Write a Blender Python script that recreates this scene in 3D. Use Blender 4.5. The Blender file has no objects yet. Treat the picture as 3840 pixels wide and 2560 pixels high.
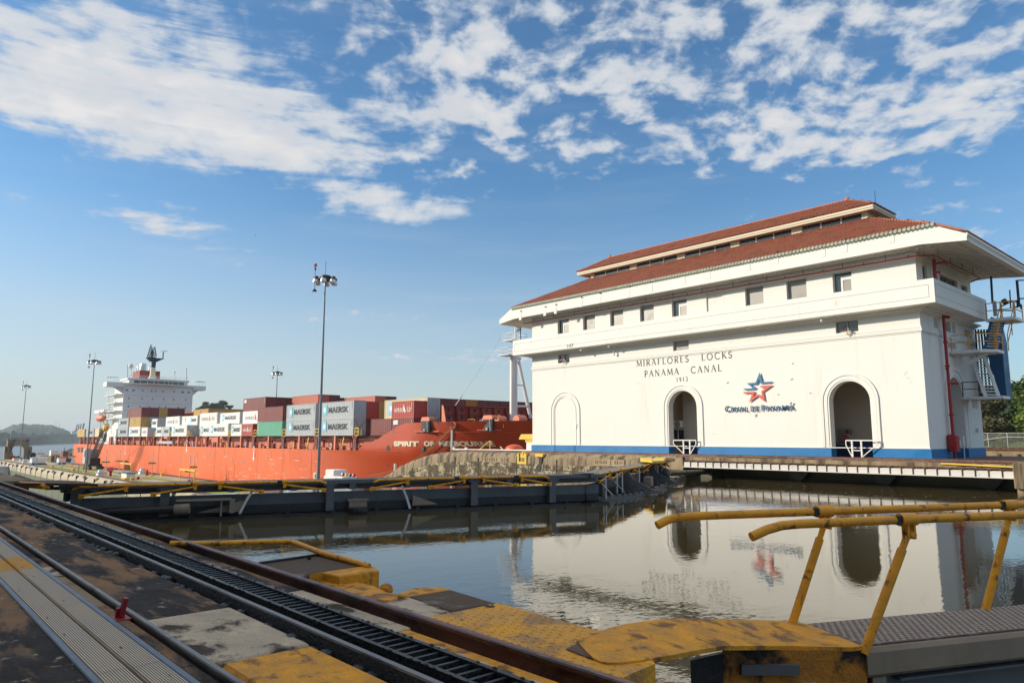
import bpy, math, random
from mathutils import Vector, Matrix, noise as mnoise
random.seed(7)
sc = bpy.context.scene
C = sc.collection
R = math.radians
# ------------------------------------------------------------ camera, sky, sun, exposure
# world: X runs along the lock to the right, Y across it away from the viewer, Z up; ground at .2, upper pool at -1.2
F, TH, YAW, EYE = 2673.0, R(7.70), R(48), 1.5
cam = bpy.data.cameras.new('camera'); cam.lens = 36*F/3840; cam.sensor_width = 36
cam.clip_start = .1; cam.clip_end = 20000
co = bpy.data.objects.new('camera', cam); C.objects.link(co); sc.camera = co
co.location = (0, 0, EYE); co.rotation_euler = (R(90)+TH, 0, YAW)
SUN = Vector((-.91, -1.0, .49)).normalized()
EL = math.asin(SUN.z); AZ = math.atan2(SUN.x, SUN.y)      # azimuth clockwise from +Y
SKY_STRENGTH, SUN_STRENGTH, EXPOSURE = .135, 4.1, 0.16
HAZE_DENSITY = .00014; USE_HAZE = True; VC_H = 15.6
vs = sc.view_settings
vs.view_transform = 'Standard'; vs.look = 'None'; vs.gamma = 1; vs.use_curve_mapping = False; vs.exposure = EXPOSURE
sc.cycles.max_bounces = 6; sc.cycles.diffuse_bounces = 3; sc.cycles.glossy_bounces = 3
sc.cycles.transmission_bounces = 3; sc.cycles.volume_bounces = 0; sc.cycles.transparent_max_bounces = 6
sc.cycles.sample_clamp_indirect = 4
W = bpy.data.worlds.new('World'); sc.world = W; W.use_nodes = True

class NT:
    def __init__(s, nt): s.nt = nt; s.n = nt.nodes; s.l = nt.links
    def new(s, t, **k):
        n = s.n.new(t)
        for a, b in k.items(): setattr(n, a, b)
        return n
    def put(s, sock, v):
        if hasattr(v, 'is_output'): s.l.new(v, sock)
        elif v is not None: sock.default_value = v
    def math(s, op, a, b=None, c=None, clamp=False):
        n = s.new('ShaderNodeMath', operation=op); n.use_clamp = clamp
        s.put(n.inputs[0], a); s.put(n.inputs[1], b)
        if c is not None: s.put(n.inputs[2], c)
        return n.outputs[0]
    def vmath(s, op, a, b=None):
        n = s.new('ShaderNodeVectorMath', operation=op)
        s.put(n.inputs[0], a)
        if b is not None: s.put(n.inputs[1], b)
        return n.outputs[0]
    def noise(s, vec, scale, detail=4, rough=.55, dist=0, dims='3D', w=None):
        n = s.new('ShaderNodeTexNoise', noise_dimensions=dims)
        if vec is not None: s.put(n.inputs['Vector'], vec)
        n.inputs['Scale'].default_value = scale; n.inputs['Detail'].default_value = detail
        n.inputs['Roughness'].default_value = rough; n.inputs['Distortion'].default_value = dist
        return n.outputs['Fac']
    def ramp(s, v, a, b, c=0., d=1., smooth=True):
        n = s.new('ShaderNodeMapRange', interpolation_type='SMOOTHSTEP' if smooth else 'LINEAR')
        s.put(n.inputs[0], v)
        for i, x in zip((1, 2, 3, 4), (a, b, c, d)): s.put(n.inputs[i], x)
        return n.outputs[0]
    def mix(s, f, a, b, mode='MIX'):
        n = s.new('ShaderNodeMix', data_type='RGBA', blend_type=mode)
        s.put(n.inputs[0], f); s.put(n.inputs[6], a); s.put(n.inputs[7], b)
        return n.outputs[2]
    def comb(s, x, y, z):
        n = s.new('ShaderNodeCombineXYZ')
        for i, v in enumerate((x, y, z)): s.put(n.inputs[i], v)
        return n.outputs[0]
    def sep(s, v):
        n = s.new('ShaderNodeSeparateXYZ'); s.put(n.inputs[0], v); return n.outputs
    def scale(s, v, sx, sy, sz): return s.vmath('MULTIPLY', v, (sx, sy, sz))

def c4(c): return (c[0], c[1], c[2], 1.0)

def build_sky():
    g = NT(W.node_tree); g.n.clear()
    out = g.new('ShaderNodeOutputWorld'); bg = g.new('ShaderNodeBackground')
    sky = g.new('ShaderNodeTexSky'); sky.sky_type = 'NISHITA'; sky.sun_disc = False
    sky.sun_elevation = EL; sky.sun_rotation = AZ
    sky.altitude = 0; sky.air_density = 1.0; sky.dust_density = .9; sky.ozone_density = 2.2
    tc = g.new('ShaderNodeTexCoord'); d = tc.outputs['Generated']
    x, y, z = g.sep(d)
    # azimuth from the direction the photograph looks in and elevation, both in degrees
    fx, fy = -math.sin(YAW), math.cos(YAW)
    fwd = g.math('ADD', g.math('MULTIPLY', x, fx), g.math('MULTIPLY', y, fy))
    rgt = g.math('ADD', g.math('MULTIPLY', x, fy), g.math('MULTIPLY', y, -fx))
    az = g.math('MULTIPLY', g.math('ARCTAN2', rgt, fwd), 57.2958)
    el = g.math('MULTIPLY', g.math('ARCSINE', z), 57.2958)
    zz = g.math('ADD', g.math('MAXIMUM', z, 0.0), .24)
    P = g.comb(g.math('DIVIDE', rgt, zz), g.math('DIVIDE', fwd, zz), 0.0)      # the cloud deck seen from below
    w1 = g.noise(P, 2.0, 3); w2 = g.noise(g.vmath('ADD', P, (9.1, 3.3, 0)), 2.0, 3)
    P2 = g.vmath('ADD', P, g.comb(g.math('MULTIPLY', w1, .16), g.math('MULTIPLY', w2, .16), 0))
    n_big = g.noise(g.vmath('ADD', P2, (4.2, 1.1, 0)), 1.9, 2, .5)
    n_puff = g.noise(g.vmath('ADD', P2, (1.3, 7.7, 0)), 13.0, 6, .55)
    n_mid = g.noise(g.vmath('ADD', P2, (5.3, 2.7, 0)), 4.6, 3, .5)
    # long combed streaks for the sheet on the left
    Ps = g.comb(g.math('ADD', g.math('MULTIPLY', rgt, .55), g.math('MULTIPLY', fwd, .25)), g.math('DIVIDE', el, 9.0), 0)
    n_str = g.noise(Ps, 5.5, 7, .66, .8)
    def blob(a0, e0, ra, re, amp, tilt=0.0):
        da = g.math('SUBTRACT', az, a0); de = g.math('SUBTRACT', el, e0)
        ct, st = math.cos(R(tilt)), math.sin(R(tilt))
        u = g.math('DIVIDE', g.math('ADD', g.math('MULTIPLY', da, ct), g.math('MULTIPLY', de, st)), ra)
        v = g.math('DIVIDE', g.math('SUBTRACT', g.math('MULTIPLY', de, ct), g.math('MULTIPLY', da, st)), re)
        q = g.math('ADD', g.math('MULTIPLY', u, u), g.math('MULTIPLY', v, v))
        return g.math('MULTIPLY', g.math('EXPONENT', g.math('MULTIPLY', q, -1.0)), amp)
    cov = g.ramp(el, 17.5, 22.5, -.36, -.015)
    for b in BLOBS: cov = g.math('ADD', cov, blob(*b))
    cov = g.math('ADD', cov, g.ramp(el, 34, 48, 0, .30))  # extra cloud above the view, added to whiten the fill light
    sheet = g.math('MAXIMUM', g.math('MINIMUM', blob(-31, 24.5, 20, 8, 1.6, -5), 1.0), 0.0)
    for b in WISPS: sheet = g.math('MAXIMUM', sheet, blob(*b))
    texA = g.math('ADD', g.math('ADD', g.math('MULTIPLY', n_big, .20), g.math('MULTIPLY', n_mid, .45)), g.math('MULTIPLY', n_puff, 1.25))
    texB = g.math('ADD', g.math('ADD', g.math('MULTIPLY', n_big, .35), g.math('MULTIPLY', n_str, .85)), g.math('MULTIPLY', n_puff, .5))
    mx_ = g.new('ShaderNodeMix', data_type='FLOAT'); g.put(mx_.inputs[0], g.ramp(sheet, .1, 1.0, 0, .8)); g.put(mx_.inputs[2], texA); g.put(mx_.inputs[3], texB)
    dens = g.math('ADD', mx_.outputs[0], cov)
    a = g.ramp(dens, .85, 1.10)
    veil = g.math('MULTIPLY', g.ramp(g.noise(g.comb(g.math('MULTIPLY', az, .05), g.math('MULTIPLY', el, .42), 0), 1.0, 5), .42, .8), g.ramp(el, 20, 6, .08, .30))
    top = g.ramp(dens, .95, 1.35)
    shade = g.ramp(g.noise(g.vmath('ADD', P2, (.12, -.10, 0)), 6.0, 5), .36, .66)
    cl = g.mix(top, c4(CLOUD_THIN), c4(CLOUD_LIT))
    cl = g.mix(g.math('MULTIPLY', g.math('MULTIPLY', shade, top), .55), cl, c4(CLOUD_SHADE))
    hz = g.math('MULTIPLY', g.ramp(el, 21, -2), g.ramp(az, 50, -45, .42, 1.0))
    tint = g.mix(g.math('MULTIPLY', hz, HZ_AMOUNT), g.mix(1.0, sky.outputs[0], c4(SKY_TINT), 'MULTIPLY'), c4(HZ_COL))
    col = g.mix(g.math('MULTIPLY', a, .92), tint, cl)
    col = g.mix(veil, col, c4(CLOUD_THIN))
    g.put(bg.inputs[0], col); bg.inputs[1].default_value = SKY_STRENGTH
    g.l.new(bg.outputs[0], out.inputs[0])
# cloud patches: (azimuth, elevation, half width, half height, amount, tilt)
BLOBS = [(-31, 22.5, 17, 5.5, .34, -4), (-16, 20.5, 8, 2.4, .22, -22), (-8, 27, 9, 6, .05, -30), (14, 33, 22, 6, .06, 0), (27, 28, 12, 4, .08, 25), (6, 21, 12, 1.8, -.12, 0), (24, 21.5, 13, 2.2, .10, 6),
         (-8, 17.7, 8, 1.5, .42, 4), (-26, 14.9, 8.5, 1.8, .44, -9), (.5, 17.0, 3, .6, .34, 0), (2, 6.6, 17, .9, .38, 1), (-14, 9.5, 8, .5, .28, 3), (33, 14, 10, 5, .24, 0), (4, 30, 5, 4, -.08, 0), (34, 20, 6, 1.0, .22, 6), (-22, 32, 10, 3, -.10, -20)]
WISPS = [(-8, 17.2, 9, 2.4, 1.2, 4), (-25, 15.3, 11, 2.8, 1.2, -9), (.5, 17, 4, 1.6, 1.2, 0)]
CLOUD_LIT, CLOUD_THIN, CLOUD_SHADE = (5.9, 5.65, 5.4), (4.0, 4.4, 4.9), (3.6, 3.8, 4.2)
SKY_TINT, HZ_COL, HZ_AMOUNT = (.62, .94, 1.12), (4.45, 4.6, 4.6), .84
build_sky()
sl = bpy.data.lights.new('sun', 'SUN'); sl.energy = SUN_STRENGTH; sl.angle = R(.5); sl.color = (1, .89, .72)
so = bpy.data.objects.new('sun', sl); C.objects.link(so)
so.rotation_euler = SUN.to_track_quat('Z', 'Y').to_euler()

# ------------------------------------------------------------ helpers
fw = (-math.sin(YAW), math.cos(YAW)); rt = (math.cos(YAW), math.sin(YAW))
def ray(x, y):                       # direction through a measured point of the 3840-wide photograph
    u = -(y-1280); f = F*math.cos(TH)-u*math.sin(TH); z = F*math.sin(TH)+u*math.cos(TH); q = x-1920
    return Vector((fw[0]*f+rt[0]*q, fw[1]*f+rt[1]*q, z))
def at(x, y, X=None, Y=None, Z=None):  # the point where that ray meets a plane of the real place
    d = ray(x, y)
    t = (Z-EYE)/d.z if Z is not None else (Y/d.y if Y is not None else X/d.x)
    return Vector((d.x*t, d.y*t, EYE+d.z*t))
def zat(X, Y, y):
    k = (1280-y)/F; f = X*fw[0]+Y*fw[1]
    return EYE+f*(math.sin(TH)+k*math.cos(TH))/(math.cos(TH)-k*math.sin(TH))
def crop(x0, y0, x1, w):             # measurements taken in an enlarged crop -> photograph pixels
    s = (x1-x0)/w
    return lambda x, y: (x0+x*s, y0+y*s)
ORG = {}
def org(o): return ORG.get(o.name, Vector((0, 0, 0)))
class M:
    def __init__(s, T=None): s.v = []; s.f = []; s.T = T
    def add(s, vs_, fs):
        k = len(s.v); s.v += [tuple(v) for v in vs_]; s.f += [tuple(i+k for i in f) for f in fs]; return s
    def box(s, x0, x1, y0, y1, z0, z1):
        if x0 > x1: x0, x1 = x1, x0
        if y0 > y1: y0, y1 = y1, y0
        if z0 > z1: z0, z1 = z1, z0
        return s.add([(x, y, z) for z in (z0, z1) for x, y in ((x0, y0), (x1, y0), (x1, y1), (x0, y1))],
                     [(3, 2, 1, 0), (4, 5, 6, 7), (0, 1, 5, 4), (1, 2, 6, 5), (2, 3, 7, 6), (3, 0, 4, 7)])
    def bbox(s, x0, x1, y0, y1, z0, z1, b):   # box with chamfered vertical and top edges
        if x0 > x1: x0, x1 = x1, x0
        if y0 > y1: y0, y1 = y1, y0
        r = [(x0+b, y0), (x1-b, y0), (x1, y0+b), (x1, y1-b), (x1-b, y1), (x0+b, y1), (x0, y1-b), (x0, y0+b)]
        cx, cy = (x0+x1)/2, (y0+y1)/2
        ins = [(x+(b if x < cx else -b)*(1 if x in (x0, x1) else .4), y+(b if y < cy else -b)*(1 if y in (y0, y1) else .4)) for x, y in r]
        vs_ = [(x, y, z0) for x, y in r]+[(x, y, z1-b) for x, y in r]+[(x, y, z1) for x, y in ins]
        fs = [tuple(range(7, -1, -1)), tuple(range(16, 24))]
        for k in (0, 8):
            fs += [(k+i, k+(i+1) % 8, k+8+(i+1) % 8, k+8+i) for i in range(8)]
        return s.add(vs_, fs)
    def bar(s, p, q, w, h, up=(0, 0, 1)):
        p, q = Vector(p), Vector(q); d = (q-p).normalized(); u = Vector(up)
        if abs(d.dot(u)) > .98: u = Vector((0, 1, 0))
        a = d.cross(u).normalized()*w/2; b = a.cross(d).normalized()*h/2
        vs_ = [c+i*a+j*b for c in (p, q) for i, j in ((-1, -1), (1, -1), (1, 1), (-1, 1))]
        return s.add(vs_, [(0, 1, 2, 3), (7, 6, 5, 4), (4, 5, 1, 0), (5, 6, 2, 1), (6, 7, 3, 2), (7, 4, 0, 3)])
    def tube(s, pts, r, n=8, caps=True):
        pts = [Vector(p) for p in pts]; rs = r if isinstance(r, (list, tuple)) else [r]*len(pts)
        a = None; rings = []
        for i, p in enumerate(pts):
            d = ((pts[min(i+1, len(pts)-1)]-p).normalized()+(p-pts[max(i-1, 0)]).normalized())
            d = d.normalized() if d.length > 1e-6 else Vector((0, 0, 1))
            if a is None:
                a = Vector((0, 0, 1)) if abs(d.z) < .9 else Vector((0, 1, 0))
            a = (a-d*a.dot(d)).normalized(); b = d.cross(a)
            rings.append([p+rs[i]*(math.cos(2*math.pi*k/n)*a+math.sin(2*math.pi*k/n)*b) for k in range(n)])
        vs_ = [v for q in rings for v in q]; fs = []
        for i in range(len(pts)-1):
            fs += [(i*n+k, i*n+(k+1) % n, (i+1)*n+(k+1) % n, (i+1)*n+k) for k in range(n)]
        if caps: fs += [tuple(range(n-1, -1, -1)), tuple((len(pts)-1)*n+k for k in range(n))]
        return s.add(vs_, fs)
    def lathe(s, c, prof, n=12, sx=1, sy=1):   # prof: (radius, z)
        c = Vector(c); vs_ = []; fs = []
        for r_, z in prof: vs_ += [(c.x+r_*sx*math.cos(2*math.pi*k/n), c.y+r_*sy*math.sin(2*math.pi*k/n), c.z+z) for k in range(n)]
        for i in range(len(prof)-1): fs += [(i*n+k, i*n+(k+1) % n, (i+1)*n+(k+1) % n, (i+1)*n+k) for k in range(n)]
        fs += [tuple(range(n-1, -1, -1)), tuple((len(prof)-1)*n+k for k in range(n))]
        return s.add(vs_, fs)
    def ball(s, c, r, n=10, m=6, sx=1, sy=1, sz=1):
        return s.lathe(c, [(max(r*math.sin(math.pi*i/m), .001*r), -r*sz*math.cos(math.pi*i/m)) for i in range(m+1)], n, sx, sy)
    def prism(s, poly, off):             # closed polygon of 3D points swept by the vector off
        n = len(poly); o = Vector(off); P = [Vector(p) for p in poly]
        return s.add(P+[p+o for p in P], [tuple(range(n-1, -1, -1)), tuple(range(n, 2*n))]+[(i, (i+1) % n, n+(i+1) % n, n+i) for i in range(n)])
    def quad(s, *p): return s.add(p, [tuple(range(len(p)))])
    def mesh(s, name, o=Vector((0, 0, 0))):
        me = bpy.data.meshes.new(name)
        V = [s.T(Vector(v)) for v in s.v] if s.T else s.v
        me.from_pydata([(v[0]-o[0], v[1]-o[1], v[2]-o[2]) for v in V], [], s.f); me.update(); return me
    def build(s, name, mat, parent=None, smooth=False, loc=None, stuff=False, label=None):
        o = org(parent) if parent else (Vector(loc) if loc is not None else Vector((0, 0, 0)))
        me = s.mesh(name, o); me.materials.append(mat)
        if smooth: shade(me)
        ob = bpy.data.objects.new(name, me); C.objects.link(ob)
        if parent: ob.parent = parent
        elif loc is not None: ob.location = o
        ORG[ob.name] = o
        if stuff: ob['kind'] = 'stuff'
        if label: ob['label'] = label
        return ob
def shade(me, ang=40):
    me.polygons.foreach_set('use_smooth', [True]*len(me.polygons))
    try: me.set_sharp_from_angle(angle=R(ang))
    except Exception: pass
def tag(o, label, cat, group=None):
    o['label'] = label; o['category'] = cat
    if group: o['group'] = group
    return o
def thing(name, label, cat, loc, group=None):
    o = bpy.data.objects.new(name, None); C.objects.link(o); o.empty_display_size = .2
    o.location = Vector(loc); ORG[o.name] = Vector(loc)
    return tag(o, label, cat, group)
def struct(o): o['kind'] = 'structure'; return o
def sroot(name, loc=(0, 0, 0)):
    o = bpy.data.objects.new(name, None); C.objects.link(o); o.location = loc; ORG[o.name] = Vector(loc); o['kind'] = 'structure'
    return o
def inst(me, name, parent, loc=(0, 0, 0), rot=(0, 0, 0), mat=None, label=None, scl=None):
    o = bpy.data.objects.new(name, me); C.objects.link(o); o.parent = parent
    o.location = loc; o.rotation_euler = rot
    if scl: o.scale = scl
    if mat: o.material_slots[0].link = 'OBJECT'; o.material_slots[0].material = mat
    if label: o['label'] = label
    return o
def mm(m, name, mat, smooth=False):
    me = m.mesh(name); me.materials.append(mat)
    if smooth: shade(me)
    return me
def copy_tree(o, loc, label, rz=None):
    c = o.copy(); C.objects.link(c); c.location = loc; c['label'] = label
    if rz is not None: c.rotation_euler.z = rz
    for ch in list(o.children):
        d = ch.copy(); C.objects.link(d); d.parent = c
        for g_ in list(ch.children):
            e = g_.copy(); C.objects.link(e); e.parent = d
    return c
_txt = {}
def text_mesh(body, ext=0.0, off=0.0, sh=0.0, space=1.0):
    k = (body, ext, off, sh, space)
    if k in _txt: return _txt[k]
    cu = bpy.data.curves.new('lettering', 'FONT'); cu.body = body; cu.size = 1; cu.extrude = ext; cu.offset = off; cu.shear = sh
    cu.space_character = space; cu.resolution_u = 3
    ob = bpy.data.objects.new('lettering', cu); C.objects.link(ob)
    dg = bpy.context.evaluated_depsgraph_get(); me = bpy.data.meshes.new_from_object(ob.evaluated_get(dg))
    bpy.data.objects.remove(ob); bpy.data.curves.remove(cu)
    vs_ = [v.co.copy() for v in me.vertices]; fs = [tuple(p.vertices) for p in me.polygons]
    bpy.data.meshes.remove(me)
    x0 = min(v.x for v in vs_); x1 = max(v.x for v in vs_); y0 = min(v.y for v in vs_); y1 = max(v.y for v in vs_)
    _txt[k] = ([((v.x-x0)/(x1-x0), (v.y-y0)/(y1-y0), v.z) for v in vs_], fs); return _txt[k]
def text_on(m, body, o, ux, uz, depth=(0, -.01, 0), ext=0.0, off=0.0, sh=0.0, space=1.0, fn=None):
    # body stretched to fill the parallelogram o, o+ux, o+uz
    V, fs = text_mesh(body, ext, off, sh, space); o, ux, uz, dp = Vector(o), Vector(ux), Vector(uz), Vector(depth)
    P = [o+ux*v[0]+uz*v[1]+dp+(dp.normalized()*(v[2] if ext else 0)) for v in V]
    if fn: P = [fn(p) for p in P]
    return m.add(P, fs)

# ------------------------------------------------------------ materials
MATS = {}
def mat(name, col, rough=.6, metal=0, var=.18, scale=1.2, bump=.15, bscale=14, col2=None, c2=(.5, .62), c2scale=.7, c2st=(1, 1, 1), c2amt=1.0,
        streak=0, spec=.5, fine=0, col3=None, c3=(.58, .68), c3scale=4, emit=None, coat=0):
    m = bpy.data.materials.new(name); m.use_nodes = True; g = NT(m.node_tree); b = g.n['Principled BSDF']
    geo = g.new('ShaderNodeNewGeometry'); P = geo.outputs['Position']
    n1 = g.noise(P, scale, 5, .6)
    c = g.mix(1.0, c4(col), g.mix(n1, c4([1-var*1.6]*3), c4([1+var*1.6]*3)), 'MULTIPLY')
    if col2 is not None:
        n2 = g.noise(g.scale(P, *c2st), c2scale, 6, .62, .3)
        c = g.mix(g.math('MULTIPLY', g.ramp(n2, c2[0], c2[1]), c2amt), c, c4(col2))
    if col3 is not None:
        n3 = g.noise(P, c3scale, 6, .65)
        c = g.mix(g.ramp(n3, c3[0], c3[1]), c, c4(col3))
    if streak:
        ns = g.noise(g.scale(P, 1, 1, .07), 3.0, 5, .6)
        c = g.mix(g.math('MULTIPLY', g.ramp(ns, .48, .75), streak), c, c4([v*.45 for v in col]))
    if fine:
        nf = g.noise(P, 70, 3, .6)
        c = g.mix(1.0, c, g.mix(nf, c4([1-fine]*3), c4([1+fine]*3)), 'MULTIPLY')
    g.put(b.inputs['Base Color'], c)
    g.put(b.inputs['Roughness'], g.ramp(n1, .3, .7, max(rough-.1, .02), min(rough+.1, 1)))
    b.inputs['Metallic'].default_value = metal; b.inputs['Specular IOR Level'].default_value = spec
    if coat: b.inputs['Coat Weight'].default_value = coat
    if bump:
        bn = g.new('ShaderNodeBump'); bn.inputs['Strength'].default_value = bump; bn.inputs['Distance'].default_value = .02
        g.put(bn.inputs['Height'], g.noise(P, bscale, 6, .65)); g.l.new(bn.outputs[0], b.inputs['Normal'])
    if emit: b.inputs['Emission Color'].default_value = c4(emit[0]); b.inputs['Emission Strength'].default_value = emit[1]
    MATS[name] = m; return m
white = mat('white_render', (.80, .775, .72), .75, var=.04, scale=.5, bump=.2, bscale=5, col2=(.60, .54, .44), c2=(.54, .80), c2scale=1.1, c2st=(1.2, 1.2, .10), c2amt=.5, col3=(.66, .62, .54), c3=(.66, .74), c3scale=.9)
whiteb = mat('white_paint', (.78, .77, .74), .5, var=.04, bump=.05)
soffm = mat('soffit_paint', (.74, .70, .62), .8, var=.04, bump=.05)
bluep = mat('blue_paint', (.003, .16, .42), .45, var=.12, scale=.8, bump=.15, col2=(.06, .28, .55), c2=(.66, .72), c2scale=2.5, c2st=(.5, 1, 3))
tile = mat('roof_tile', (.30, .088, .040), .75, var=.35, scale=2.6, bump=.3, bscale=25, col2=(.16, .045, .028), c2=(.5, .7), c2scale=1.2, col3=(.42, .16, .09), c3=(.60, .72), c3scale=2.5)
tilecap = mat('ridge_tile_clay', (.50, .17, .10), .75, var=.2, scale=1.6, bump=.2)
tileend = mat('mossy_mortar', (.56, .58, .46), .85, var=.35, scale=3, bump=.3)
cream = mat('cream_trim', (.68, .60, .45), .7, var=.08, scale=1)
glassd = mat('dark_glass', (.035, .032, .030), .07, var=.05, bump=0, spec=.8)
glassg = mat('grey_blind_glass', (.25, .225, .195), .35, var=.01, bump=0, spec=.7)
frameg = mat('grey_frame', (.30, .28, .26), .5, bump=0)
alum = mat('aluminium', (.70, .70, .70), .35, .6, var=.1, bump=.05)
redp = mat('red_pipe_paint', (.36, .010, .012), .4, var=.12, bump=.05)
inner = mat('interior_plaster', (.56, .48, .38), .9, var=.06, bump=.05)
innerb = mat('interior_blue', (.01, .03, .12), .6, bump=.05)
ink = mat('black_lettering', (.012, .012, .014), .6, var=.05, bump=0)
logob = mat('emblem_blue', (.008, .14, .30), .4, var=.05, bump=0)
logod = mat('emblem_navy', (.008, .09, .19), .4, var=.05, bump=0)
logor = mat('emblem_red', (.60, .085, .055), .4, var=.05, bump=0)
conc = mat('old_concrete', (.27, .195, .115), .85, var=.35, scale=.9, bump=.6, bscale=9, col2=(.05, .038, .025), c2=(.46, .66), c2scale=.8, c2st=(1, 1, .3), col3=(.42, .36, .26), c3=(.60, .72), c3scale=2.2)
concup = mat('worn_concrete_coping', (.30, .225, .135), .85, var=.3, scale=1.2, bump=.5, bscale=7, col2=(.085, .062, .04), c2=(.44, .62), c2scale=1.6, c2st=(1, 1, .12))
concf = mat('dark_towpath_concrete', (.215, .118, .052), .85, var=.5, scale=3.0, bump=1.0, bscale=22, col2=(.016, .010, .007), c2=(.42, .56), c2scale=1.6, c2st=(.55, 2.2, 1), col3=(.42, .34, .24), c3=(.60, .70), c3scale=7, fine=.5)
concl = mat('pale_worn_slab', (.52, .43, .31), .85, var=.35, scale=3.5, bump=1.0, bscale=30, col2=(.045, .028, .016), c2=(.47, .60), c2scale=2.8, c2st=(.8, 1.3, 1), fine=.4)
concd = mat('dark_slab', (.095, .062, .036), .85, var=.35, scale=2, bump=.9, bscale=22, col2=(.22, .20, .17), c2=(.56, .72), c2scale=3.0, fine=.5)
conclow = mat('pale_lock_concrete', (.44, .37, .26), .85, var=.2, scale=.2, bump=.3, col2=(.20, .17, .12), c2=(.5, .7), c2scale=.12, c2st=(1, 1, 1))
wetwall = mat('wet_lock_wall', (.085, .085, .05), .7, var=.35, scale=.25, bump=.3, streak=.4)
greenw = mat('mossy_lock_wall', (.11, .125, .07), .8, var=.3, scale=.2, bump=.3, streak=.3)
ytread = mat('worn_yellow_paint', (.78, .34, .012), .65, var=.4, scale=5, bump=1.0, bscale=42, col2=(.24, .10, .016), c2=(.50, .64), c2scale=4.5, col3=(.75, .50, .20), c3=(.66, .74), c3scale=9, fine=.4)
yel = mat('yellow_rail_paint', (.84, .36, .008), .5, var=.3, scale=7, bump=.5, bscale=40, col2=(.20, .075, .010), c2=(.55, .66), c2scale=9, col3=(.05, .025, .012), c3=(.66, .70), c3scale=22, fine=.15)
yelb = mat('bright_yellow', (.75, .50, .05), .5, var=.1, bump=.1)
steelb = mat('blue_grey_steel', (.115, .118, .122), .5, .1, var=.2, scale=2, bump=.15, col2=(.10, .06, .035), c2=(.62, .74), c2scale=2.2, streak=.35)
steeld = mat('dark_wet_steel', (.028, .028, .026), .45, .2, var=.4, scale=2, bump=.4)
shipname = mat('cream_lettering', (.72, .62, .46), .6, var=.1, scale=2, bump=0)
steelg = mat('pale_girder_paint', (.62, .60, .56), .6, var=.12, scale=1, bump=.1, col2=(.22, .15, .09), c2=(.62, .75), c2scale=2.5)
rust = mat('rusty_steel', (.12, .058, .034), .7, .2, var=.35, scale=4, bump=.4, col2=(.035, .02, .015), c2=(.48, .64), c2scale=4)
railp = mat('purple_brown_rail', (.17, .085, .070), .42, .35, var=.3, scale=8, bump=.4, bscale=30, col2=(.05, .03, .024), c2=(.48, .62), c2scale=3, c2st=(.3, 6, 1))
railb = mat('polished_rail', (.20, .185, .175), .42, .45, var=.25, scale=8, bump=.25, col2=(.06, .055, .055), c2=(.5, .66), c2scale=4, c2st=(.3, 4, 1))
grease = mat('greased_iron', (.010, .0105, .013), .32, .3, var=.4, scale=9, bump=.9, bscale=45, spec=.6)
tray = mat('ribbed_aluminium', (.56, .47, .36), .5, .2, var=.14, scale=3, bump=.2, fine=.15)
trayy = mat('yellow_cover', (.74, .40, .07), .6, var=.2, scale=6, bump=.2)
trayb = mat('blue_grey_edge', (.15, .18, .215), .5, .4, var=.25, scale=7, bump=.35)
studm = mat('stud_steel', (.10, .062, .042), .55, .1, var=.35, scale=9, bump=.3, col2=(.19, .15, .13), c2=(.52, .66), c2scale=8)
studw = mat('worn_stud', (.42, .34, .27), .45, .2, var=.3, scale=20, bump=0)
curbm = mat('grey_gate_beam', (.27, .21, .15), .7, var=.2, scale=2.5, bump=.3, streak=.25)
maroon = mat('red_stand_paint', (.24, .008, .016), .4, var=.15, bump=.1)
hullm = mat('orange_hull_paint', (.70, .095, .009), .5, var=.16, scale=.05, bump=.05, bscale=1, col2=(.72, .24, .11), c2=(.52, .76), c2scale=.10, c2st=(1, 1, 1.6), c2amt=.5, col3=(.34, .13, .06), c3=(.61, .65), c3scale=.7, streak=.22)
# paint sun-faded towards the stern; the bow's shading painted in as darker colour
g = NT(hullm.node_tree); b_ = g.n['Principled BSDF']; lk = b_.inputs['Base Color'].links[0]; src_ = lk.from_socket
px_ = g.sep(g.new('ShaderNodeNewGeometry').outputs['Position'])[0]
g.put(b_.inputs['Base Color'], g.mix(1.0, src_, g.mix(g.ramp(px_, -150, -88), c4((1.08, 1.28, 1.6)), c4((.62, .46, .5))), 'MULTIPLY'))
hulld = mat('deck_red_paint', (.27, .040, .024), .6, var=.2, scale=.5, bump=.1)
hullo = mat('pale_orange_fitting', (.66, .20, .11), .5, var=.15, scale=.5, bump=.1)
shipw = mat('ship_white', (.74, .73, .70), .6, var=.05, scale=.3, bump=.05, col2=(.42, .24, .11), c2=(.68, .78), c2scale=.5, c2st=(1, 1, .15))
shipg = mat('ship_grey', (.42, .43, .44), .6, var=.1, bump=.05)
navy = mat('navy_paint', (.015, .028, .05), .5, var=.1, bump=.05)
green_g = mat('grass_ground', (.24, .27, .03), .95, var=.35, scale=.5, bump=.6, bscale=8, col2=(.25, .22, .07), c2=(.5, .75), c2scale=.15)
leafm = mat('leaf_green', (.070, .115, .016), .65, var=.5, scale=.35, bump=0, col2=(.11, .145, .02), c2=(.5, .68), c2scale=.4)
leafd = mat('dark_leaf', (.030, .052, .016), .7, var=.4, scale=.2, bump=0)
farleaf = mat('far_leaf', (.040, .062, .030), .9, var=.4, scale=.02, bump=0)
bark = mat('bark', (.11, .085, .06), .9, var=.3, scale=3, bump=.4)
blackm = mat('black_rubber', (.012, .012, .012), .6, bump=.1)
skin = mat('skin', (.25, .13, .08), .6, var=.05, bump=0)
shirtb = mat('pale_blue_shirt', (.30, .40, .52), .8, bump=.05)
trou = mat('dark_trousers', (.015, .017, .028), .8, bump=.05)
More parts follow.
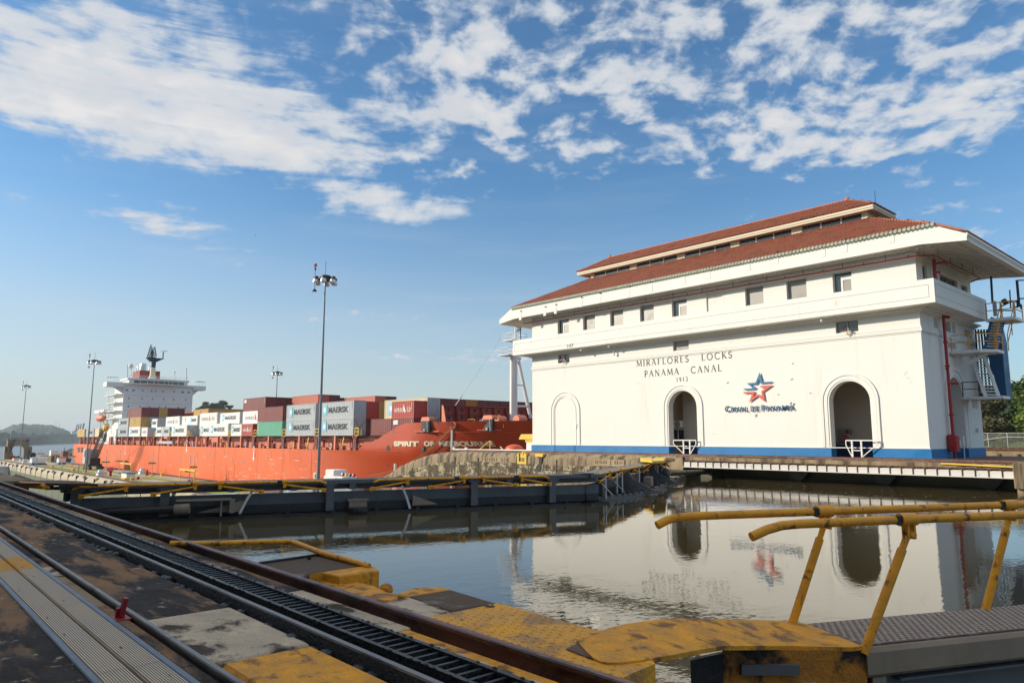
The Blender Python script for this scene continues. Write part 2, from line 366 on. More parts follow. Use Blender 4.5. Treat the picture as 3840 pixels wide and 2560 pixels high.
redvest = mat('red_backpack', (.38, .02, .02), .7, bump=.05)
hair = mat('dark_hair', (.012, .009, .007), .7, bump=0)
ropem = mat('tan_rope', (.36, .22, .10), .9, bump=.1)
bluet = mat('blue_tower_paint', (.012, .085, .20), .5, var=.12, bump=.05)
wavem = None
# ------------------------------------------------------------ water, ground, walls
def water_mat(name, col, strength, sc1, sc2, calm=True):
    m = bpy.data.materials.new(name); m.use_nodes = True; g = NT(m.node_tree); b = g.n['Principled BSDF']
    geo = g.new('ShaderNodeNewGeometry'); P = geo.outputs['Position']
    b.inputs['Base Color'].default_value = c4(col); b.inputs['Roughness'].default_value = .015 if 'pool' in name else .32
    b.inputs['IOR'].default_value = 1.9; b.inputs['Specular IOR Level'].default_value = .6
    # wavelets run across the lock; gusts ruffle some patches more than others
    w1 = g.noise(g.scale(P, 1.0, .55, 1), sc1, 3, .5); w2 = g.noise(g.scale(P, 1.6, 1, 1), sc2, 2, .5)
    pk = g.ramp(g.noise(P, .10, 3), .38, .66, .35, 1.25)
    h = g.math('MULTIPLY', g.math('ADD', g.math('MULTIPLY', w1, .7), g.math('MULTIPLY', w2, .3)), pk)
    bn = g.new('ShaderNodeBump'); bn.inputs['Strength'].default_value = strength; bn.inputs['Distance'].default_value = .02
    g.put(bn.inputs['Height'], h); g.l.new(bn.outputs[0], b.inputs['Normal'])
    return m
pool_m = water_mat('pool_water', (.080, .062, .026), .42, 1.5, 5.5)
canal_m = water_mat('canal_water', (.10, .12, .12), 1.0, .4, 2.0)
m = M(); m.quad((-36, -3, -1.2), (60, -3, -1.2), (60, 44.9, -1.2), (-36, 44.9, -1.2))
struct(m.build('pool_water', pool_m))
foam = M()
for k in range(150):
    t_ = random.random(); x = -29+22*t_+random.gauss(0, 1.2); y = 36.5+random.gauss(0, 2.2); s_ = random.uniform(.02, .07); foam.add([(x-s_, y, -1.192), (x, y-s_*.6, -1.192), (x+s_*1.4, y, -1.192), (x, y+s_*.6, -1.192)], [(0, 1, 2, 3)])
foam.build('floating_scum', cream, stuff=True)
m = M(); m.quad((-9000, -4000, -16), (-20, -4000, -16), (-20, 9000, -16), (-9000, 9000, -16))
struct(m.build('canal_water', canal_m))
m = M(); m.quad((-22, -4000, -17), (9000, -4000, -17), (9000, 9000, -17), (-22, 9000, -17))
struct(m.build('bedrock', wetwall))

# lower centre wall (terrace at -8) from the far left to the ramp
LW = -392
m = M(); m.prism([(LW, 43.2, -8), (LW, 42.9, -8.25), (LW, 42.35, -9.0), (LW, 42.2, -9.4), (LW, 42.2, -17.5), (LW, 59.6, -17.5), (LW, 59.6, -8)], (LW*-1-66, 0, 0))
low = struct(m.build('lower_lock_wall', conclow))
m = M(); m.box(LW, -66, 42.12, 42.2, -17.4, -10.6); m.build('wet_face', greenw, low)
m = M()
for k in range(33):
    x = LW+6+k*9.9
    m.box(x, x+.12, 42.08, 42.9, -15.5, -8.3)
m.build('wall_joint', wetwall, low, stuff=True)
cm = M(); cm.box(-.5, .5, -.2, .25, .05, .32); cm.box(-.4, .4, -.35, -.2, -.35, .1)
cme = mm(cm, 'mooring_chock', concup)
for k in range(20): inst(cme, 'mooring_chock', low, (-115-k*13.7, 42.75, -8.35))
# lawns and paths of the terrace
for i, (x0, x1, y0, y1) in enumerate(((-300, -214, 45.2, 48.6), (-300, -236, 50.4, 53.6), (-286, -262, 54.6, 57.4), (-207, -192, 46.2, 48.0), (-188, -150, 45.4, 47.2),
                                      (-232, -206, 52.0, 54.2), (-196, -150, 50.6, 53.0), (-146, -110, 45.4, 52.5), (-226, -196, 55.2, 57.2))):
    m = M(); m.quad((x0, y0, -7.985), (x1, y0, -7.985), (x1, y1, -7.985), (x0, y1, -7.985)); struct(m.build('lawn', green_g))
m = M()
for y in (43.7, 44.9): m.box(LW, -86, y-.05, y+.05, -8, -7.86)
for y in (57.9, 59.1): m.box(LW, -86, y-.05, y+.05, -8, -7.86)
m.build('towing_rail', rust, low)
m = M(); m.quad((LW, 43.75, -7.99), (-86, 43.75, -7.99), (-86, 44.85, -7.99), (LW, 44.85, -7.99)); m.quad((LW, 57.6, -7.99), (-86, 57.6, -7.99), (-86, 59.3, -7.99), (LW, 59.3, -7.99))
m.build('track_bed', concf, low)

# upper centre wall with its rounded ramp towards the lower level
top = [(-118, -8.0), (-86, -8.0), (-80, -6.9), (-74, -4.9), (-70, -3.35), (-68.3, -2.7), (-65.96, -1.85), (-63.71, -1.04), (-61.4, -.5), (-59.5, -.11), (-57.5, .1), (-55.5, .2), (-50.7, .23), (-42, .24), (-29.6, .24)]
prof = [(.62, 0.0), (.30, -.05), (.10, -.18), (0, -.42), (-.02, -1.25), (.10, -1.4)]   # (inset, drop) of the near edge
m = M(); vs_ = []; fs = []
rows = [(59.5, 0)]
for x, z in top:
    vs_ += [(x, 59.6, z)]+[(x, 42.3+a, z+b) for a, b in prof]+[(x, 42.4, -17.5)]
n = len(prof)+2
for i in range(len(top)-1):
    for k in range(n-1): fs.append((i*n+k, i*n+k+1, (i+1)*n+k+1, (i+1)*n+k))
e0 = (len(top)-1)*n; fs.append(tuple(e0+k for k in range(n)))
m.add(vs_, fs)
cw = struct(m.build('centre_wall', concup, smooth=True))
# rougher lower face of the wall, its joints and cracks
m = M(); pts = [(x, z) for x, z in top if -84 < x < -28]
for (xa, za), (xb, zb) in zip(pts[:-1], pts[1:]):
    m.quad((xa, 42.255, za-.80-.25*math.sin(xa*.13)**2), (xb, 42.255, zb-.80-.25*math.sin(xb*.13)**2), (xb, 42.255, -17), (xa, 42.255, -17))
rough = mat('blotched_lock_wall', (.44, .37, .25), .9, var=.4, scale=1.3, bump=.8, bscale=6, col2=(.075, .055, .032), c2=(.44, .52), c2scale=1.5, c2st=(1, 1, .9), col3=(.13, .10, .06), c3=(.5, .56), c3scale=5, streak=.5)
m.build('rough_face', rough, cw)
m = M()
for x in (-67.2, -62.3, -55.1, -51.6, -46.3, -41.5, -36.8, -33.0):
    zt = [z for a, z in top if a <= x][-1]-.5
    m.box(x-.03, x+.03, 42.235, 42.3, -8, zt)
for i in range(len(pts)-1):
    (xa, za), (xb, zb) = pts[i], pts[i+1]
    m.bar((xa, 42.25, za-1.28-.1*math.sin(xa)), (xb, 42.25, zb-1.28-.1*math.sin(xb)), .03, .045)
m.build('joint', steeld, cw)
m = M(); m.prism([(-43.55, 42.22, .05), (-43.1, 42.22, .05), (-43.2, 42.22, -.5), (-43.35, 42.22, -1.3), (-43.75, 42.22, -1.3), (-43.9, 42.22, -.9), (-43.5, 42.22, -.6)], (0, .2, 0)); m.build('broken_gap', blackm, cw)
for x in (-63.9, -56.0, -36.4): pass
pm = mat('stencil_patch', (.37, .29, .18), .8, var=.25, scale=6)
for body, x0, x1, z0, z1 in (('050 | 0>', -37.3, -34.5, -.55, -.20), ('1001 50', -50.3, -47.6, -.58, -.25)):
    m = M(); m.box(x0-.1, x1+.1, 42.225, 42.25, z0-.07, z1+.07); sp = m.build('distance_patch', pm, cw)
    m = M(); text_on(m, body, (x0, 42.22, z0), (x1-x0, 0, 0), (0, 0, z1-z0)); m.build('painted_number', rust, sp)
for x0, w in ((-46.2, 1.15), (-43.9, .9)):
    m = M()
    if w > 1: m.box(x0, x0+.2, 42.2, 42.6, -.72, .2); m.box(x0+w-.2, x0+w, 42.2, 42.6, -.72, .2); m.box(x0+.2, x0+w-.2, 42.2, 42.6, -.72, -.52); m.box(x0+.2, x0+w-.2, 42.3, 42.6, -.5, .16); m.tube([(x0+.7, 42.2, .24), (x0+.7, 42.5, .24)], .1); m.box(x0+.5, x0+.9, 42.25, 42.5, .1, .26)
    else: m.box(x0, x0+w, 42.15, 42.6, -.06, .2)
    m.build('yellow_chock', yelb, cw)

# gate recess bridged by the girder, right part of the centre wall
wr = M(); wr.box(-29.6, 60, 44.6, 59.6, -17.5, .12); wr.box(-29.6, -27.6, 43.2, 44.6, -17.5, -.6); cr = struct(wr.build('recessed_lock_wall', wetwall))
m = M(); m.box(-29.6, 60, 43.0, 59.6, .12, .24); struct(m.build('towpath', concf))
m = M()
for k in range(7): x = -22+k*5.2; m.prism([(x-.9, 44.6, -.45), (x+.9, 44.6, -.45), (x, 44.6, -1.5)], (0, -.5, 0))
m.build('corbel', steeld, cr)
m = M(); m.box(-9.9, 60, 42.3, 43.2, -17.5, .20); m.box(-29.6, -29.3, 42.3, 43.2, -17.5, .2)
struct(m.build('wall_pier', concup))
m = M(); m.box(-29.3, -9.9, 42.45, 43.0, -.08, .2)
rail_top = struct(m.build('girder_deck', concup))
gd = thing('track_girder', 'long pale girder with upright ribs carrying the track over the wall recess', 'girder', (-19.6, 42.4, -.5))
pw = (-29.3+9.9)/-33
pan = M(); pan.box(.02, .568, -.03, .03, .04, .36); panm = mm(pan, 'web_panel', steelg)
rb = M(); rb.box(-.02, .02, -.075, .06, .02, .38); rb.box(-.09, .09, -.10, .1, .38, .43); rbm = mm(rb, 'rib', rust)
for k in range(33):
    x = -29.3+k*.588+19.6
    inst(panm, 'web_panel', gd, (x, 0, 0)); inst(rbm, 'rib', gd, (x, 0, 0))
m = M(); m.box(-29.3, -9.9, 42.28, 42.5, -.5, -.46); m.build('bottom_flange', steelg, gd)
m = M(); m.box(-29.3, -9.9, 42.28, 42.5, -.07, -.02); m.build('top_flange', rust, gd)
ob = M(); ob.bbox(-9.95, -9.25, 42.0, 43.0, -.95, .32, .08); bl = ob.build('concrete_block', concup, loc=(-9.6, 42.4, -.9)); tag(bl, 'worn concrete block at the right end of the pale ribbed girder', 'concrete block')
m = M(); m.bar((-13.2, 42.36, .17), (-9.9, 42.3, .08), .07, .07); m.build('yellow_strip', yelb, gd)
# rails on the far towpath
for y in (43.35, 44.25, 45.1):
    m = M(); m.box(-57, 60, y-.035, y+.035, .24, .34); m.box(-57, 60, y-.07, y+.07, .24, .26)
    o = m.build('towing_rail', railp if y < 44 else rust, loc=(-20, y, .24)); o['kind'] = 'structure'
m = M(); m.box(-57, 60, 43.62, 43.95, .24, .30); struct(m.build('towing_rack', grease))
m = M()
for x, y, w, l in ((-36, 43.2, .5, 2.4), (-24.5, 43.15, .4, 3.0), (-14, 44.0, .5, 3.5)): m.quad((x, y, .245), (x+l, y, .245), (x+l, y+w*.35, .245), (x, y+w*.35, .245))
struct(m.build('pale_patch', concl))
# ground right of and behind the building
m = M(); m.box(-57, 60, 59.6, 62.0, -17.5, -.1); struct(m.build('far_wall', conc))
m = M(); m.quad((-80, 105, .1), (400, 105, .1), (400, 600, .1), (-600, 600, .1), (-600, 160, .1), (-80, 130, .1)); struct(m.build('lawn', green_g))
m = M(); m.box(-95, 300, 98, 105, -17.5, .1); m.box(-95, 300, 62, 98, -17.6, -1.2); struct(m.build('far_side_wall', conc))
gd2 = thing('track_girder', 'distant brown ribbed girder beyond the building at the right edge', 'girder', (-20, 97.9, -.5))
m = M(); m.box(-40, 30, 97.8, 98, .1, .4); m.build('rail_beam', rust, gd2)
rb = mm(M().box(-.12, .12, -.1, .1, -.9, .1), 'rib', rust)
for k in range(16): inst(rb, 'rib', gd2, (-12+k*1.9, 0, .1))
m = M(); m.box(-40, 30, 97.9, 98, -.9, -.75); m.build('bottom_flange', conclow, gd2)

# the far banks, woods and hills
def ridge(name, x0, x1, Y, z0, prof_, dep, mt, seed, amp, cell):
    v = []; f = []; nx = int((x1-x0)/cell); ny = 10
    for j in range(ny+1):
        t = j/ny
        for i in range(nx+1):
            x = x0+(x1-x0)*i/nx; p = prof_((x-x0)/(x1-x0)); env = math.sin(min(t*1.25, 1)*math.pi/2)
            q = mnoise.fractal(Vector((x/cell/3.1+seed, t*9, seed)), .9, 2, 5)
            v.append((x, Y+dep*t, z0+max(0, p*env+amp*q*(.35+env)*(1 if j else 0))))
    for j in range(ny):
        for i in range(nx): a = j*(nx+1)+i; f.append((a, a+1, a+nx+2, a+nx+1))
    mm_ = M(); mm_.add(v, f); return mm_.build(name, mt, loc=(x0, Y, z0), smooth=False)
def band(name, path, side, hfn, amp, mt, ny=8, step=7, z0=-16, seed=0, freq=.06):
    # land running along path (list of xy), its crest set back along `side`, height from hfn(distance along)
    P = [Vector((a, b, 0)) for a, b in path]; S = []
    for a, b in zip(P[:-1], P[1:]):
        k = max(1, int((b-a).length/step)); S += [a+(b-a)*i/k for i in range(k)]
    S.append(P[-1]); L = [0]
    for a, b in zip(S[:-1], S[1:]): L.append(L[-1]+(b-a).length)
    sd = Vector((side[0], side[1], 0)); v = []; f = []
    for i, p in enumerate(S):
        for j in range(ny+1):
            t = j/ny; q = p+sd*t; env = min(1, t*2.6)**.6
            nz = mnoise.fractal(Vector((q.x*freq+seed, q.y*freq, seed)), .8, 2.1, 5)
            v.append((q.x, q.y, z0+(hfn(L[i]/L[-1], t)*env+amp*nz*env if j else -.5)))
    for i in range(len(S)-1):
        for j in range(ny): a = i*(ny+1)+j; f.append((a, a+ny+1, a+ny+2, a+1))
    return M().add(v, f).build(name, mt, loc=(P[0].x, P[0].y, z0))
def interp(tab, x):
    for (a, p), (b, q) in zip(tab[:-1], tab[1:]):
        if x <= b: return p+(q-p)*max(0, min(1, (x-a)/(b-a)))
    return tab[-1][1]
bankm = mat('river_bank_green', (.085, .110, .040), .95, var=.35, scale=.015, bump=0, col2=(.12, .13, .06), c2=(.5, .7), c2scale=.02)
hillm = mat('wooded_hill_green', (.050, .085, .025), .95, var=.45, scale=.03, bump=0, col2=(.018, .034, .014), c2=(.45, .6), c2scale=.05)
struct(band('river_bank', [(-1500, 60), (-1855, 212), (-2205, 316), (-2519, 478), (-3300, 1100), (-3300, 4000)], (-160, 60), lambda u, t: 3, 1.0, bankm, ny=4, step=30))
w_ = band('far_woods', [(-1540, 62), (-1880, 214), (-2225, 320), (-2540, 484), (-3280, 1090), (-3300, 2200)], (-330, 130), lambda u, t: 20+5*t+3*math.sin(u*31), 9, hillm, ny=14, step=8, seed=3, freq=.055); w_['kind'] = 'stuff'
w_ = band('far_woods', [(-1500, -150), (-1560, -20), (-1660, 60), (-1820, 120)], (-330, 130), lambda u, t: 21+4*t, 8, hillm, ny=10, step=8, seed=9, freq=.055); w_['kind'] = 'stuff'
hp = [(0, 0), (.07, 12), (.17, 28), (.28, 42), (.36, 60), (.42, 62), (.50, 58), (.56, 61), (.64, 60), (.72, 50), (.80, 36), (.9, 24), (1, 6)]
struct(band('wooded_hill', [(-2850, 270), (-2900, 440), (-2900, 640)], (-300, 0), lambda u, t: interp(hp, u)*math.sin(min(1, t*1.5)*1.57)+4, 7, hillm, ny=16, step=5, seed=5, freq=.045))
struct(band('low_ridge', [(-2950, 600), (-3000, 900), (-3100, 1500)], (-300, 0), lambda u, t: 42-14*u+6*math.sin(u*17), 8, hillm, ny=10, step=8, seed=6, freq=.03))
struct(band('low_ridge', [(-800, 2600), (1500, 2600), (4000, 2000)], (0, 300), lambda u, t: 40, 12, hillm, ny=5, step=40, z0=0, seed=6, freq=.01))
# radio masts on the hill, pale roofs below it
for k, (x, y, a, b) in enumerate(((210, 1592, 1575, 'tall'), (224, 1592, 1581, 'short'))):
    p = at(x, y, X=-3000); q = at(x, a, X=-3000); m = M(); m.tube([(p.x, p.y, p.z-8), q], [.7, .3], 4); o = m.build('radio_mast', shipg, loc=p); tag(o, b+' thin radio mast on the crest of the far wooded hill', 'radio mast')
for k, (x0, x1, y0, y1, wh) in enumerate(((268, 274, 1618, 1623, 'left'), (276, 284, 1619, 1623, 'right'))):
    p = at(x0, y1, X=-2600); q = at(x1, y0, X=-2600); m = M(); m.box(p.x-12, p.x, p.y, q.y, p.z-3, q.z); o = m.build('white_house', whiteb, loc=(p.x, p.y, p.z)); tag(o, 'tiny white house at the foot of the far hill, the '+wh+' one', 'house')
# harbour cranes raised in the haze
for k, (x, y, xt, yt, w) in enumerate(((285, 1612, 290, 1590, 5), (299, 1610, 305, 1588, 8), (309, 1608, 314, 1586, 2))):
    p = at(x, y, X=-2700); q = at(xt, yt, X=-2700); s_ = w*2700/2697*1.1
    cr_ = thing('harbour_crane', ['leftmost slanted blue harbour crane boom in the haze', 'broad middle blue harbour crane with paired booms in the haze', 'thin rightmost harbour crane boom in the haze'][k], 'crane', (p.x, p.y, -16), 'harbour cranes far behind the hill')
    m = M()
    for j in (0, 1): o_ = Vector((0, j*s_*.9, 0)); m.bar(Vector((p.x, p.y, p.z))+o_, Vector(q)+o_, s_*.5+1, 3)
    m.build('boom', bluet, cr_); m = M()
    for j in (0, 1): m.bar((p.x, p.y+j*s_, -16), (p.x, p.y+j*s_, p.z+3), 2, 2)
    m.bar((p.x, p.y-2, p.z), (p.x, p.y+s_+2, p.z), 3, 3); m.build('portal', bluet, cr_)

# ------------------------------------------------------------ trees
def leaf_cloud(m, c, r, n, size, sq=.75):
    for _ in range(n):
        d = Vector((random.gauss(0, 1), random.gauss(0, 1), random.gauss(0, 1))).normalized()*(random.random()**.38)
        p = Vector(c)+Vector((d.x*r, d.y*r, d.z*r*sq)); s_ = size*random.uniform(.6, 1.3)
        a = Vector((random.uniform(-1, 1), random.uniform(-1, 1), random.uniform(-.5, .5))).normalized(); b = a.cross(Vector((random.uniform(-1, 1), random.uniform(-1, 1), random.uniform(-1, 1)))).normalized()
        m.add([p-a*s_, p+b*s_*.5, p+a*s_, p-b*s_*.5], [(0, 1, 2, 3)])
def tree(loc, h, rad, clumps, leaves, size, mt, label, trunk=.3, bare=.45, sq=.7, group=None, flat=False, cr=(.28, .45)):
    t = thing('broadleaf_tree', label, 'tree', loc, group); L = Vector(loc); m = M(); lv = M()
    m.tube([L, L+Vector((trunk*.6, 0, h*bare)), L+Vector((trunk, .2, h*.8))], [trunk, trunk*.7, trunk*.2], 7)
    for k in range(clumps):
        a = random.uniform(0, 6.28); rr = rad*random.uniform(.25, .95); zc = h*random.uniform(bare+.1, .93) if not flat else h*random.uniform(.74, .93)
        lim = 1-.55*max(0, (zc/h-bare)/(1-bare)) if not flat else 1
        c = L+Vector((math.cos(a)*rr*lim, math.sin(a)*rr*lim, zc)); s0 = L+Vector((trunk*.7, 0, h*random.uniform(bare*.8, .7)))
        m.tube([s0, (s0+c)/2+Vector((0, 0, .4)), c], [trunk*.3, trunk*.2, trunk*.06], 5)
        leaf_cloud(lv, c, rad*random.uniform(*cr), leaves, size, sq)
    m.build('trunk', bark, t, smooth=True); lv.build('crown', mt, t); return t
# trees right of the building (behind the wire fence), their leaves a few decimetres
spots = [(-33, 124, 9.0, 4.2, 'leftmost tree behind the wire fence, pale twiggy crown beside the white building', bark, .40), (-26.5, 127, 11.5, 5.0, 'tall dark green tree behind the fence right of the blue stair tower', leafm, 0),
         (-20.5, 123, 10.8, 4.8, 'broad green tree behind the fence at the right edge', leafm, 0), (-24, 117, 5.4, 3.0, 'low bright green bushy tree in front of the taller ones', leafm, 0), (-30, 118, 4.4, 2.6, 'small olive bush at the foot of the leftmost tree', leafm, 0), (-14, 128, 11, 5, 'tree mostly beyond the right edge behind the fence', leafm, 0)]
brightl = mat('bright_leaf', (.13, .19, .018), .6, var=.35, scale=1.2, bump=0)
olive = mat('olive_leaf', (.11, .10, .04), .8, var=.4, scale=.8, bump=0)
for i, (x, y, h, r_, lb, _, _) in enumerate(spots):
    tree((x, y, .1), h, r_, 40 if h > 6 else 22, 420, .27, {3: brightl, 0: olive, 4: olive}.get(i, leafm), lb, trunk=.22, bare=.04)
w_ = band('far_woods', [(-60, 131), (-30, 134), (0, 136), (60, 140)], (0, 25), lambda u, t: 8.5+2*math.sin(u*21), 4, hillm, ny=12, step=1.2, z0=0, seed=12, freq=.3); w_['kind'] = 'stuff'
# jungle trees showing over the containers
for i, (x, y, s_, lb) in enumerate(((800, 1492, 1.0, 'dark umbrella crowned tree rising over the tan containers'), (850, 1491, .62, 'smaller dark tree just left of the topmost maroon container'), (757, 1522, .55, 'low dark tree crown beside the white ship superstructure'), (862, 1508, .8, 'bushy tree crown right behind the white containers'))):
    p = at(x, y, Y=215); h = p.z+16
    tree((p.x, p.y, -16), h, (15, 6, 9, 8)[i], (24, 11, 16, 20)[i], 220, .7, leafd, lb, trunk=.7, bare=.6, sq=.5, flat=(i != 3), cr=(.16, .26))
# palm on the far bank
p = at(4, 1640, X=-1700); pl = thing('palm_tree', 'tiny palm on the far bank at the left edge', 'palm tree', (p.x, p.y, -14)); m = M(); m.tube([(p.x, p.y, -14), (p.x, p.y, p.z+4)], .4, 5); m.build('trunk', bark, pl)
m = M()
for k in range(12):
    a = k*.52; m.bar((p.x, p.y, p.z+4), (p.x+3*math.cos(a), p.y+3.4*math.sin(a), p.z+4+1.5*math.sin(k*2.1)), .9, .3)
m.build('fronds', leafd, pl)

# fence
fe = thing('wire_fence', 'tall grey chain link fence on the lawn at the right edge', 'fence', (-30, 110, .2))
pm_ = mm(M().tube([(0, 0, 0), (0, 0, 1.95)], .045, 6), 'post', alum)
for k in range(14): inst(pm_, 'post', fe, (-6+k*2.15+1.1, 0, 0))
m = M(); m.tube([(-38, 110, 2.12), (-8, 110, 2.12)], .035, 5); m.build('top_rail', alum, fe)
mesh_m = bpy.data.materials.new('chain_link'); mesh_m.use_nodes = True; g = NT(mesh_m.node_tree); b = g.n['Principled BSDF']
b.inputs['Base Color'].default_value = (.35, .35, .33, 1); b.inputs['Metallic'].default_value = .3
m = M()
for k in range(200):
    x = -38+k*.15; m.bar((x, 110.02, .3), (x+1.6, 110.02, 2.1), .012, .012); m.bar((x, 110.03, 2.1), (x+1.6, 110.03, .3), .012, .012)
m.build('mesh_wire', mesh_m, fe, stuff=True)
m = M(); m.tube([(-37.5, 109.9, .6), (-30, 109.9, 1.0), (-27, 109.9, 1.55), (-26, 109.9, 1.6), (-21, 109.9, 1.55), (-12, 109.9, 1.5)], .05, 5); m.build('cable', alum, fe)
# arched tower remains at the end of the terrace
at_ = thing('arched_pylon', 'old dark concrete pylons joined by an arched bridge at the far end of the terrace', 'pylon', (-391, 51.5, -8))
m = M(); y0, y1, a0, a1 = 46.9, 57.1, 49.7, 54.1
m.box(-393, -389.5, y0, a0, -8, -2.3); m.build('pylon', conc, at_); m = M(); m.box(-393, -389.5, a1, y1, -8, -2.3); m.build('pylon', conc, at_)
m = M(); N = 12; yc = (a0+a1)/2; hw = (a1-a0)/2
for i in range(N):
    ya, yb = a0+(a1-a0)*i/N, a0+(a1-a0)*(i+1)/N; za = -3.4+1.9*math.sqrt(max(0, 1-((ya-yc)/hw)**2)); zb = -3.4+1.9*math.sqrt(max(0, 1-((yb-yc)/hw)**2))
    m.prism([(-393, ya, za), (-393, yb, zb), (-393, yb, .7), (-393, ya, .7)], (3.5, 0, 0))
m.box(-393, -389.5, y0+.9, a0, -2.3, .7); m.box(-393, -389.5, a1, y1-1.2, -2.3, .7); m.box(-393.2, -389.3, y0+.7, y1-1, .55, .8)
m.build('arch_bridge', conc, at_)
m = M()
for y in range(8): m.bar((-389.5, 47.8+y*1.2, .7), (-389.5, 47.8+y*1.2, 1.6), .08, .08)
m.bar((-389.5, 47.8, 1.6), (-389.5, 56, 1.6), .07, .07); m.bar((-389.5, 47.8, 1.2), (-389.5, 56, 1.2), .05, .05); m.build('railing', steeld, at_)
m = M(); m.tube([(-391, 48.9, .7), (-391, 48.9, 6.6)], .1, 6); m.build('mast', shipg, at_)
# ------------------------------------------------------------ control house
S = .8354
def B(v): return Vector((v[0]*S, v[1]*S, EYE+(v[2]-EYE)*S))   # survey units of the house -> metres
YF, XL, XR, YB = 55.3, -58.0, -17.85, 67.8
house = thing('control_house', 'long white control house with blue plinth, wide balcony and red tiled double roof', 'building', B(((XL+XR)/2, 61.6, 0)))
fr = lambda u, d, z: (u, YF+d, z)
en = lambda u, d, z: (XR-d, u, z)
def pr_(m, mp, u0, u1, d0, d1, z0, z1):
    a = mp(u0, d0, z0); b = mp(u1, d1, z1); m.box(a[0], b[0], a[1], b[1], z0, z1)
def arch_wall(m, mp, u0, u1, z0, z1, ops, th):
    u = u0
    for uc, hw, zs in ops:
        pr_(m, mp, u, uc-hw, 0, th, z0, z1); N = 20
        for i in range(N):
            a, b = [uc-hw*math.cos(math.pi*k/N) for k in (i, i+1)]; za, zb = [zs+hw*math.sin(math.pi*k/N) for k in (i, i+1)]
            m.add([mp(a, 0, za), mp(b, 0, zb), mp(b, 0, z1), mp(a, 0, z1), mp(a, th, za), mp(b, th, zb), mp(b, th, z1), mp(a, th, z1)],
                  [(0, 1, 2, 3), (7, 6, 5, 4), (4, 5, 1, 0), (3, 2, 6, 7)])
        u = uc+hw
    pr_(m, mp, u, u1, 0, th, z0, z1)
def rect_wall(m, mp, u0, u1, z0, z1, holes, th):
    us = sorted({u0, u1} | {h[0] for h in holes} | {h[1] for h in holes}); zs = sorted({z0, z1} | {h[2] for h in holes} | {h[3] for h in holes})
    for a, b in zip(us[:-1], us[1:]):
        run = None
        for c, d in zip(zs[:-1], zs[1:]):
            if any(h[0] <= a < h[1] and h[2] <= c < h[3] for h in holes):
                if run: pr_(m, mp, a, b, 0, th, *run); run = None
            else: run = (run[0] if run else c, d)
        if run: pr_(m, mp, a, b, 0, th, *run)
A2, A3, A1 = -38.17, -23.18, -52.95
front_arch = [(A2, 1.53, 4.27), (A3, 1.53, 4.27)]
end_arch = [(61.7, 1.75, 4.35)]
LOWW = [(-53.94, -52.23, 9.52, 10.40), (-38.97, -37.25, 9.52, 10.40), (-23.85, -22.15, 9.52, 10.40)]
UPW = [(-53.95, -52.27), (-50.2, -48.54), (-46.49, -44.81), (-42.71, -41.05), (-38.97, -37.32), (-31.39, -29.72), (-27.66, -25.98), (-23.86, -22.4)]
ENDW = [(58.2, 58.9, 9.6, 10.3), (60.5, 61.9, 9.6, 10.35), (62.2, 63.0, 9.6, 10.35), (65.2, 66.6, 9.6, 10.2)]
ENDU = [(56.6, 57.6, 12.0, 14.1), (60.3, 64.4, 12.2, 14.0), (65.3, 66.9, 12.2, 13.9)]
m = M(B); arch_wall(m, fr, XL, XR, 0, 9.45, front_arch, .75)
rect_wall(m, fr, XL, XR, 9.45, 10.75, LOWW, .5)
rect_wall(m, fr, XL, XR, 10.75, 15.0, [(a, b, 11.2, 14.28) for a, b in UPW]+[(-35.23, -33.59, 11.2, 14.4)], .45)
m.box(-35.23, -33.59, YF+.12, YF+.4, 11.2, 14.4)
arch_wall(m, en, YF+.75, YB, 0, 9.45, end_arch, 1.35)
rect_wall(m, en, YF+.5, YB, 9.45, 10.75, ENDW, .5); rect_wall(m, en, YF+.45, YB, 10.75, 15.0, ENDU, .4)
m.box(XL, XL+.6, YF+.75, YB, 0, 15.0); m.box(XL+.6, XR-1.35, YB-.6, YB, 0, 9.45); m.box(XL+.6, XR-.5, YB-.5, YB, 9.45, 15.0)
house_wall = m.build('wall', white, house)
# mouldings
m = M(B)
for z0, z1, p in ((8.98, 9.05, .05), (9.075, 9.28, .10), (9.305, 9.45, .06)):
    m.box(XL-p, XR+p, YF-p, YF, z0, z1); m.box(XR, XR+p, YF, YB, z0, z1); m.box(XL-p, XL, YF, YB, z0, z1)
for z0, z1, p in ((10.42, 10.5, .12), (10.5, 10.6, .3), (10.6, 10.73, .55)):
    m.box(XL-p, XR+p, YF-p, YF, z0, z1); m.box(XR, XR+p, YF, YB, z0, z1); m.box(XL-p, XL, YF, YB, z0, z1)
m.box(XL-.05, XR+.05, YF-.05, YF, 14.5, 14.86); m.box(XR, XR+.05, YF, YB, 14.5, 14.8)
m.box(XL-.05, XR+.05, YF-.055, YF, .74, .8)
for a, b in [(-57.9, -54.6), (-51.9, -50.9), (-47.9, -47.2), (-44.3, -43.3), (-40.6, -39.4), (-36.8, -35.7), (-29.3, -28.0), (-25.6, -24.3), (-21.9, -18.1)]:
    m.box(a-.1, b+.1, YF-.07, YF-.05, 14.3, 14.5) if False else None
m.build('cornice', white, house)
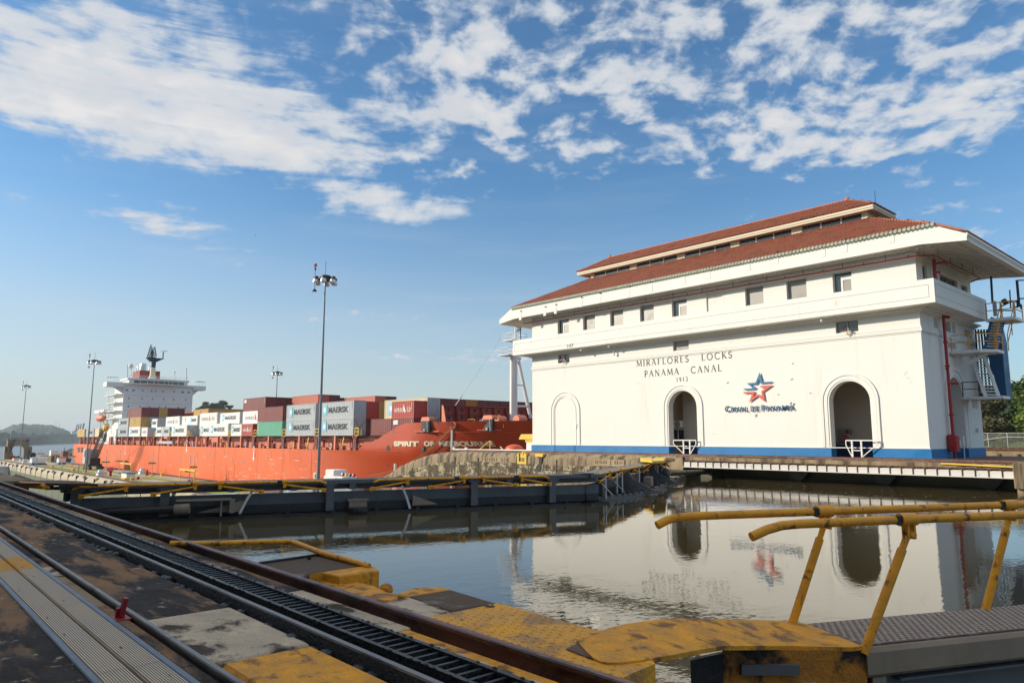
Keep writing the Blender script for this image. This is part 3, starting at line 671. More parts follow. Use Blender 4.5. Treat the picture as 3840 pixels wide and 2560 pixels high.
# plinth, broken at the doorways
m = M(B)
segs = [(XL-.1, A2-1.53), (A2+1.53, A3-1.53), (A3+1.53, XR+.1)]
for a, b in segs[:2]: m2 = M(B); m2.box(a, b, YF-.08, YF, -.3, .72); m2.build('plinth', bluep, house)
PB = [(segs[2][0], segs[2][1], YF-.08, YF), (XR, XR+.08, YF, 61.7-1.75), (XR, XR+.08, 61.7+1.75, YB), (XL-.08, XL, YF, YB)]
PB += [(a+sg*1.53, a+sg*1.49, YF, YF+.75) for a in (A2, A3) for sg in (-1, 1)]+[(XR-1.35, XR, 61.7+sg*1.75, 61.7+sg*1.71) for sg in (-1, 1)]
for q in PB: m = M(B); m.box(*q, -.3, .72); m.build('plinth', bluep, house)
def arch_trim(m, mp, uc, zs, z0, rings, N=28):
    for r0, r1, p in rings:
        pts = [(-1, z0)]+[(None, k) for k in range(N+1)]+[(1, z0)]
        P = []
        for a, k in pts:
            if a is None: an = math.pi*(1-k/N); P.append([(uc+r*math.cos(an), zs+r*math.sin(an)) for r in (r0, r1)])
            else: P.append([(uc+a*r, k) for r in (r0, r1)])
        for (i0, o0), (i1, o1) in zip(P[:-1], P[1:]):
            m.add([mp(i0[0], 0, i0[1]), mp(i1[0], 0, i1[1]), mp(o1[0], 0, o1[1]), mp(o0[0], 0, o0[1]), mp(i0[0], -p, i0[1]), mp(i1[0], -p, i1[1]), mp(o1[0], -p, o1[1]), mp(o0[0], -p, o0[1])],
                  [(4, 5, 6, 7), (0, 1, 5, 4), (3, 7, 6, 2)])
for uc in (A2, A3):
    m = M(B); arch_trim(m, fr, uc, 4.27, .8, [(1.66, 1.92, .045), (1.96, 2.16, .09)]); m.build('arch_moulding', white, house)
m = M(B); arch_trim(m, fr, A1, 4.27, .8, [(1.53, 1.60, .05), (1.68, 1.98, .045), (2.02, 2.14, .09)])
bl = m.build('blind_arch', white, house)
m = M(B); m.box(A1-1.53, A1-1.46, YF-.1, YF, 0, .78); m.box(A1+1.4, A1+1.46, YF-.1, YF, 0, .75); m.build('door_seam', blackm, bl)
m = M(B); m.prism([(-51.55, YF-.12, 3.0), (-51.2, YF-.12, 3.0), (-51.28, YF-.12, 2.5), (-51.45, YF-.12, 2.5)], (0, .12, 0)); m.build('door_pull', whiteb, bl)
m = M(B); arch_trim(m, en, 61.7, 4.35, .8, [(1.95, 2.25, .05), (2.3, 2.5, .09)], 20); m.build('arch_moulding', white, house)
# rooms behind the openings
m = M(B); m.box(XL+.6, XR-1.35, YF+.75, YB-.6, -.05, 0); m.box(XL+.6, XR-1.35, YF+.75, YB-.6, 7.2, 7.4)
m.box(-39.9, -37.55, 57.9, 58.2, 0, 7.2); m.box(-27.2, XR-1.35, 59.9, 60.1, 0, 7.2) if False else None
m.box(-27.4, -27.2, YF+.75, YB-.6, 0, 7.2); m.box(-41.5, -41.3, YF+.75, YB-.6, 0, 7.2); m.box(-33.5, -33.3, YF+.75, YB-.6, 0, 7.2)
m.box(-27.2, -19.9, 59.4, 59.6, 0, 7.2)
m.build('inner_wall', inner, house)
m = M(B); m.box(-27.19, -20.0, 59.33, 59.4, 0, 1.25); m.build('inner_dado', innerb, house); m = M(B); m.box(-39.88, -37.56, 57.84, 57.9, 0, 1.1); m.build('inner_dado', innerb, house)
m = M(B); m.box(XL+.6, XR-.5, YF+.5, YB-.5, 10.4, 10.7); m.box(XL+.6, XR-.5, YF+1.6, YF+1.7, 10.7, 15); m.box(-21.0, -20.9, YF+.5, YB-.5, 10.7, 15); m.build('upper_room', inner, house)
# balcony
m = M(B); bp = 1.55; Y1 = 65.75
m.box(XL-bp, XR+bp, YF-bp, YF-.001, 10.73, 10.95); m.box(XR+.001, XR+bp, YF-.001, Y1, 10.73, 10.95); m.box(XL-bp, XL-.001, YF-.001, Y1, 10.73, 10.95)
for x0, x1, y0, y1 in ((XL-bp, XR+bp, YF-bp, YF-bp+.18), (XR+bp-.18, XR+bp, YF-bp+.18, Y1), (XL-bp, XL-bp+.18, YF-bp+.18, Y1)): m.box(x0, x1, y0, y1, 10.95, 12.42)
m.box(XR+.02, XR+bp-.18, Y1-.15, Y1, 10.95, 12.42)
bal = m.build('balcony', white, house)
m = M(B)
def groove(m, mp, u0, u1, z0, z1, p):
    w = .025; pr_(m, mp, u0, u1, -p-.012, -p, z0, z0+w); pr_(m, mp, u0, u1, -p-.012, -p, z1-w, z1); pr_(m, mp, u0, u0+w, -p-.012, -p, z0+w, z1-w); pr_(m, mp, u1-w, u1, -p-.012, -p, z0+w, z1-w)
groove(m, fr, XL-bp+.3, XR+bp-.35, 11.12, 12.02, bp); groove(m, en, YF-bp+.15, Y1-.1, 11.2, 12.08, bp)
m.build('groove_shade_line', frameg, bal)  # grey strips paint the shade line of the incised parapet groove
m = M(); p = at(2127, 1303, Y=44.9); q = at(2145, 1293, Y=44.9); text_on(m, '107', (p.x, 44.895, p.z), (.75, 0, 0), (0, 0, .28)); m.build('painted_number', concup, bal)
# windows
def window(name, u0, u1, z0, z1, kind, mp=fr, dep=.28):
    m = M(B); w = .06
    for a, b, c, d in ((u0, u0+w, z0, z1), (u1-w, u1, z0, z1), (u0+w, u1-w, z1-w, z1), (u0+w, u1-w, z0, z0+w)): pr_(m, mp, a, b, dep, dep+.06, c, d)
    f = m.build('window', frameg if kind != 'door' else alum, house)
    m = M(B); pr_(m, mp, u0+w, u1-w, dep+.02, dep+.04, z0+w, z1-w); m.build('pane', glassg if kind == 'blind' else glassd, f)
    if kind == 'door':
        m = M(B); a = u0+(u1-u0)*.42
        pr_(m, mp, a-.07, a+.07, dep-.06, dep, z0, z1-.33); pr_(m, mp, u1-.14, u1, dep-.06, dep, z0, z1-.33); pr_(m, mp, a+.07, u1-.14, dep-.06, dep, z1-.62, z1-.33)
        m.build('frame', whiteb, f)
        m = M(B); pr_(m, mp, a+.07, u1-.14, dep-.03, dep, z0, z1-.62); m.build('pane', glassg, f)
    if kind == 'slide':
        m = M(B); a = (u0+u1)/2; pr_(m, mp, a-.05, a+.05, dep-.04, dep, z0, z1); m.build('frame', frameg, f)
    return f
for i, (a, b) in enumerate(UPW): window('window', a, b, 11.2, 14.28, 'door' if i in (0, 4, 7) else 'blind')
for i, (a, b, c, d) in enumerate(LOWW): window('window', a, b, c, d, ('slide', 'blind', 'slide')[i], dep=.22)
for a, b, c, d in ENDU: window('window', a, b, c, d, 'slide', en, .2)
for a, b, c, d in ENDW[1:2]: window('window', a, b, c, d, 'slide', en, .3)
m = M(B)
for i in (0, 2, 3): pr_(m, en, ENDW[i][0], ENDW[i][1], .35, .4, ENDW[i][2], ENDW[i][3])
for a, b in UPW: pass
m.build('blocked_window', white, house)

# main roof: white fascia beams, coffered soffit, tiles
EF, XE0, XE1, YE1 = 53.5, -61.6, -14.05, 69.7
SLP = .507; ZT, ZE = 16.1, 15.05
XT0, XT1 = XE0+(ZT-ZE)/SLP, XE1-(ZT-ZE)/SLP
m = M(B)
prof_ = [(XE0, EF, 14.56), (XE0+2.6, EF, 14.86), (XE1-2.8, EF, 14.86), (XE1, EF, 14.56), (XE1, EF, ZE), (XT1, EF, ZT), (XT0, EF, ZT), (XE0, EF, ZE)]
m.prism(prof_, (0, .3, 0)); m.prism([(a, YE1-.3, c) for a, b, c in prof_], (0, .3, 0))
for x0, x1 in ((XE1-.3, XE1), (XE0, XE0+.3)): m.box(x0, x1, EF+.3, YE1-.3, 14.50, ZE)
m.box(XE1, XE1+.08, EF-.05, YE1, 14.92, ZE+.04); m.box(XE1, XE1+.04, EF-.03, YE1, 14.8, 14.88)
m.build('fascia', white, house)
m = M(B)
m.quad((XE0+.3, EF+.3, 14.62), (XE1-2.8, EF+.3, 14.92), (XE1-2.8, YE1-.3, 14.92), (XE0+.3, YE1-.3, 14.62)) if False else None
m.add([(XE0+2.6, EF+.3, 14.94), (XE1-2.8, EF+.3, 14.94), (XE1-.3, EF+.3, 14.62), (XE1-.3, YE1-.3, 14.62), (XE1-2.8, YE1-.3, 14.94), (XE0+2.6, YE1-.3, 14.94), (XE0+.3, YE1-.3, 14.62), (XE0+.3, EF+.3, 14.62)],
      [(0, 5, 4, 1), (1, 4, 3, 2), (7, 6, 5, 0)])
sf = m.build('soffit', soffm, house)
def sz(x): return 14.86-max(0, (x-(XE1-2.8))/2.5)*.32 if x > XE1-2.8 else 14.86
m = M(B)
for k in range(5): x = XR+.3+k*.86; m.add([(x, EF+.3, sz(x)), (x+.14, EF+.3, sz(x+.14)), (x+.14, YE1-.3, sz(x+.14)), (x, YE1-.3, sz(x)), (x, EF+.3, sz(x)+.1), (x+.14, EF+.3, sz(x+.14)+.1), (x+.14, YE1-.3, sz(x+.14)+.1), (x, YE1-.3, sz(x)+.1)], [(3, 2, 1, 0), (4, 5, 1, 0), (5, 6, 2, 1), (6, 7, 3, 2), (7, 4, 0, 3)])
for k in range(16):
    y = EF+.6+k*.98; xa, xb, xc = XR+.1, XE1-2.8, XE1-.3
    m.add([(xa, y, 14.86), (xb, y, 14.86), (xc, y, 14.53), (xc, y+.16, 14.53), (xb, y+.16, 14.86), (xa, y+.16, 14.86), (xa, y, 14.96), (xb, y, 14.96), (xc, y, 14.64), (xc, y+.16, 14.64), (xb, y+.16, 14.96), (xa, y+.16, 14.96)],
          [(0, 5, 4, 1), (1, 4, 3, 2), (0, 1, 7, 6), (1, 2, 8, 7), (5, 11, 10, 4), (4, 10, 9, 3)])
for k in range(33): x = XE0+2.8+k*1.28; m.box(x, x+.16, EF+.3, YF, 14.88, 14.95)
m.box(XE0+2.6, XE1-2.8, EF+1.0, EF+1.14, 14.88, 14.95)
m.build('soffit_rib', soffm, sf)
# little panels scored on the fascia with drain spouts above
spx = [(1955, 1128), (2047, 1112), (2087, 1104), (2183, 1078), (2253, 1063), (2362, 1038), (2446, 1020), (2569, 992), (2662, 970), (2812, 938), (2918, 912), (3094, 886), (3176, 868), (3352, 832)]
for x, y in spx:
    p = at(x, y+60, Y=EF*S)
    m = M(); m.box(p.x-.30, p.x+.02, EF*S-.02, EF*S, p.z-.28, p.z+.33); o_ = m.build('drain_panel', white, house)
    m = M(); m.tube([(p.x, EF*S-.12, p.z+.52), (p.x, EF*S+.05, p.z+.55)], .05, 6); m.build('drain_spout', steeld, o_)
# tiles
TP, TL = .30, .42
def tile_mesh(T=None):
    m = M(); n = 5
    for j in (0, 1):
        y = j*(TL*1.12); r = .15-.022*j; z = .03-.02*j
        m.v += [(r*math.cos(math.pi*k/n), y, z+r*.75*math.sin(math.pi*k/n)) for k in range(n+1)]
    m.f += [(k, k+1, n+2+k, n+1+k) for k in range(n)]+[(0, 1, 2, 3, 4, 5)]
    return m
base_tile = tile_mesh()
def tile_rows(P0, ux, up, wid0, rows, sh0, sh1, name, near, pitch=TP, length=TL, eave=True):
    # P0 eave start (survey units), ux along, up up the slope; sh = how much the row shortens per unit
    ux, up = Vector(ux), Vector(up).normalized(); nrm = ux.cross(up).normalized(); flat = math.hypot(up.x, up.y)
    pos = []
    for r_ in range(rows):
        w = r_*length; a0 = sh0*w*flat; a1 = wid0-sh1*w*flat; k0 = math.ceil(a0/pitch); k1 = int(a1/pitch)
        for k in range(k0, k1+1): pos.append((Vector(P0)+ux*(k*pitch)+up*w+nrm*random.uniform(0, .012), random.uniform(-.02, .02)))
    mats_ = Matrix((ux, up, nrm)).transposed()
    if near: pos.sort(key=lambda q: (q[0]-Vector((0, 0, 0))).length)
    rest = M(B)
    sm = M(); sm.v = [tuple(Vector(v)*S) for v in base_tile.v]; sm.f = base_tile.f; sme = mm(sm, 'roof_tile', tile)
    hl = Vector(org(house))
    for i, (p, da) in enumerate(pos):
        if i < near:
            o = bpy.data.objects.new('roof_tile', sme); C.objects.link(o); o.parent = house
            o.matrix_local = Matrix.Translation(B(p)-hl) @ mats_.to_4x4()
        else: rest.add([p+mats_@Vector(v) for v in base_tile.v], base_tile.f)
    if rest.v:
        o = rest.build(name, tile, house, stuff=True)
f1 = (0, 1, SLP)
tile_rows((XT0, EF-.06, ZT+.03), (1, 0, 0), f1, XT1-XT0, 17, 1, 1, 'roof_tiles', 190)
tile_rows((XE1+.06, EF, ZE+.04), (0, 1, 0), (-1, 0, SLP), YE1-EF, 22, 1, 1, 'roof_tiles', 0)
m = M(B)   # roof slabs
rZ = 19.35; LW0, LW1, LY0, LY1 = -53.2, -22.7, 60.0, 63.3
m.add([(XT0, EF, ZT-.02), (XT1, EF, ZT-.02), (XE1, EF, ZE), (XE1, YE1, ZE), (XT1, YE1, ZT), (XT0, YE1, ZT), (XE0, YE1, ZE), (XE0, EF, ZE), (LW0, LY0, rZ), (LW1, LY0, rZ), (LW1, LY1, rZ), (LW0, LY1, rZ)],
      [(0, 1, 9, 8), (1, 2, 3, 4, 10, 9), (4, 5, 11, 10), (5, 6, 7, 0, 8, 11), (8, 9, 10, 11)])
m.build('roof', tile, house)
# eave row with mossy mortar between the tiles
m = M(B)
k = 0
x = XT0-.1
while x < XT1:
    m.tube([(x+.15, EF-.26, ZT-.06), (x+.15, EF+.05, ZT+.09)], .115, 7); x += TP
m.build('eave_mortar', tileend, house, stuff=True)
m = M(B); m.box(XT0, XT1, EF-.12, EF+.1, ZT-.07, ZT+.02); m.build('gutter_edge', tileend, house)
# lantern
m = M(B); m.box(LW0, LW1, LY0, LY0+.15, rZ-.3, rZ+.10); m.box(LW0, LW1, LY0, LY0+.15, 20.02, 20.2)
bay = (LW1-LW0)/5
for i in range(6):
    xc = LW0+bay*i; a = max(LW0, xc-.45); b = min(LW1, xc+.45); m.box(a, b, LY0, LY0+.15, rZ+.10, 20.02)
m.box(LW1-.15, LW1, LY0+.15, LY1, rZ-.3, 20.2); m.box(LW0, LW0+.15, LY0+.15, LY1, rZ-.3, 20.2); m.box(LW0, LW1, LY1, LY1+.15, rZ-.3, 20.2)
m.build('lantern_wall', cream, house)
for i in range(5):
    for j in range(3):
        xa = LW0+bay*i+.45; w = (bay-.9)/3; m = M(B)
        a, b = xa+w*j, xa+w*(j+1)
        for c, d, e, f_ in ((a, a+.06, rZ+.1, 20.02), (b-.06, b, rZ+.1, 20.02), (a+.06, b-.06, rZ+.1, rZ+.15)): m.box(c, d, LY0+.04, LY0+.12, e, f_)
        wn = m.build('clerestory_window', cream, house); m = M(B); m.box(a+.06, b-.06, LY0+.1, LY0+.12, rZ+.15, 20.02); m.build('pane', glassd, wn)
UE0, UE1, UY0, UY1, UZ = -54.6, -21.95, 59.3, 63.95, 20.35
m = M(B)
for x0, x1, y0, y1 in ((UE0, UE1, UY0, UY0+.25), (UE0, UE1, UY1-.25, UY1), (UE0, UE0+.25, UY0+.25, UY1-.25), (UE1-.25, UE1, UY0+.25, UY1-.25)): m.box(x0, x1, y0, y1, 19.98, UZ-.1)
m.box(UE0-.05, UE1+.05, UY0-.06, UY0, 20.14, UZ-.02); m.box(UE1, UE1+.06, UY0-.06, UY1, 20.14, UZ-.02)
m.box(UE0+.25, UE1-.25, UY0+.25, UY1-.25, 20.2, 20.22)
m.build('lantern_fascia', cream, house)
RZ, RX0, RX1, RY = 21.85, -51.55, -25.0, 61.62
m = M(B); m.add([(UE0, UY0, UZ-.02), (UE1, UY0, UZ-.02), (UE1, UY1, UZ-.02), (UE0, UY1, UZ-.02), (RX0, RY, RZ), (RX1, RY, RZ)], [(0, 1, 5, 4), (1, 2, 5), (2, 3, 4, 5), (3, 0, 4)])
m.build('lantern_roof', tile, house)
us = (RZ-UZ)/(RY-UY0)
tile_rows((UE0, UY0-.08, UZ), (1, 0, 0), (0, 1, us), UE1-UE0, 7, 1.3, 1.3, 'lantern_tiles', 0)
tile_rows((UE1+.08, UY0, UZ), (0, 1, 0), (-1, 0, (RZ-UZ)/(UE1-RX1)), UY1-UY0, 8, .76, .76, 'lantern_tiles', 0)
# ridge and hip caps, each one a half pipe
cap = M(); n = 6
for j in (0, 1):
    r_ = .17-.02*j; cap.v += [(j*.46, r_*math.cos(math.pi*k/n), r_*math.sin(math.pi*k/n)+.02*(1-j)) for k in range(n+1)]
cap.f += [(k, n+1+k, n+2+k, k+1) for k in range(n)]+[tuple(range(n+1))]
cap.v = [tuple(Vector(v)*S) for v in cap.v]; cme = mm(cap, 'ridge_tile', tilecap)
def caps(a, b, pitch=.42):
    a, b = Vector(a), Vector(b); d = (b-a).normalized(); y = Vector((0, 0, 1)).cross(d).normalized(); z_ = d.cross(y); Mx = Matrix((d, y, z_)).transposed().to_4x4(); L = (b-a).length
    for k in range(int(L/pitch)):
        o = bpy.data.objects.new('ridge_tile', cme); C.objects.link(o); o.parent = house
        o.matrix_local = Matrix.Translation(B(a+d*k*pitch+Vector((0, 0, .02)))-Vector(org(house))) @ Mx
caps((RX0, RY, RZ), (RX1, RY, RZ)); caps((RX1+.2, RY, RZ-.05), (UE1, UY0, UZ)) ; caps((RX0-.2, RY, RZ-.05), (UE0, UY0, UZ)); caps((RX1, RY, RZ), (UE1, UY1, UZ))
caps((LW1, LY0, rZ), (XT1, EF, ZT)); caps((LW0, LY0, rZ), (XT0, EF, ZT)); caps((XT1, EF, ZT+.02), (XE1, EF+.12, ZE+.05))
m = M(B)
for x in (RX0-.1, RX1+.1): m.lathe((x, RY, RZ), [(.26, -.1), (.24, .12), (.14, .32), (.07, .42)], 8)
m.build('ridge_finial', tilecap, house)
m = M(B); m.tube([(RX1+2.4, RY, RZ-1.0), (RX1+2.4, RY, RZ+.3)], .02, 4); m.build('lightning_rod', steeld, house)
# lettering and emblem
c6 = crop(1900, 1250, 2900, 2352)
def facade_text(body, a, b, hpx, name, mt, off=0, ext=0, glyph=None, parent=house):
    pa, pb = at(*a, Y=46.2), at(*b, Y=46.2); zt = at(a[0], a[1]-hpx, Y=46.2).z-pa.z
    z0 = (pa.z+pb.z)/2; return (pa.x, 46.2, z0), pb.x-pa.x, zt
# roman capitals as thick and thin strokes with serifs: polylines on a unit cell, (points, thick)
def arc_(cx, cy, rx, ry, a0, a1, n=9): return [(cx+rx*math.cos(R(a0+(a1-a0)*i/n)), cy+ry*math.sin(R(a0+(a1-a0)*i/n))) for i in range(n+1)]
G_ = {'M': (.95, [([(.12, 0), (.16, 1)], 0), ([(.16, 1), (.48, .08)], 1), ([(.48, .08), (.80, 1)], 0), ([(.80, 1), (.86, 0)], 1)], [(.12, 0), (.86, 0)]),
      'I': (.30, [([(.15, 0), (.15, 1)], 1)], [(.15, 0), (.15, 1)]),
      'R': (.68, [([(.15, 0), (.15, 1)], 1), ([(.15, 1)]+arc_(.32, .74, .24, .26, 90, -90)+[(.15, .48)], .6), ([(.34, .48), (.64, 0)], 1)], [(.15, 0)]),
      'A': (.78, [([(.08, 0), (.38, 1)], 0), ([(.38, 1), (.70, 0)], 1), ([(.19, .36), (.56, .36)], 0)], [(.08, 0), (.70, 0)]),
      'F': (.58, [([(.15, 0), (.15, 1)], 1), ([(.15, .985), (.52, .985)], .2), ([(.15, .52), (.44, .52)], 0)], [(.15, 0)]),
      'L': (.58, [([(.15, 0), (.15, 1)], 1), ([(.15, .015), (.54, .015), (.56, .14)], .2)], [(.15, 1)]),
      'O': (.92, [(arc_(.46, .5, .38, .5, 90, 450, 20), .7)], []),
      'E': (.60, [([(.15, 0), (.15, 1)], 1), ([(.15, .985), (.52, .985)], .2), ([(.15, .52), (.44, .52)], 0), ([(.15, .015), (.54, .015)], .2)], []),
      'S': (.56, [(arc_(.28, .75, .19, .24, 20, 250, 8)+arc_(.28, .26, .21, .25, 70, -165, 9), .8)], []),
      'C': (.82, [(arc_(.48, .5, .40, .5, 48, 312, 14), .7)], []),
      'K': (.70, [([(.15, 0), (.15, 1)], 1), ([(.60, 1), (.17, .42)], 0), ([(.28, .54), (.66, 0)], 1)], [(.15, 0), (.15, 1), (.66, 0)]),
      'P': (.60, [([(.15, 0), (.15, 1)], 1), ([(.15, 1)]+arc_(.30, .72, .24, .28, 90, -90)+[(.15, .44)], .6)], [(.15, 0)]),
      'N': (.86, [([(.14, 0), (.14, 1)], 0), ([(.14, 1), (.72, 0)], 1), ([(.72, 0), (.72, 1)], 0)], [(.14, 0), (.72, 1)]),
      '1': (.40, [([(.2, 0), (.2, 1)], .8), ([(.2, 1), (.08, .86)], 0)], [(.2, 0)]), '9': (.55, [(arc_(.27, .70, .19, .28, 0, 360, 12), .6), ([(.46, .70), (.42, .3), (.2, 0)], .6)], []),
      '3': (.52, [(arc_(.24, .75, .17, .24, 150, -80, 8), .6), (arc_(.24, .27, .20, .25, 85, -150, 8), .7)], []), ' ': (.62, [], [])}
def roman(body, x0, x1, z0, h, mt, parent, name='lettering', T=lambda u, v: (u, 46.2, v), flip=1, gap=.22):
    tot = sum(G_[c][0] for c in body)+gap*(len(body)-1); k = (x1-x0)/tot; x = x0; dn = Vector(T(0, 0))*0
    for ch in body:
        w, st, sf_ = G_[ch]
        if st:
            m = M()
            def P(u, v, e=.014):
                p = T(x+u*k, z0+v*h); return Vector(p)+(Vector((0, -e, 0)) if flip else Vector((e, 0, 0)))
            for pts, t in st:
                hw_ = .027+.05*t
                for (a, b), (c, d) in zip(pts[:-1], pts[1:]):
                    dx, dy = (c-a)*k, (d-b)*h; L_ = math.hypot(dx, dy) or 1; nx, ny = -dy/L_*hw_*h, dx/L_*hw_*h
                    q = [P(a, b)+o_ for o_ in ()]
                    def Q(u, v, sx, e): p = P(u, v, e); return p+(Vector((nx*sx, 0, ny*sx)) if flip else Vector((0, nx*sx, ny*sx)))
                    vs__ = [Q(a, b, 1, .014), Q(c, d, 1, .014), Q(c, d, -1, .014), Q(a, b, -1, .014), Q(a, b, 1, .0), Q(c, d, 1, .0), Q(c, d, -1, .0), Q(a, b, -1, .0)]
                    m.add(vs__, [(0, 1, 2, 3), (0, 4, 5, 1), (1, 5, 6, 2), (2, 6, 7, 3), (3, 7, 4, 0)])
            for u, v in sf_:
                e = .013; sx = .11*h; a = P(u, v, e); hv = .022*h; dx = Vector((sx, 0, 0)) if flip else Vector((0, sx, 0)); dz = Vector((0, 0, hv))
                m.add([a-dx-dz, a+dx-dz, a+dx+dz, a-dx+dz], [(0, 1, 2, 3)])
            m.build(name, mt, parent)
        x += (w+gap)*k
def line_geo(a, b, top): pa, pb = at(*c6(*a), Y=46.2), at(*c6(*b), Y=46.2); return pa.x, pb.x, (pa.z+pb.z)/2, at(*c6(*top), Y=46.2).z
x0, x1, z0, zt = line_geo((1145, 292), (1990, 215), (1145, 240)); roman('MIRAFLORES  LOCKS', x0, x1, z0, zt-z0, ink, house)
x0, x1, z0, zt = line_geo((1215, 382), (1897, 333), (1215, 330)); roman('PANAMA  CANAL', x0, x1, z0, zt-z0, ink, house)
x0, x1, z0, zt = line_geo((1497, 427), (1598, 420), (1497, 389)); roman('1913', x0, x1, z0, zt-z0, ink, house, gap=.3)
ez = at(3541, 1297, X=-14.9); e1 = at(3586, 1299, X=-14.9)
roman('MIRAFLORES', ez.y, e1.y, ez.z-.02, .33, frameg, house, T=lambda u, v: (-14.91, u, v), flip=0)
roman('1913', (ez.y+e1.y)/2-.4, (ez.y+e1.y)/2+.4, ez.z-.62, .25, frameg, house, T=lambda u, v: (-14.91, u, v), flip=0, gap=.1)
for i in range(3):
    p = at(3663, 1606+i*6.5, X=-14.9); m = M(); text_on(m, ('NOTICE', 'TO', 'CREWS')[i] if False else 'IIIII'[:4-(i == 1)*2], (-14.88, p.y-.25, p.z-.08), (0, .5, 0), (0, 0, .12), (.005, 0, 0)); m.build('faint_lettering', frameg, house)
# star emblem and its lettering stand off the wall on short pins and cast their shadow on it
cs = crop(2650, 1300, 3050, 2091)
def panel(pts, name, mt, parent, d=.12, th=.03):
    P = [at(*cs(*p), Y=46.2-d) for p in pts]; m = M(); n_ = len(P)
    m.prism(P, (0, th, 0)); return m.build(name, mt, parent)
em = thing('star_emblem', 'large blue and red star emblem fixed to the white facade between the two doorways', 'emblem', at(*cs(1020, 1090), Y=46.05))
SB = [(1035, 503), (957, 700), (783, 712), (895, 800), (888, 812), (710, 820), (752, 850), (935, 838), (972, 815), (868, 742), (985, 737), (1027, 618), (1056, 725), (1245, 712), (1292, 678), (1092, 690)]
SR = [(1050, 765), (1297, 750), (1106, 885), (1141, 1077), (1001, 969), (828, 1090), (893, 913), (748, 920), (706, 888), (945, 875), (905, 985), (1000, 925), (1085, 975), (1068, 870), (1165, 795), (1060, 797)]
panel(SB, 'blue_upper_half', logob, em); panel(SR, 'red_lower_half', logor, em)
sg = thing('canal_sign_lettering', 'raised navy CANAL DE PANAMA lettering below the star emblem', 'lettering sign', at(*cs(1020, 1275), Y=46.05))
for body, xa, xb, yb, yt in (('C', 352, 445, 1277, 1158), ('A', 458, 545, 1272, 1175), ('N', 552, 630, 1270, 1175), ('A', 645, 725, 1268, 1173), ('L', 748, 805, 1268, 1172), ('D', 858, 935, 1263, 1160), ('E', 950, 1012, 1262, 1162),
                             ('P', 1070, 1140, 1258, 1140), ('A', 1150, 1235, 1255, 1158), ('N', 1255, 1338, 1253, 1155), ('A', 1360, 1445, 1250, 1152), ('M', 1475, 1585, 1247, 1145), ('A', 1603, 1712, 1245, 1140)):
    p, q = at(*cs(xa, yb), Y=46.05), at(*cs(xb, yb), Y=46.05); zt = at(*cs(xa, yt), Y=46.05).z
    m = M(); V, fs = text_mesh(body, .12, .014); w = q.x-p.x; h = zt-p.z
    m.add([(p.x+w*v[0], 46.10-v[2]*.2, p.z+h*v[1]) for v in V], fs); m.build('letter', logod, sg)
m = M(); p = at(*cs(1640, 1105), Y=46.05); m.bar((p.x, 46.05, p.z-.06), (p.x+.1, 46.05, p.z+.04), .06, .08); m.build('accent', logod, sg)
# spots where anchors came out
m = M()
for x, y in ((413, 705), (1672, 637), (972, 1335), (975, 1360)): p = at(*cs(x, y), Y=46.19); m.bar((p.x-.09, 46.19, p.z-.05), (p.x+.09, 46.19, p.z+.06), .02, .03); m.bar((p.x-.08, 46.19, p.z+.05), (p.x+.08, 46.19, p.z-.05), .02, .02)
for x, y in ((1690, 328), (1410, 935), (2035, 905)): p = at(*cs(x, y), Y=46.19); m.box(p.x-.06, p.x+.06, 46.17, 46.2, p.z-.02, p.z+.02)
m.build('wall_scar', concup, house)
# fire main under the soffit and down the end wall
m = M(); pz = 12.24
m.tube([(XL*S-.55, 45.62, pz+.02), (-25, 45.62, pz+.02), (-14.55, 45.62, pz), (-13.9, 46.2, pz), (-13.85, 53.6, pz-.05), (-13.9, 55.1, pz-.06), (-14.7, 55.9, pz-.08)], .045, 7)
fp = m.build('sprinkler_main', redp, house)
m = M(); 
for k in range(13): x = -47.6+k*2.6; m.tube([(x, 45.62, pz), (x, 45.62, 12.66)], .018, 5); m.tube([(x+1.3, 45.62, pz+.03), (x+1.3, 45.62, pz+.14)], .03, 5)
for k in range(4): m.tube([(-13.87, 46.9+k*2.2, pz), (-13.87, 46.9+k*2.2, 12.6)], .018, 5)
m.tube([(-48.9, 45.62, pz), (-48.9, 45.62, 12.66)], .018, 5); m.build('hanger', steeld, fp)
m = M(); m.tube([(-14.35, 47.65, 10.55), (-14.35, 47.65, 12.3)], .10, 8); m.tube([(-14.35, 47.65, 12.02), (-13.95, 48.1, 12.15), (-13.87, 48.6, 12.2)], .06, 6); m.tube([(-14.35, 47.65, 11.5), (-14.1, 47.8, 11.5)], .07, 6); m.build('riser', redp, fp)
dp = thing('red_standpipe', 'tall red pipe on the shaded end wall with a red box at its foot', 'pipe', (-14.62, 49.45, .25))
m = M(); m.tube([(-14.62, 49.45, .25), (-14.62, 49.45, 9.1)], .09, 9); m.tube([(-14.62, 49.45, 9.0), (-14.3, 49.6, 8.95)], .09, 7); m.tube([(-14.62, 49.45, 4.85), (-14.2, 49.8, 4.82)], .07, 7)
for z in (2.9, 5.9, 7.4): m.tube([(-14.62, 49.45, z-.05), (-14.62, 49.45, z+.05)], .15, 9); m.tube([(-14.62, 49.45, 5.7), (-14.62, 49.0, 5.7)], .03, 6)
m.build('pipe', redp, dp)
m = M(); m.bbox(-14.86, -14.35, 49.05, 49.75, .68, 1.72, .08); bx_ = m.build('hose_box', redp, dp); m = M(); m.box(-14.36, -14.3, 49.55, 49.8, 1.0, 1.15); m.box(-14.36, -14.3, 49.6, 49.7, .95, 1.4); m.build('label_plate', whiteb, bx_)
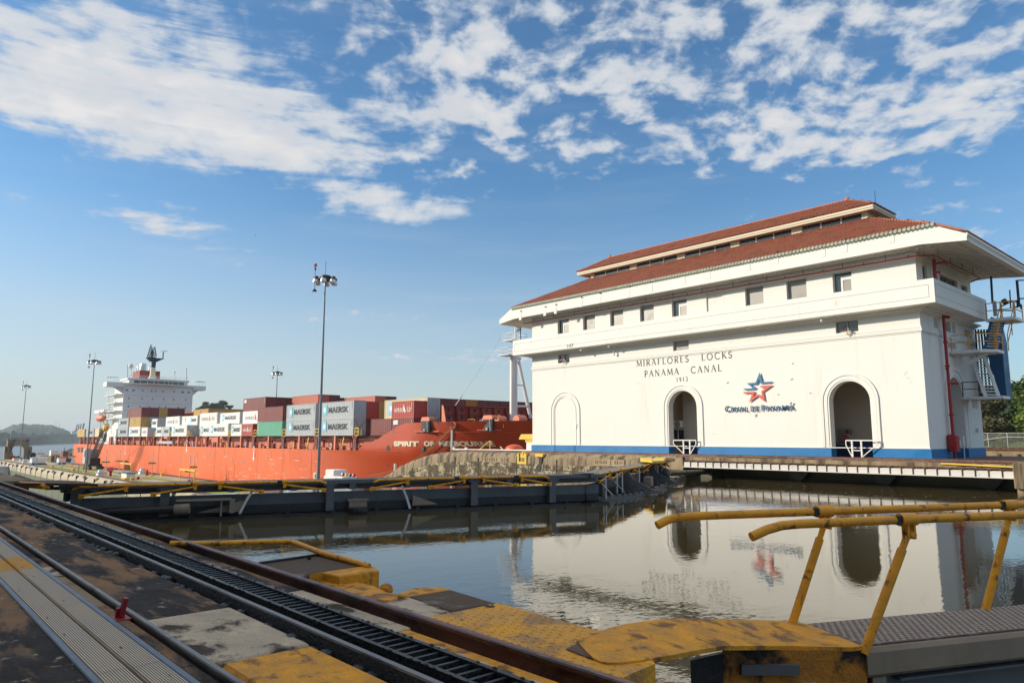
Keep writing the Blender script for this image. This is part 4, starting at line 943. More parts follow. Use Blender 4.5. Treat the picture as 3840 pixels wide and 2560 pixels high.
m = M(); m.bbox(-14.3, -14.2, 49.95, 50.1, 1.05, 1.6, .02); o = m.build('white_plate', whiteb, loc=(-14.25, 50, 1.05)); tag(o, 'narrow white plate standing in the end doorway beside the red hose box', 'plate')
m = M(); m.tube([(-14.25, 50, .25), (-14.25, 50, 1.1)], .03, 6); m.build('stand', alum, o)
# lamps and cameras under the balcony
for x, y, lb in ((2178, 1312, 'small white lamp under the balcony, the leftmost one'), (2283, 1298, 'spot lamp under the balcony above the blank wall left of the inscription'), (2803, 1230, 'small lamp under the balcony above the MIRAFLORES LOCKS inscription'), (3081, 1200, 'white dome camera under the balcony left of the right double window')):
    p = at(x, y, Y=45.3); m = M(); m.tube([(p.x, 45.3, 9.2), (p.x, 45.3, p.z+.1)], .03, 6); m.ball((p.x, 45.3, p.z), .1, 8, 5, sz=1.3); o = m.build('wall_lamp', whiteb, smooth=True, loc=(p.x, 45.3, p.z)); tag(o, lb, 'lamp')
p = at(2303, 1322, Y=46.0); m = M(); m.bar((p.x, 46.2, p.z+.15), (p.x, 45.95, p.z+.1), .05, .05); m.tube([(p.x, 45.95, p.z+.15), (p.x+.05, 45.95, p.z-.2)], .05, 6); m.ball((p.x, 45.95, p.z-.15), .09); o = m.build('wall_floodlight', alum, loc=(p.x, 46.1, p.z)); tag(o, 'small grey floodlight bracket on the wall left of the inscription', 'lamp')
for x, y, lb in ((2110, 1350, 'signal bracket with red and blue lights below the leftmost small window'), (3175, 1245, 'signal bracket with red light below the right double window')):
    p = at(x, y, Y=45.9); q = at(x+16, y+22, Y=46.18); t = thing('signal_bracket', lb, 'signal light', q); m = M(); m.bar(q, p, .04, .04); m.bar(p-Vector((.35, 0, -.02)), p+Vector((.25, 0, .05)), .05, .04); m.bar(q, p+Vector((.25, 0, .05)), .03, .03); m.build('bracket', cream, t)
    m = M(); m.ball((p.x-.02, 45.9, p.z+.14), .09, 8, 5); m.build('red_lamp', redp, t)
    if x < 2200: m = M(); m.tube([(p.x-.35, 45.9, p.z-.12), (p.x-.35, 45.9, p.z+.12)], .05, 6); m.build('blue_lamp', bluep, t); m = M(); m.tube([(p.x-.12, 45.9, p.z-.12), (p.x-.12, 45.9, p.z+.1)], .05, 6); m.build('red_lamp', redp, t)
# doorway barriers of white tube
cg = crop(2300, 1620, 3300, 2352)
for (xa, xb, xc, xd, yt, yb, yc, lb) in ((530, 618, 674, 728, 70, 195, 138, 'white tube barrier standing in the middle doorway'), (2050, 2103, 2185, 2318, 72, 232, 160, 'white tube barrier standing in the right doorway')):
    g0 = lambda x, y: at(*cg(x, y), Y=45.9); t = thing('door_barrier', lb, 'barrier', g0((xb+xc)/2, yb)); m = M()
    zt = g0(xb, yt).z; z0 = .26; zc_ = g0(xb, yc).z; X_ = [g0(x, yt).x for x in (xa, xb, xc, xd)]
    for x in X_[1:3]: m.bar((x, 45.9, z0), (x, 45.9, zt), .09, .09)
    m.build('post', whiteb, t); m = M(); m.bar((X_[0], 45.9, zt), (X_[3], 45.9, zt), .06, .07); m.bar((X_[1], 45.9, zc_), (X_[2], 45.9, zc_), .06, .06); m.build('rail', whiteb, t)
    m = M(); m.bar((X_[0], 45.9, zt), (X_[0], 45.9, zt-.28), .05, .05); m.bar((X_[0], 45.9, zt-.28), (X_[1]-.05, 45.9, z0+.1), .05, .05); m.bar((X_[3], 45.9, zt), (X_[3], 45.9, zt-.28), .05, .05); m.bar((X_[3], 45.9, zt-.28), (X_[2]+.05, 45.9, z0+.1), .05, .05); m.build('brace', whiteb, t)
# inside the doorways
t = thing('air_conditioner', 'white outdoor air conditioning unit on the inner wall of the middle doorway', 'air conditioner', at(*c6(1515, 832), Y=48.2))
p, q = at(*c6(1482, 830), Y=48.2), at(*c6(1552, 768), Y=48.2); m = M(); m.box(p.x, q.x, 47.9, 48.3, p.z, q.z); m.build('casing', whiteb, t); m = M(); m.tube([((p.x*.35+q.x*.65), 47.9, (p.z+q.z)/2), ((p.x*.35+q.x*.65), 47.87, (p.z+q.z)/2)], .24, 14); m.build('fan', frameg, t)
p, q = at(*c6(1480, 930), Y=48.25), at(*c6(1556, 848), Y=48.25); m = M(); m.box(p.x, q.x, 48.2, 48.35, p.z, q.z); o = m.build('inner_window', glassd, loc=(p.x, 48.2, p.z)); tag(o, 'dark square window inside the middle doorway under the air conditioner', 'window'); m = M(); m.box((p.x+q.x)/2-.03, (p.x+q.x)/2+.03, 48.17, 48.2, p.z, q.z); m.box(p.x-.06, q.x+.06, 48.17, 48.2, q.z, q.z+.08); m.build('frame', whiteb, o)
c7 = crop(2840, 1200, 3840, 2352)
t = thing('notice_board', 'white framed notice boards on the inner wall of the right doorway', 'notice board', at(*c7(770, 1100), Y=49.5))
for xa, xb in ((703, 757), (762, 835)):
    p, q = at(*c7(xa, 1098), Y=49.5), at(*c7(xb, 950), Y=49.5); m = M(); w = .05
    m.box(p.x, q.x, 49.45, 49.5, q.z-w, q.z); m.box(p.x, q.x, 49.45, 49.5, p.z, p.z+w); m.box(p.x, p.x+w, 49.45, 49.5, p.z+w, q.z-w); m.box(q.x-w, q.x, 49.45, 49.5, p.z+w, q.z-w); f_ = m.build('frame', alum, t)
    m = M()
    for i in range(3):
        for j in range(5): a = p.x+.08+i*(q.x-p.x-.16)/3; b = p.z+.1+j*(q.z-p.z-.2)/5; m.box(a, a+(q.x-p.x-.16)/3-.03, 49.46, 49.48, b, b+(q.z-p.z-.2)/5-.04)
    m.build('notice_sheet', frameg, f_)
# outer stair, landings and blue stair tower on the right end
st = thing('stair_tower', 'blue louvred stair tower with white stairs and yellow rails on the right end', 'staircase', (-12.9, 56, 4))
cz = crop(3380, 1150, 3840, 1030)
Y6 = 55.6; m = M(); m.prism([at(*cz(*q), Y=Y6) for q in ((700, 330), (832, 768), (886, 770), (842, 292), (800, 120), (745, 120))], (0, 1.3, 0)); tw = m.build('blue_panel', bluet, st)
m = M()
for k in range(5): m.bar(at(*cz(622+k*24, 190), Y=56.2), at(*cz(662+k*30, 772), Y=56.2), .10, .10, (1, 0, 0))
for q in (215, 400, 560, 740): m.bar(at(*cz(620+(q-190)*.07, q), Y=56.15), at(*cz(740+(q-190)*.13, q+4), Y=56.15), .08, .10)
m.build('louvre_post', navy, st)
L1 = [(-14.9, 51.3), (-14.9, 53.6), (-12.55, 53.6), (-12.55, 52.2), (-13.3, 51.3)]
m = M(); m.prism([(x, y, 6.82) for x, y in L1], (0, 0, .18)); m.bar((-14.9, 52.2, 5.9), (-13.1, 52.2, 6.8), .16, .2); m.box(-14.95, -14.75, 51.9, 52.5, 5.7, 6.82); m.build('landing', whiteb, st)
m = M(); m.box(-13.35, -11.75, 53.4, 55.6, 8.95, 9.13); m.build('landing', whiteb, st)
m = M(); m.box(-14.9, -12.6, 52.6, 54.2, 3.95, 4.12); m.box(-14.4, -14.1, 52.9, 53.2, 3.4, 3.95); m.build('landing', whiteb, st)
def flight(a, b, wv, n_, name, mt, smt, bal_=None):
    a, b, wv = Vector(a), Vector(b), Vector(wv); m = M()
    for s_ in (0, 1): m.bar(a+wv*s_, b+wv*s_, .06, .22)
    o = m.build('stringer', smt, st)
    tr = M(); d = (b-a)
    for k in range(1, n_+1):
        c = a+d*k/(n_+1); m2 = M(); m2.bar(c, c+wv, .24, .05); m2.build('tread', mt, st)
flight(at(*cz(584, 408), Y=53.0), at(*cz(712, 762), Y=53.5), (.56, .62, 0), 13, 'flight', whiteb, whiteb)
flight(at(*cz(703, 355), Y=53.3), at(*cz(766, 90), Y=53.8), (.5, .55, 0), 11, 'flight', whiteb, bluet)
def railing(pts, h, mt, name='hand_rail'):
    m = M(); P = [Vector(p) for p in pts]
    for p in P: m.bar(p, p+Vector((0, 0, h)), .05, .05)
    for f_ in (1, .52):
        for a, b in zip(P[:-1], P[1:]): m.bar(a+Vector((0, 0, h*f_)), b+Vector((0, 0, h*f_)), .05, .05)
    m.build(name, mt, st)
railing([(-14.85, 51.35, 7.0), (-13.9, 51.35, 7.0), (-13.3, 51.35, 7.0), (-12.6, 52.2, 7.0), (-12.55, 53.3, 7.0)], 1.0, yel)
railing([(-13.0, 53.4, 7.0), (-12.75, 53.45, 8.0), (-12.45, 53.5, 9.05)], 1.05, yel); railing([(-12.35, 53.8, 7.0), (-12.1, 53.9, 8.0), (-11.85, 53.95, 9.05)], 1.05, yel)
railing([(-13.3, 53.4, 9.13), (-12.5, 53.4, 9.13), (-11.8, 53.4, 9.13), (-11.8, 55.5, 9.13)], 1.0, yel)
railing([(-14.8, 52.65, 4.12), (-13.9, 52.65, 4.12)], .95, rust)
an = thing('antenna_mast', 'dark antenna poles with side arms beside the stair tower top', 'antenna', (-11.6, 54.2, 9.1)); ca = crop(3660, 950, 3840, 538); A = lambda x, y: at(*ca(x, y), Y=54.2); m = M()
for pa, pb, r_ in (((168, 260), (185, 555), .07), ((378, 410), (390, 620), .04), ((458, 300), (485, 600), .08), ((415, 545), (420, 640), .04), ((460, 530), (463, 610), .04), ((505, 575), (505, 625), .05)): m.tube([A(*pa), A(*pb)], r_, 6)
for pa, pb in (((470, 303), (538, 300)), ((470, 510), (538, 505)), ((385, 545), (465, 528)), ((240, 640), (425, 640)), ((270, 600), (385, 545)), ((420, 608), (515, 580))): m.tube([A(*pa), A(*pb)], .045, 5)
m.build('pole', navy, an); m = M(); a, b = A(190, 540), A(240, 700); m.box(a.x, b.x, 54, 54.3, b.z, a.z); m.build('cabinet', shipg, an); p = A(303, 520); m = M(); m.tube([p, p+Vector((.15, 0, -.25))], .16, 8); m.build('siren', steeld, an)
# antenna and blue pole at the left end of the balcony
m = M(); m.tube([at(1954, 1204, Y=47.5), at(1951, 1225, Y=47.5), at(1953, 1272, Y=47.5)], .05, 6); o = m.build('blue_pole', bluet, loc=at(1953, 1272, Y=47.5)); tag(o, 'thin blue pole at the left end of the balcony under the eave', 'pole')
# ------------------------------------------------------------ container ship
ship = thing('container_ship', 'orange container ship with white superstructure in the far lock chamber', 'ship', (-190, 76, -10))
PC = [(-118, 61.0), (-90, 61.0), (-87, 61.3), (-84, 62.0), (-80.5, 63.2), (-76, 65.8), (-71.5, 69.6), (-68.8, 73), (-67.5, 76)]
def ydeck(x): return interp(PC, x) if x > -118 else 61.0
def yhull(x, z):
    y = ydeck(x); t = max(0, min(1, (x+124)/54)); f = max(0, -.5-z)/9.5; y += max(0, 3.7-max(z, -.5))*.9*max(0, min(1, (x+90)/14))
    return min(76, y+8.5*t**1.5*f**.85)
DZ = lambda x: interp([(-323, -.85), (-200, -.62), (-120, -.55), (-60, -.5)], x)
def ztop(x):      # top of plating: deck edge, then the bulwark rising to the forecastle
    if x < -104: return DZ(x)
    y = ydeck(x)
    yp = interp([(1400, 1656), (1508, 1586.5), (1572, 1583), (1700, 1580), (1995, 1575.6), (2200, 1574)], prx(x, y))
    return zat(x, y, yp)
def prx(X, Y, Z=2.0):
    f = X*fw[0]+Y*fw[1]; r = X*rt[0]+Y*rt[1]; c = f*math.cos(TH)+(Z-EYE)*math.sin(TH); return 1920+F*r/c
xs = [-323, -320, -316, -310]+[-300+10*k for k in range(18)]+[-122+2.0*k for k in range(23)]+[-76, -74, -72, -70, -68.6, -67.5]
m = M(); NZ = 14; cols = []
for x in xs:
    zt_ = ztop(x); zb = interp([(-323, -5.2), (-320, -6.8), (-316, -9), (-310, -12), (-60, -12)], x); col = []
    for j in range(NZ+1):
        z = zt_+(DZ(x)-.001-zt_)*min(1, j/4) if j <= 4 else DZ(x)+(zb-DZ(x))*(j-4)/(NZ-4)
        col.append((x, yhull(x, z), z))
    cols.append(col)
v = [p for c in cols for p in c]; f = []
for i in range(len(cols)-1):
    for j in range(NZ): a = i*(NZ+1)+j; f.append((a+NZ+1, a, a+1, a+NZ+2))
k0 = len(v); v += [(x, 152-y, z) for x, y, z in v[:k0]]; f += [tuple(reversed([i+k0 for i in q])) for q in f[:]]
f += [(j, k0+j, k0+j+1, j+1) for j in range(NZ)]
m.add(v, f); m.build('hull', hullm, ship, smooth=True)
m = M(); m.box(-322, -108, 61.4, 90.6, -1.0, DZ(-200)-.05); m.box(-108, -92, 66, 86, -1.0, DZ(-200)-.05); m.prism([(-92, 62.9, 2.75), (-86, 64.6, 2.75), (-80, 66.8, 2.75), (-72, 72, 2.75), (-68.5, 76, 2.75), (-72, 80, 2.75), (-80, 85.2, 2.75), (-92, 89, 2.75)], (0, 0, -.2)); m.build('deck', hulld, ship)
# knuckle line, plate seams, draught marks
m = M()
for x0 in range(-112, -74, 3): m.bar((x0, yhull(x0, -.55)-.02, -.55), (x0+3, yhull(x0+3, -.55)-.02, -.55), .05, .06); 
for x0 in range(-100, -74, 3): z = 2.35; m.bar((x0, ydeck(x0)-.02, z), (x0+3, ydeck(x0+3)-.02, z), .03, .04)
for z in (-3.6, -6.2): m.box(-300, -124, 60.985, 61.0, z, z+.03)
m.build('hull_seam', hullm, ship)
seamm = mat('hull_seam_paint', (.26, .06, .02), .7, var=.2, bump=0); pale_ = mat('scraped_paint', (.62, .44, .34), .8, var=.3, scale=2, bump=0)
for k in range(16): x0 = -304+k*12.1; m = M(); m.box(x0, x0+.07, 60.985, 61.0, -9.5, -.75); m.build('plate_seam', seamm, ship)
m = M()
for k in range(130):
    x0 = random.choice((random.uniform(-300, -125), random.uniform(-170, -120))); z = random.choice((random.uniform(-8, -5.2), random.uniform(-6.8, -2))); L_ = random.uniform(.3, 3.2); h = random.uniform(.02, .12)
    m.add([(x0, 60.985, z), (x0+L_*.5, 60.985, z-h), (x0+L_, 60.985, z+random.uniform(-.05, .05)), (x0+L_*.4, 60.985, z+h*.6)], [(0, 1, 2, 3)])
m.build('scrape', pale_, ship, stuff=True)
m = M()
for k in range(60):
    x0 = random.uniform(-300, -120); z = random.uniform(-2.5, -.7); L_ = random.uniform(.4, 2.4); m.add([(x0, 60.984, z), (x0+.12, 60.984, z), (x0+.05, 60.984, z-L_)], [(0, 2, 1)])
m.build('rust_run', seamm, ship, stuff=True)
def on_hull(p, off=.10): return Vector((p.x, yhull(p.x, p.z)-off, p.z))
c3 = crop(1400, 1400, 2100, 2352)
hl_ = [at(*c3(x, y), Y=63.2) for x, y in ((262, 915), (1545, 910), (262, 850))]
def hull_px(x, y):           # march until the ray meets the hull side
    d = ray(x, y); t = 61.0/d.y
    for _ in range(60):
        X, Z = d.x*t, EYE+d.z*t; t += (yhull(X, Z)-d.y*t)/d.y*.8
    return Vector((d.x*t, d.y*t, EYE+d.z*t))
for body, xa, xb in (('SPIRIT', 262, 585), ('OF', 645, 775), ('MELBOURNE', 838, 1548)):
    p, q, tp = hull_px(*c3(xa, 915)), hull_px(*c3(xb, 912)), hull_px(*c3(xa, 851)); m = M()
    text_on(m, body, p, (q.x-p.x, 0, 0), (0, 0, tp.z-p.z), depth=(0, -.001, 0), off=.05, fn=on_hull); m.build('ship_name', shipname, ship)
for x, y, s_ in ((1407, 592, 1), (632, 640, .8), (2250, 712, .9)):
    m = M(); a = at(280+x/3.36, 1500+(y+70*s_)/3.36, Y=60.97); m.prism([a, a+Vector((.45, 0, .9)), a+Vector((.17, 0, .9)), a+Vector((.17, 0, 2.4)), a+Vector((-.17, 0, 2.4)), a+Vector((-.17, 0, .9)), a+Vector((-.45, 0, .9))], (0, .02, 0)); text_on(m, 'TUG', a+Vector((-.5, 0, 2.6)), (1, 0, 0), (0, 0, .6), off=.02); m.build('tug_mark', whiteb, ship)
for x, y in ((185, 940), (250, 913), (620, 945)):
    p = hull_px(*c3(x, y)); m = M(); w_ = .45 if x != 250 else .2; m.tube([p+Vector((0, -.03, 0)), p+Vector((0, .3, 0))], w_, 12); m.build('hawse_hole', blackm, ship)
# fairleads and chock on the bow bulwark
for x, y in ((665, 610), (1450, 592)):
    p = hull_px(*c3(x, y+50)); a = Vector((p.x, p.y-.12, p.z)); m = M(); m.box(a.x-1.0, a.x+1.0, a.y-.05, a.y+.4, a.z-.9, a.z+.75); fl = m.build('roller_fairlead', blackm, ship)
    m = M(); m.prism([(a.x-1.15, a.y-.1, a.z+.72), (a.x+1.05, a.y-.1, a.z+.72), (a.x+1.1, a.y-.1, a.z+1.1), (a.x+.8, a.y-.1, a.z+1.3), (a.x-.8, a.y-.1, a.z+1.3)], (0, 1.0, 0)); m.build('cap', hullo, fl)
    m = M(); m.tube([(a.x, a.y-.15, a.z-.8), (a.x, a.y-.15, a.z-.4)], .2, 8); m.tube([(a.x+.7, a.y-.12, a.z-.9), (a.x+.6, a.y-.12, a.z+.7)], .09, 6); m.build('roller', alum, fl)
    m = M(); b_ = hull_px(*c3(x-130, y+122)); d_ = hull_px(*c3(x+175, y+118)); m.bar(b_+Vector((0, -.15, 0)), (b_+d_)/2+Vector((0, -.2, 0)), .3, .12); m.bar((b_+d_)/2+Vector((0, -.2, 0)), d_+Vector((0, -.15, 0)), .3, .12); m.build('rubbing_bar', hullo, fl)
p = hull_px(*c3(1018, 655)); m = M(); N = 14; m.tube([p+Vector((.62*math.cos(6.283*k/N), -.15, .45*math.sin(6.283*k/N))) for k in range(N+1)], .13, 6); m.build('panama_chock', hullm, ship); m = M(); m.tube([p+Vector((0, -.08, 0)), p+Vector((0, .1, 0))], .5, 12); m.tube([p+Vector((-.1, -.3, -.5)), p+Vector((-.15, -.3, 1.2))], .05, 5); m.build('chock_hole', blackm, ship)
p0 = p
for k, (x, y) in enumerate(((-60, 1290), (20, 1310))):
    e = at(*c3(x, y), Y=59.0); m = M(); pts = [p0+(e-p0)*t+Vector((0, 0, -1.6*math.sin(math.pi*t))) for t in [i/10 for i in range(11)]]; m.tube(pts, .05, 5)
    o = m.build('mooring_line', ropem, loc=e); tag(o, ('upper', 'lower')[k]+' of the two tan mooring lines running from the bow chock down left', 'rope')
q = hull_px(*c3(1040, 400)) ; m = M(); a = at(*c3(1035, 402), X=-86.8); b = at(*c3(1395, 0), X=-84); b2 = at(1910, 1222, X=-83.9); m.tube([a, a+(b2-a)*.12], .09, 5); m.tube([a, b2], .02, 4); o = m.build('fore_stay', shipg, ship)
# breakwater across the foredeck
bx = -86.5; a, b = at(*c3(865, 402), X=bx), at(*c3(1940, 440), X=bx); zb_ = 2.75
m = M(); m.prism([(bx, a.y, zb_), (bx, b.y, zb_), (bx, b.y, b.z), (bx, a.y, a.z)], (-.1, 0, 0)); m.bar((bx+.1, a.y, a.z), (bx+.1, b.y, b.z), .5, .12); bw = m.build('breakwater', hulld, ship)
m = M()
for f_ in (.33, .66): m.bar((bx+.1, a.y, zb_+(a.z-zb_)*f_), (bx+.1, b.y, zb_+(b.z-zb_)*f_), .22, .08)
m.build('stringer', hulld, bw)
for k in range(8):
    y = a.y+(b.y-a.y)*k/7; m = M(); m.prism([(bx, y, zb_), (bx+1.3, y, zb_), (bx+.35, y, a.z-.1), (bx, y, a.z)], (0, .09, 0)); m.build('stiffener', hulld if k else hullo, bw)
    if k < 7:
        for f_ in (.17, .5, .83): m = M(); yy = y+(b.y-a.y)/14; z = zb_+(a.z-zb_)*f_; m.tube([(bx+.02, yy, z), (bx+.04, yy, z)], .26, 10); m.build('porthole', blackm, bw)
# foremast
mx, my = -84.0, 76.0; P_ = lambda x, y: at(x, y, X=mx); cm_ = crop(1850, 1100, 2250, 1045); Q = lambda x, y: P_(*cm_(x, y))
m = M(); b0 = Q(205, 1240); t0 = Q(205, 610); m.tube([(mx, b0.y-.45, 2.7), (mx, t0.y-.35, t0.z)], .42, 10); m.tube([(mx, b0.y+.25, 2.7), (mx, t0.y+.3, t0.z)], .3, 10)
m.tube([Q(365, 1220), Q(245, 660)], .28, 8); m.tube([Q(232, 895), Q(300, 900)], .12, 6); m.tube([Q(235, 1105), Q(340, 1105)], .16, 6); m.tube([Q(205, 620), Q(262, 640)], .3, 6); fm = m.build('foremast', shipw, ship, smooth=True)
m = M(); u = Q(215, 460); m.tube([(mx, t0.y, t0.z), (mx, u.y, u.z), (mx, Q(215, 340).y, Q(215, 340).z)], [.35, .3, .12], 8)
for x0, x1, y_ in ((95, 190, 600), (140, 280, 455)):
    a, b = Q(x0, y_), Q(x1, y_); m.box(mx-1.2, mx+1.2, a.y, b.y, a.z-.1, a.z)
m.build('mast_platform', shipw, fm)
for x0, x1, y_, n_ in ((95, 190, 600, 6), (140, 280, 455, 8)):
    m = M(); a, b = Q(x0, y_), Q(x1, y_)
    for k in range(n_+1): y = a.y+(b.y-a.y)*k/n_; m.bar((mx+1.2, y, a.z), (mx+1.2, y, a.z+1.1), .05, .05); m.bar((mx-1.2, y, a.z), (mx-1.2, y, a.z+1.1), .05, .05)
    for h in (.55, 1.1): m.bar((mx+1.2, a.y, a.z+h), (mx+1.2, b.y, a.z+h), .05, .05); m.bar((mx-1.2, a.y, a.z+h), (mx-1.2, b.y, a.z+h), .05, .05)
    for y in (a.y, b.y): m.bar((mx-1.2, y, a.z+1.1), (mx+1.2, y, a.z+1.1), .05, .05)
    m.build('mast_rail', shipw, fm)
m = M(); m = M(); a = Q(240, 345); m.box(mx-.4, mx+.4, a.y-.3, a.y+.4, a.z-.4, a.z+.3); a = Q(235, 325); m.tube([(mx, a.y-.5, a.z), (mx, a.y+.6, a.z)], .18, 8); m.build('horn', shipg, fm)
m = M()
la, lb_ = Q(165, 1180), Q(165, 640)
for dy in (0, .55): m.tube([(mx+.3, la.y+dy, la.z), (mx+.3, lb_.y+dy, lb_.z)], .035, 5)
for k in range(24): z = la.z+(lb_.z-la.z)*k/23; m.bar((mx+.3, la.y, z), (mx+.3, la.y+.55, z), .03, .03)
m.build('mast_ladder', cream, fm)
# winches and rails on the forecastle
for x, y, w_, mt_, nm in ((1540, 560, .5, hullo, 'winch'), (1600, 560, .6, hullo, 'winch'), (1850, 560, .7, hullo, 'winch'), (1400, 590, .45, whiteb, 'rope_coil')):
    p = at(*c3(x, y), Y=69.5); m = M(); m.tube([(p.x-.3, p.y, 2.9), (p.x-.2, p.y, p.z+.2), (p.x+.5, p.y, p.z-.3)], w_*.55, 8); m.tube([(p.x, p.y-.8, p.z-.3), (p.x, p.y+.8, p.z-.3)], w_, 10); m.build(nm, mt_, ship)
m = M()
for x0, x1 in ((1190, 1275), (1470, 1640)): a, b = at(*c3(x0, 578), Y=66.5), at(*c3(x1, 578), Y=66.5); m.tube([(a.x, a.y, 2.9), (a.x, a.y, a.z), (b.x, b.y, a.z), (b.x, b.y, 2.9)], .06, 6)
m.build('yellow_rail', yelb, ship)

# deck edge: posts, coaming, rails, ladders
co_ = M(); co_.box(-306, -292, 63.6, 63.9, -.6, 1.6); co_.box(-275, -106, 63.9, 64.2, -.6, 1.25); co_.box(-320, -106, 64.2, 88, 1.3, 1.85); co_.build('hatch_coaming', hullo, ship)
post_w = mm(M().box(-.45, .45, 0, .5, 0, 2.45).prism([(-.45, 0, 1.9), (.45, 0, 1.9), (.9, 0, 2.45), (-.9, 0, 2.45)], (0, .5, 0)), 'stanchion', hulld)
post_n = mm(M().box(-.28, .28, 0, .5, 0, 2.45), 'stanchion', hullo)
hole = mm(M().prism([(-.16+.16*0, -.012, .5)]+[(.16*math.cos(R(a)), -.012, .5+.16*math.sin(R(a))) for a in (0,)]+[(.16, -.012, 1.6), (.1, -.012, 1.75), (-.1, -.012, 1.75), (-.16, -.012, 1.6)], (0, .02, 0)), 'slot', blackm)
so_ = Vector(org(ship))
bays = [-319.4, -305, -291.4, -273.8, -260, -246.6, -232.8, -218.7, -204.6, -190.7, -176.4, -162.4, -148, -134.1, -120.2]
for i, x in enumerate(bays):
    L_ = 12.2
    for k, xx in enumerate((x+L_+.75, x+L_/2)):
        if -288 < xx < -277: continue
        o = inst(post_w if k == 0 else post_n, 'stanchion', ship, tuple(Vector((xx, 61.05, -.62))-so_))
        if k == 0: inst(hole, 'slot', o, (0, 0, 0))
m = M()
for x in range(-322, -106, 2):
    if not -292 < x < -276: m.bar((x, 61.15, -.6), (x, 61.15, .45), .05, .05)
for z in (-.1, .2, .45): m.box(-322, -292, 61.12, 61.17, z-.025, z+.025); m.box(-276, -106, 61.12, 61.17, z-.025, z+.025)
m.build('deck_rail', hulld, ship)
for k in range(44):                                   # machinery under the hatch edge
    x = -318+k*4.85+random.uniform(-.8, .8)
    if -292 < x < -276: continue
    m = M(); h = random.uniform(.5, 1.3); w_ = random.uniform(.4, 1.4); y = 62.2+random.uniform(0, .8); m.box(x, x+w_, y, y+.6, -.6, -.6+h)
    if k % 3 == 0: m.tube([(x+w_/2, y, -.6+h), (x+w_/2, y, 1.3)], .16, 7)
    m.build('deck_fitting', (hullo, hulld, hullo, yelb, hulld, shipg, hullo)[k % 7], ship)
for k in range(14):
    x = -268+k*11.9; m = M(); m.box(x, x+1.9, 63.55, 63.88, -.1, 1.15); m.prism([(x, 63.5, 1.15), (x+1.9, 63.5, 1.15), (x+1.7, 62.9, 1.5), (x+.2, 62.9, 1.5)], (0, .1, .1)); m.build('coaming_bracket', hullo, ship)
for x in (-126.5, -113.2, -129.8):
    m = M(); m.bar((x, 61.9, -.6), (x+.9, 61.9, 1.9), .08, .3); m.build('ladder', yelb, ship)
m = M(); N = 12; p = at(1240, 1672, Y=61.2); m.tube([p+Vector((.45*math.cos(6.283*k/N), 0, .42*math.sin(6.283*k/N))) for k in range(N+1)], .1, 6); m.build('life_ring', whiteb, ship)
bk = M(); bk.box(-.65, .65, 0, .6, 0, .08)
for sx in (-.62, .62): bk.box(sx-.05, sx+.05, 0, .1, 0, 1.25); bk.box(sx-.05, sx+.05, .5, .6, 0, 1.25)
bk.box(-.65, .65, 0, .08, 1.18, 1.3); bk.box(-.65, .65, 0, .08, .6, .7); bkm = mm(bk, 'yellow_platform', yelb)
for x in (-219.6, -205.4, -191.2, -163.3, -149.1, -135.0, -121.2, -106.9): inst(bkm, 'yellow_platform', ship, tuple(Vector((x, 61.2, 1.9))-so_))
m = M(); a, b = at(643, 1662, Y=60.9), at(648, 1653, Y=60.9); m.box(at(592, 1660, Y=60.8).x, at(647, 1660, Y=60.8).x, 60.7, 61.3, -.05, .65); m.build('gangway', shipg, ship)
for x0, x1, y0, y1 in ((713, 735, 1045, 1090), (740, 765, 1045, 1090), (704, 712, 1045, 1065)):
    c_ = crop(0, 1250, 960, 2352); a, b = at(*c_(x0, y1), Y=60.97), at(*c_(x1, y0), Y=60.97); m = M(); m.box(a.x, b.x, 60.96, 61.05, a.z, b.z); m.build('mooring_port', blackm, ship)

# superstructure: front wall faces the bow
HX = -266.4; cb = crop(350, 1270, 800, 1641); H = lambda x, y: at(*cb(x, y), X=HX)
hp_ = [H(380, 1200), H(1333, 1100), H(1350, 640), H(405, 600)]
y0h, y1h = 63.6, 86.0; zr = H(800, 640).z
m = M(); m.box(HX-12, HX, y0h, y1h, -.6, zr); sup = m.build('superstructure', shipw, ship)
m = M(); m.box(HX-20, HX-12, y0h+2.0, y1h-2, -.6, zr-2.5); m.build('aft_house', shipw, ship)
m = M()
for z_ in (H(400, 770).z, H(390, 873).z, H(383, 980).z): m.box(HX, HX+.03, y0h, y1h, z_-.04, z_+.04)
m.build('deck_seam', shipg, sup)
wl, wr_ = H(175, 655), H(1530, 700); zt_ = H(300, 592).z; zw = H(300, 655).z
m = M(); m.box(HX-4, HX+.6, wl.y, y0h, zw, zt_); m.box(HX-4, HX+.6, y1h, wr_.y, zw, zt_); m.box(HX-4, HX+.6, y0h, y1h, zr, zt_)
for s_, ya, yb in ((1, wl.y+1.5, y0h), (-1, wr_.y-1.5, y1h)): m.prism([(HX-.5, ya, zw), (HX-.5, yb, zw), (HX-.5, yb, zw-2.6), (HX-.5, yb-.0, zw-2.2), (HX-.5, ya+s_*1.0, zw-.3)], (-.4, 0, 0))
m.build('bridge_wing', shipw, ship)
m = M(); ra, rb_ = H(485, 560), H(1285, 565); z0_, z1_ = H(885, 632).z, H(885, 577).z; WB = z0_
m.prism([(HX-8, ra.y, WB), (HX+.65, ra.y, WB), (HX+2.0, (ra.y+rb_.y)/2-4, WB), (HX+2.0, (ra.y+rb_.y)/2+3, WB), (HX+.65, rb_.y, WB), (HX-8, rb_.y, WB)], (0, 0, z1_-WB)); wh_ = m.build('wheelhouse', shipw, ship)
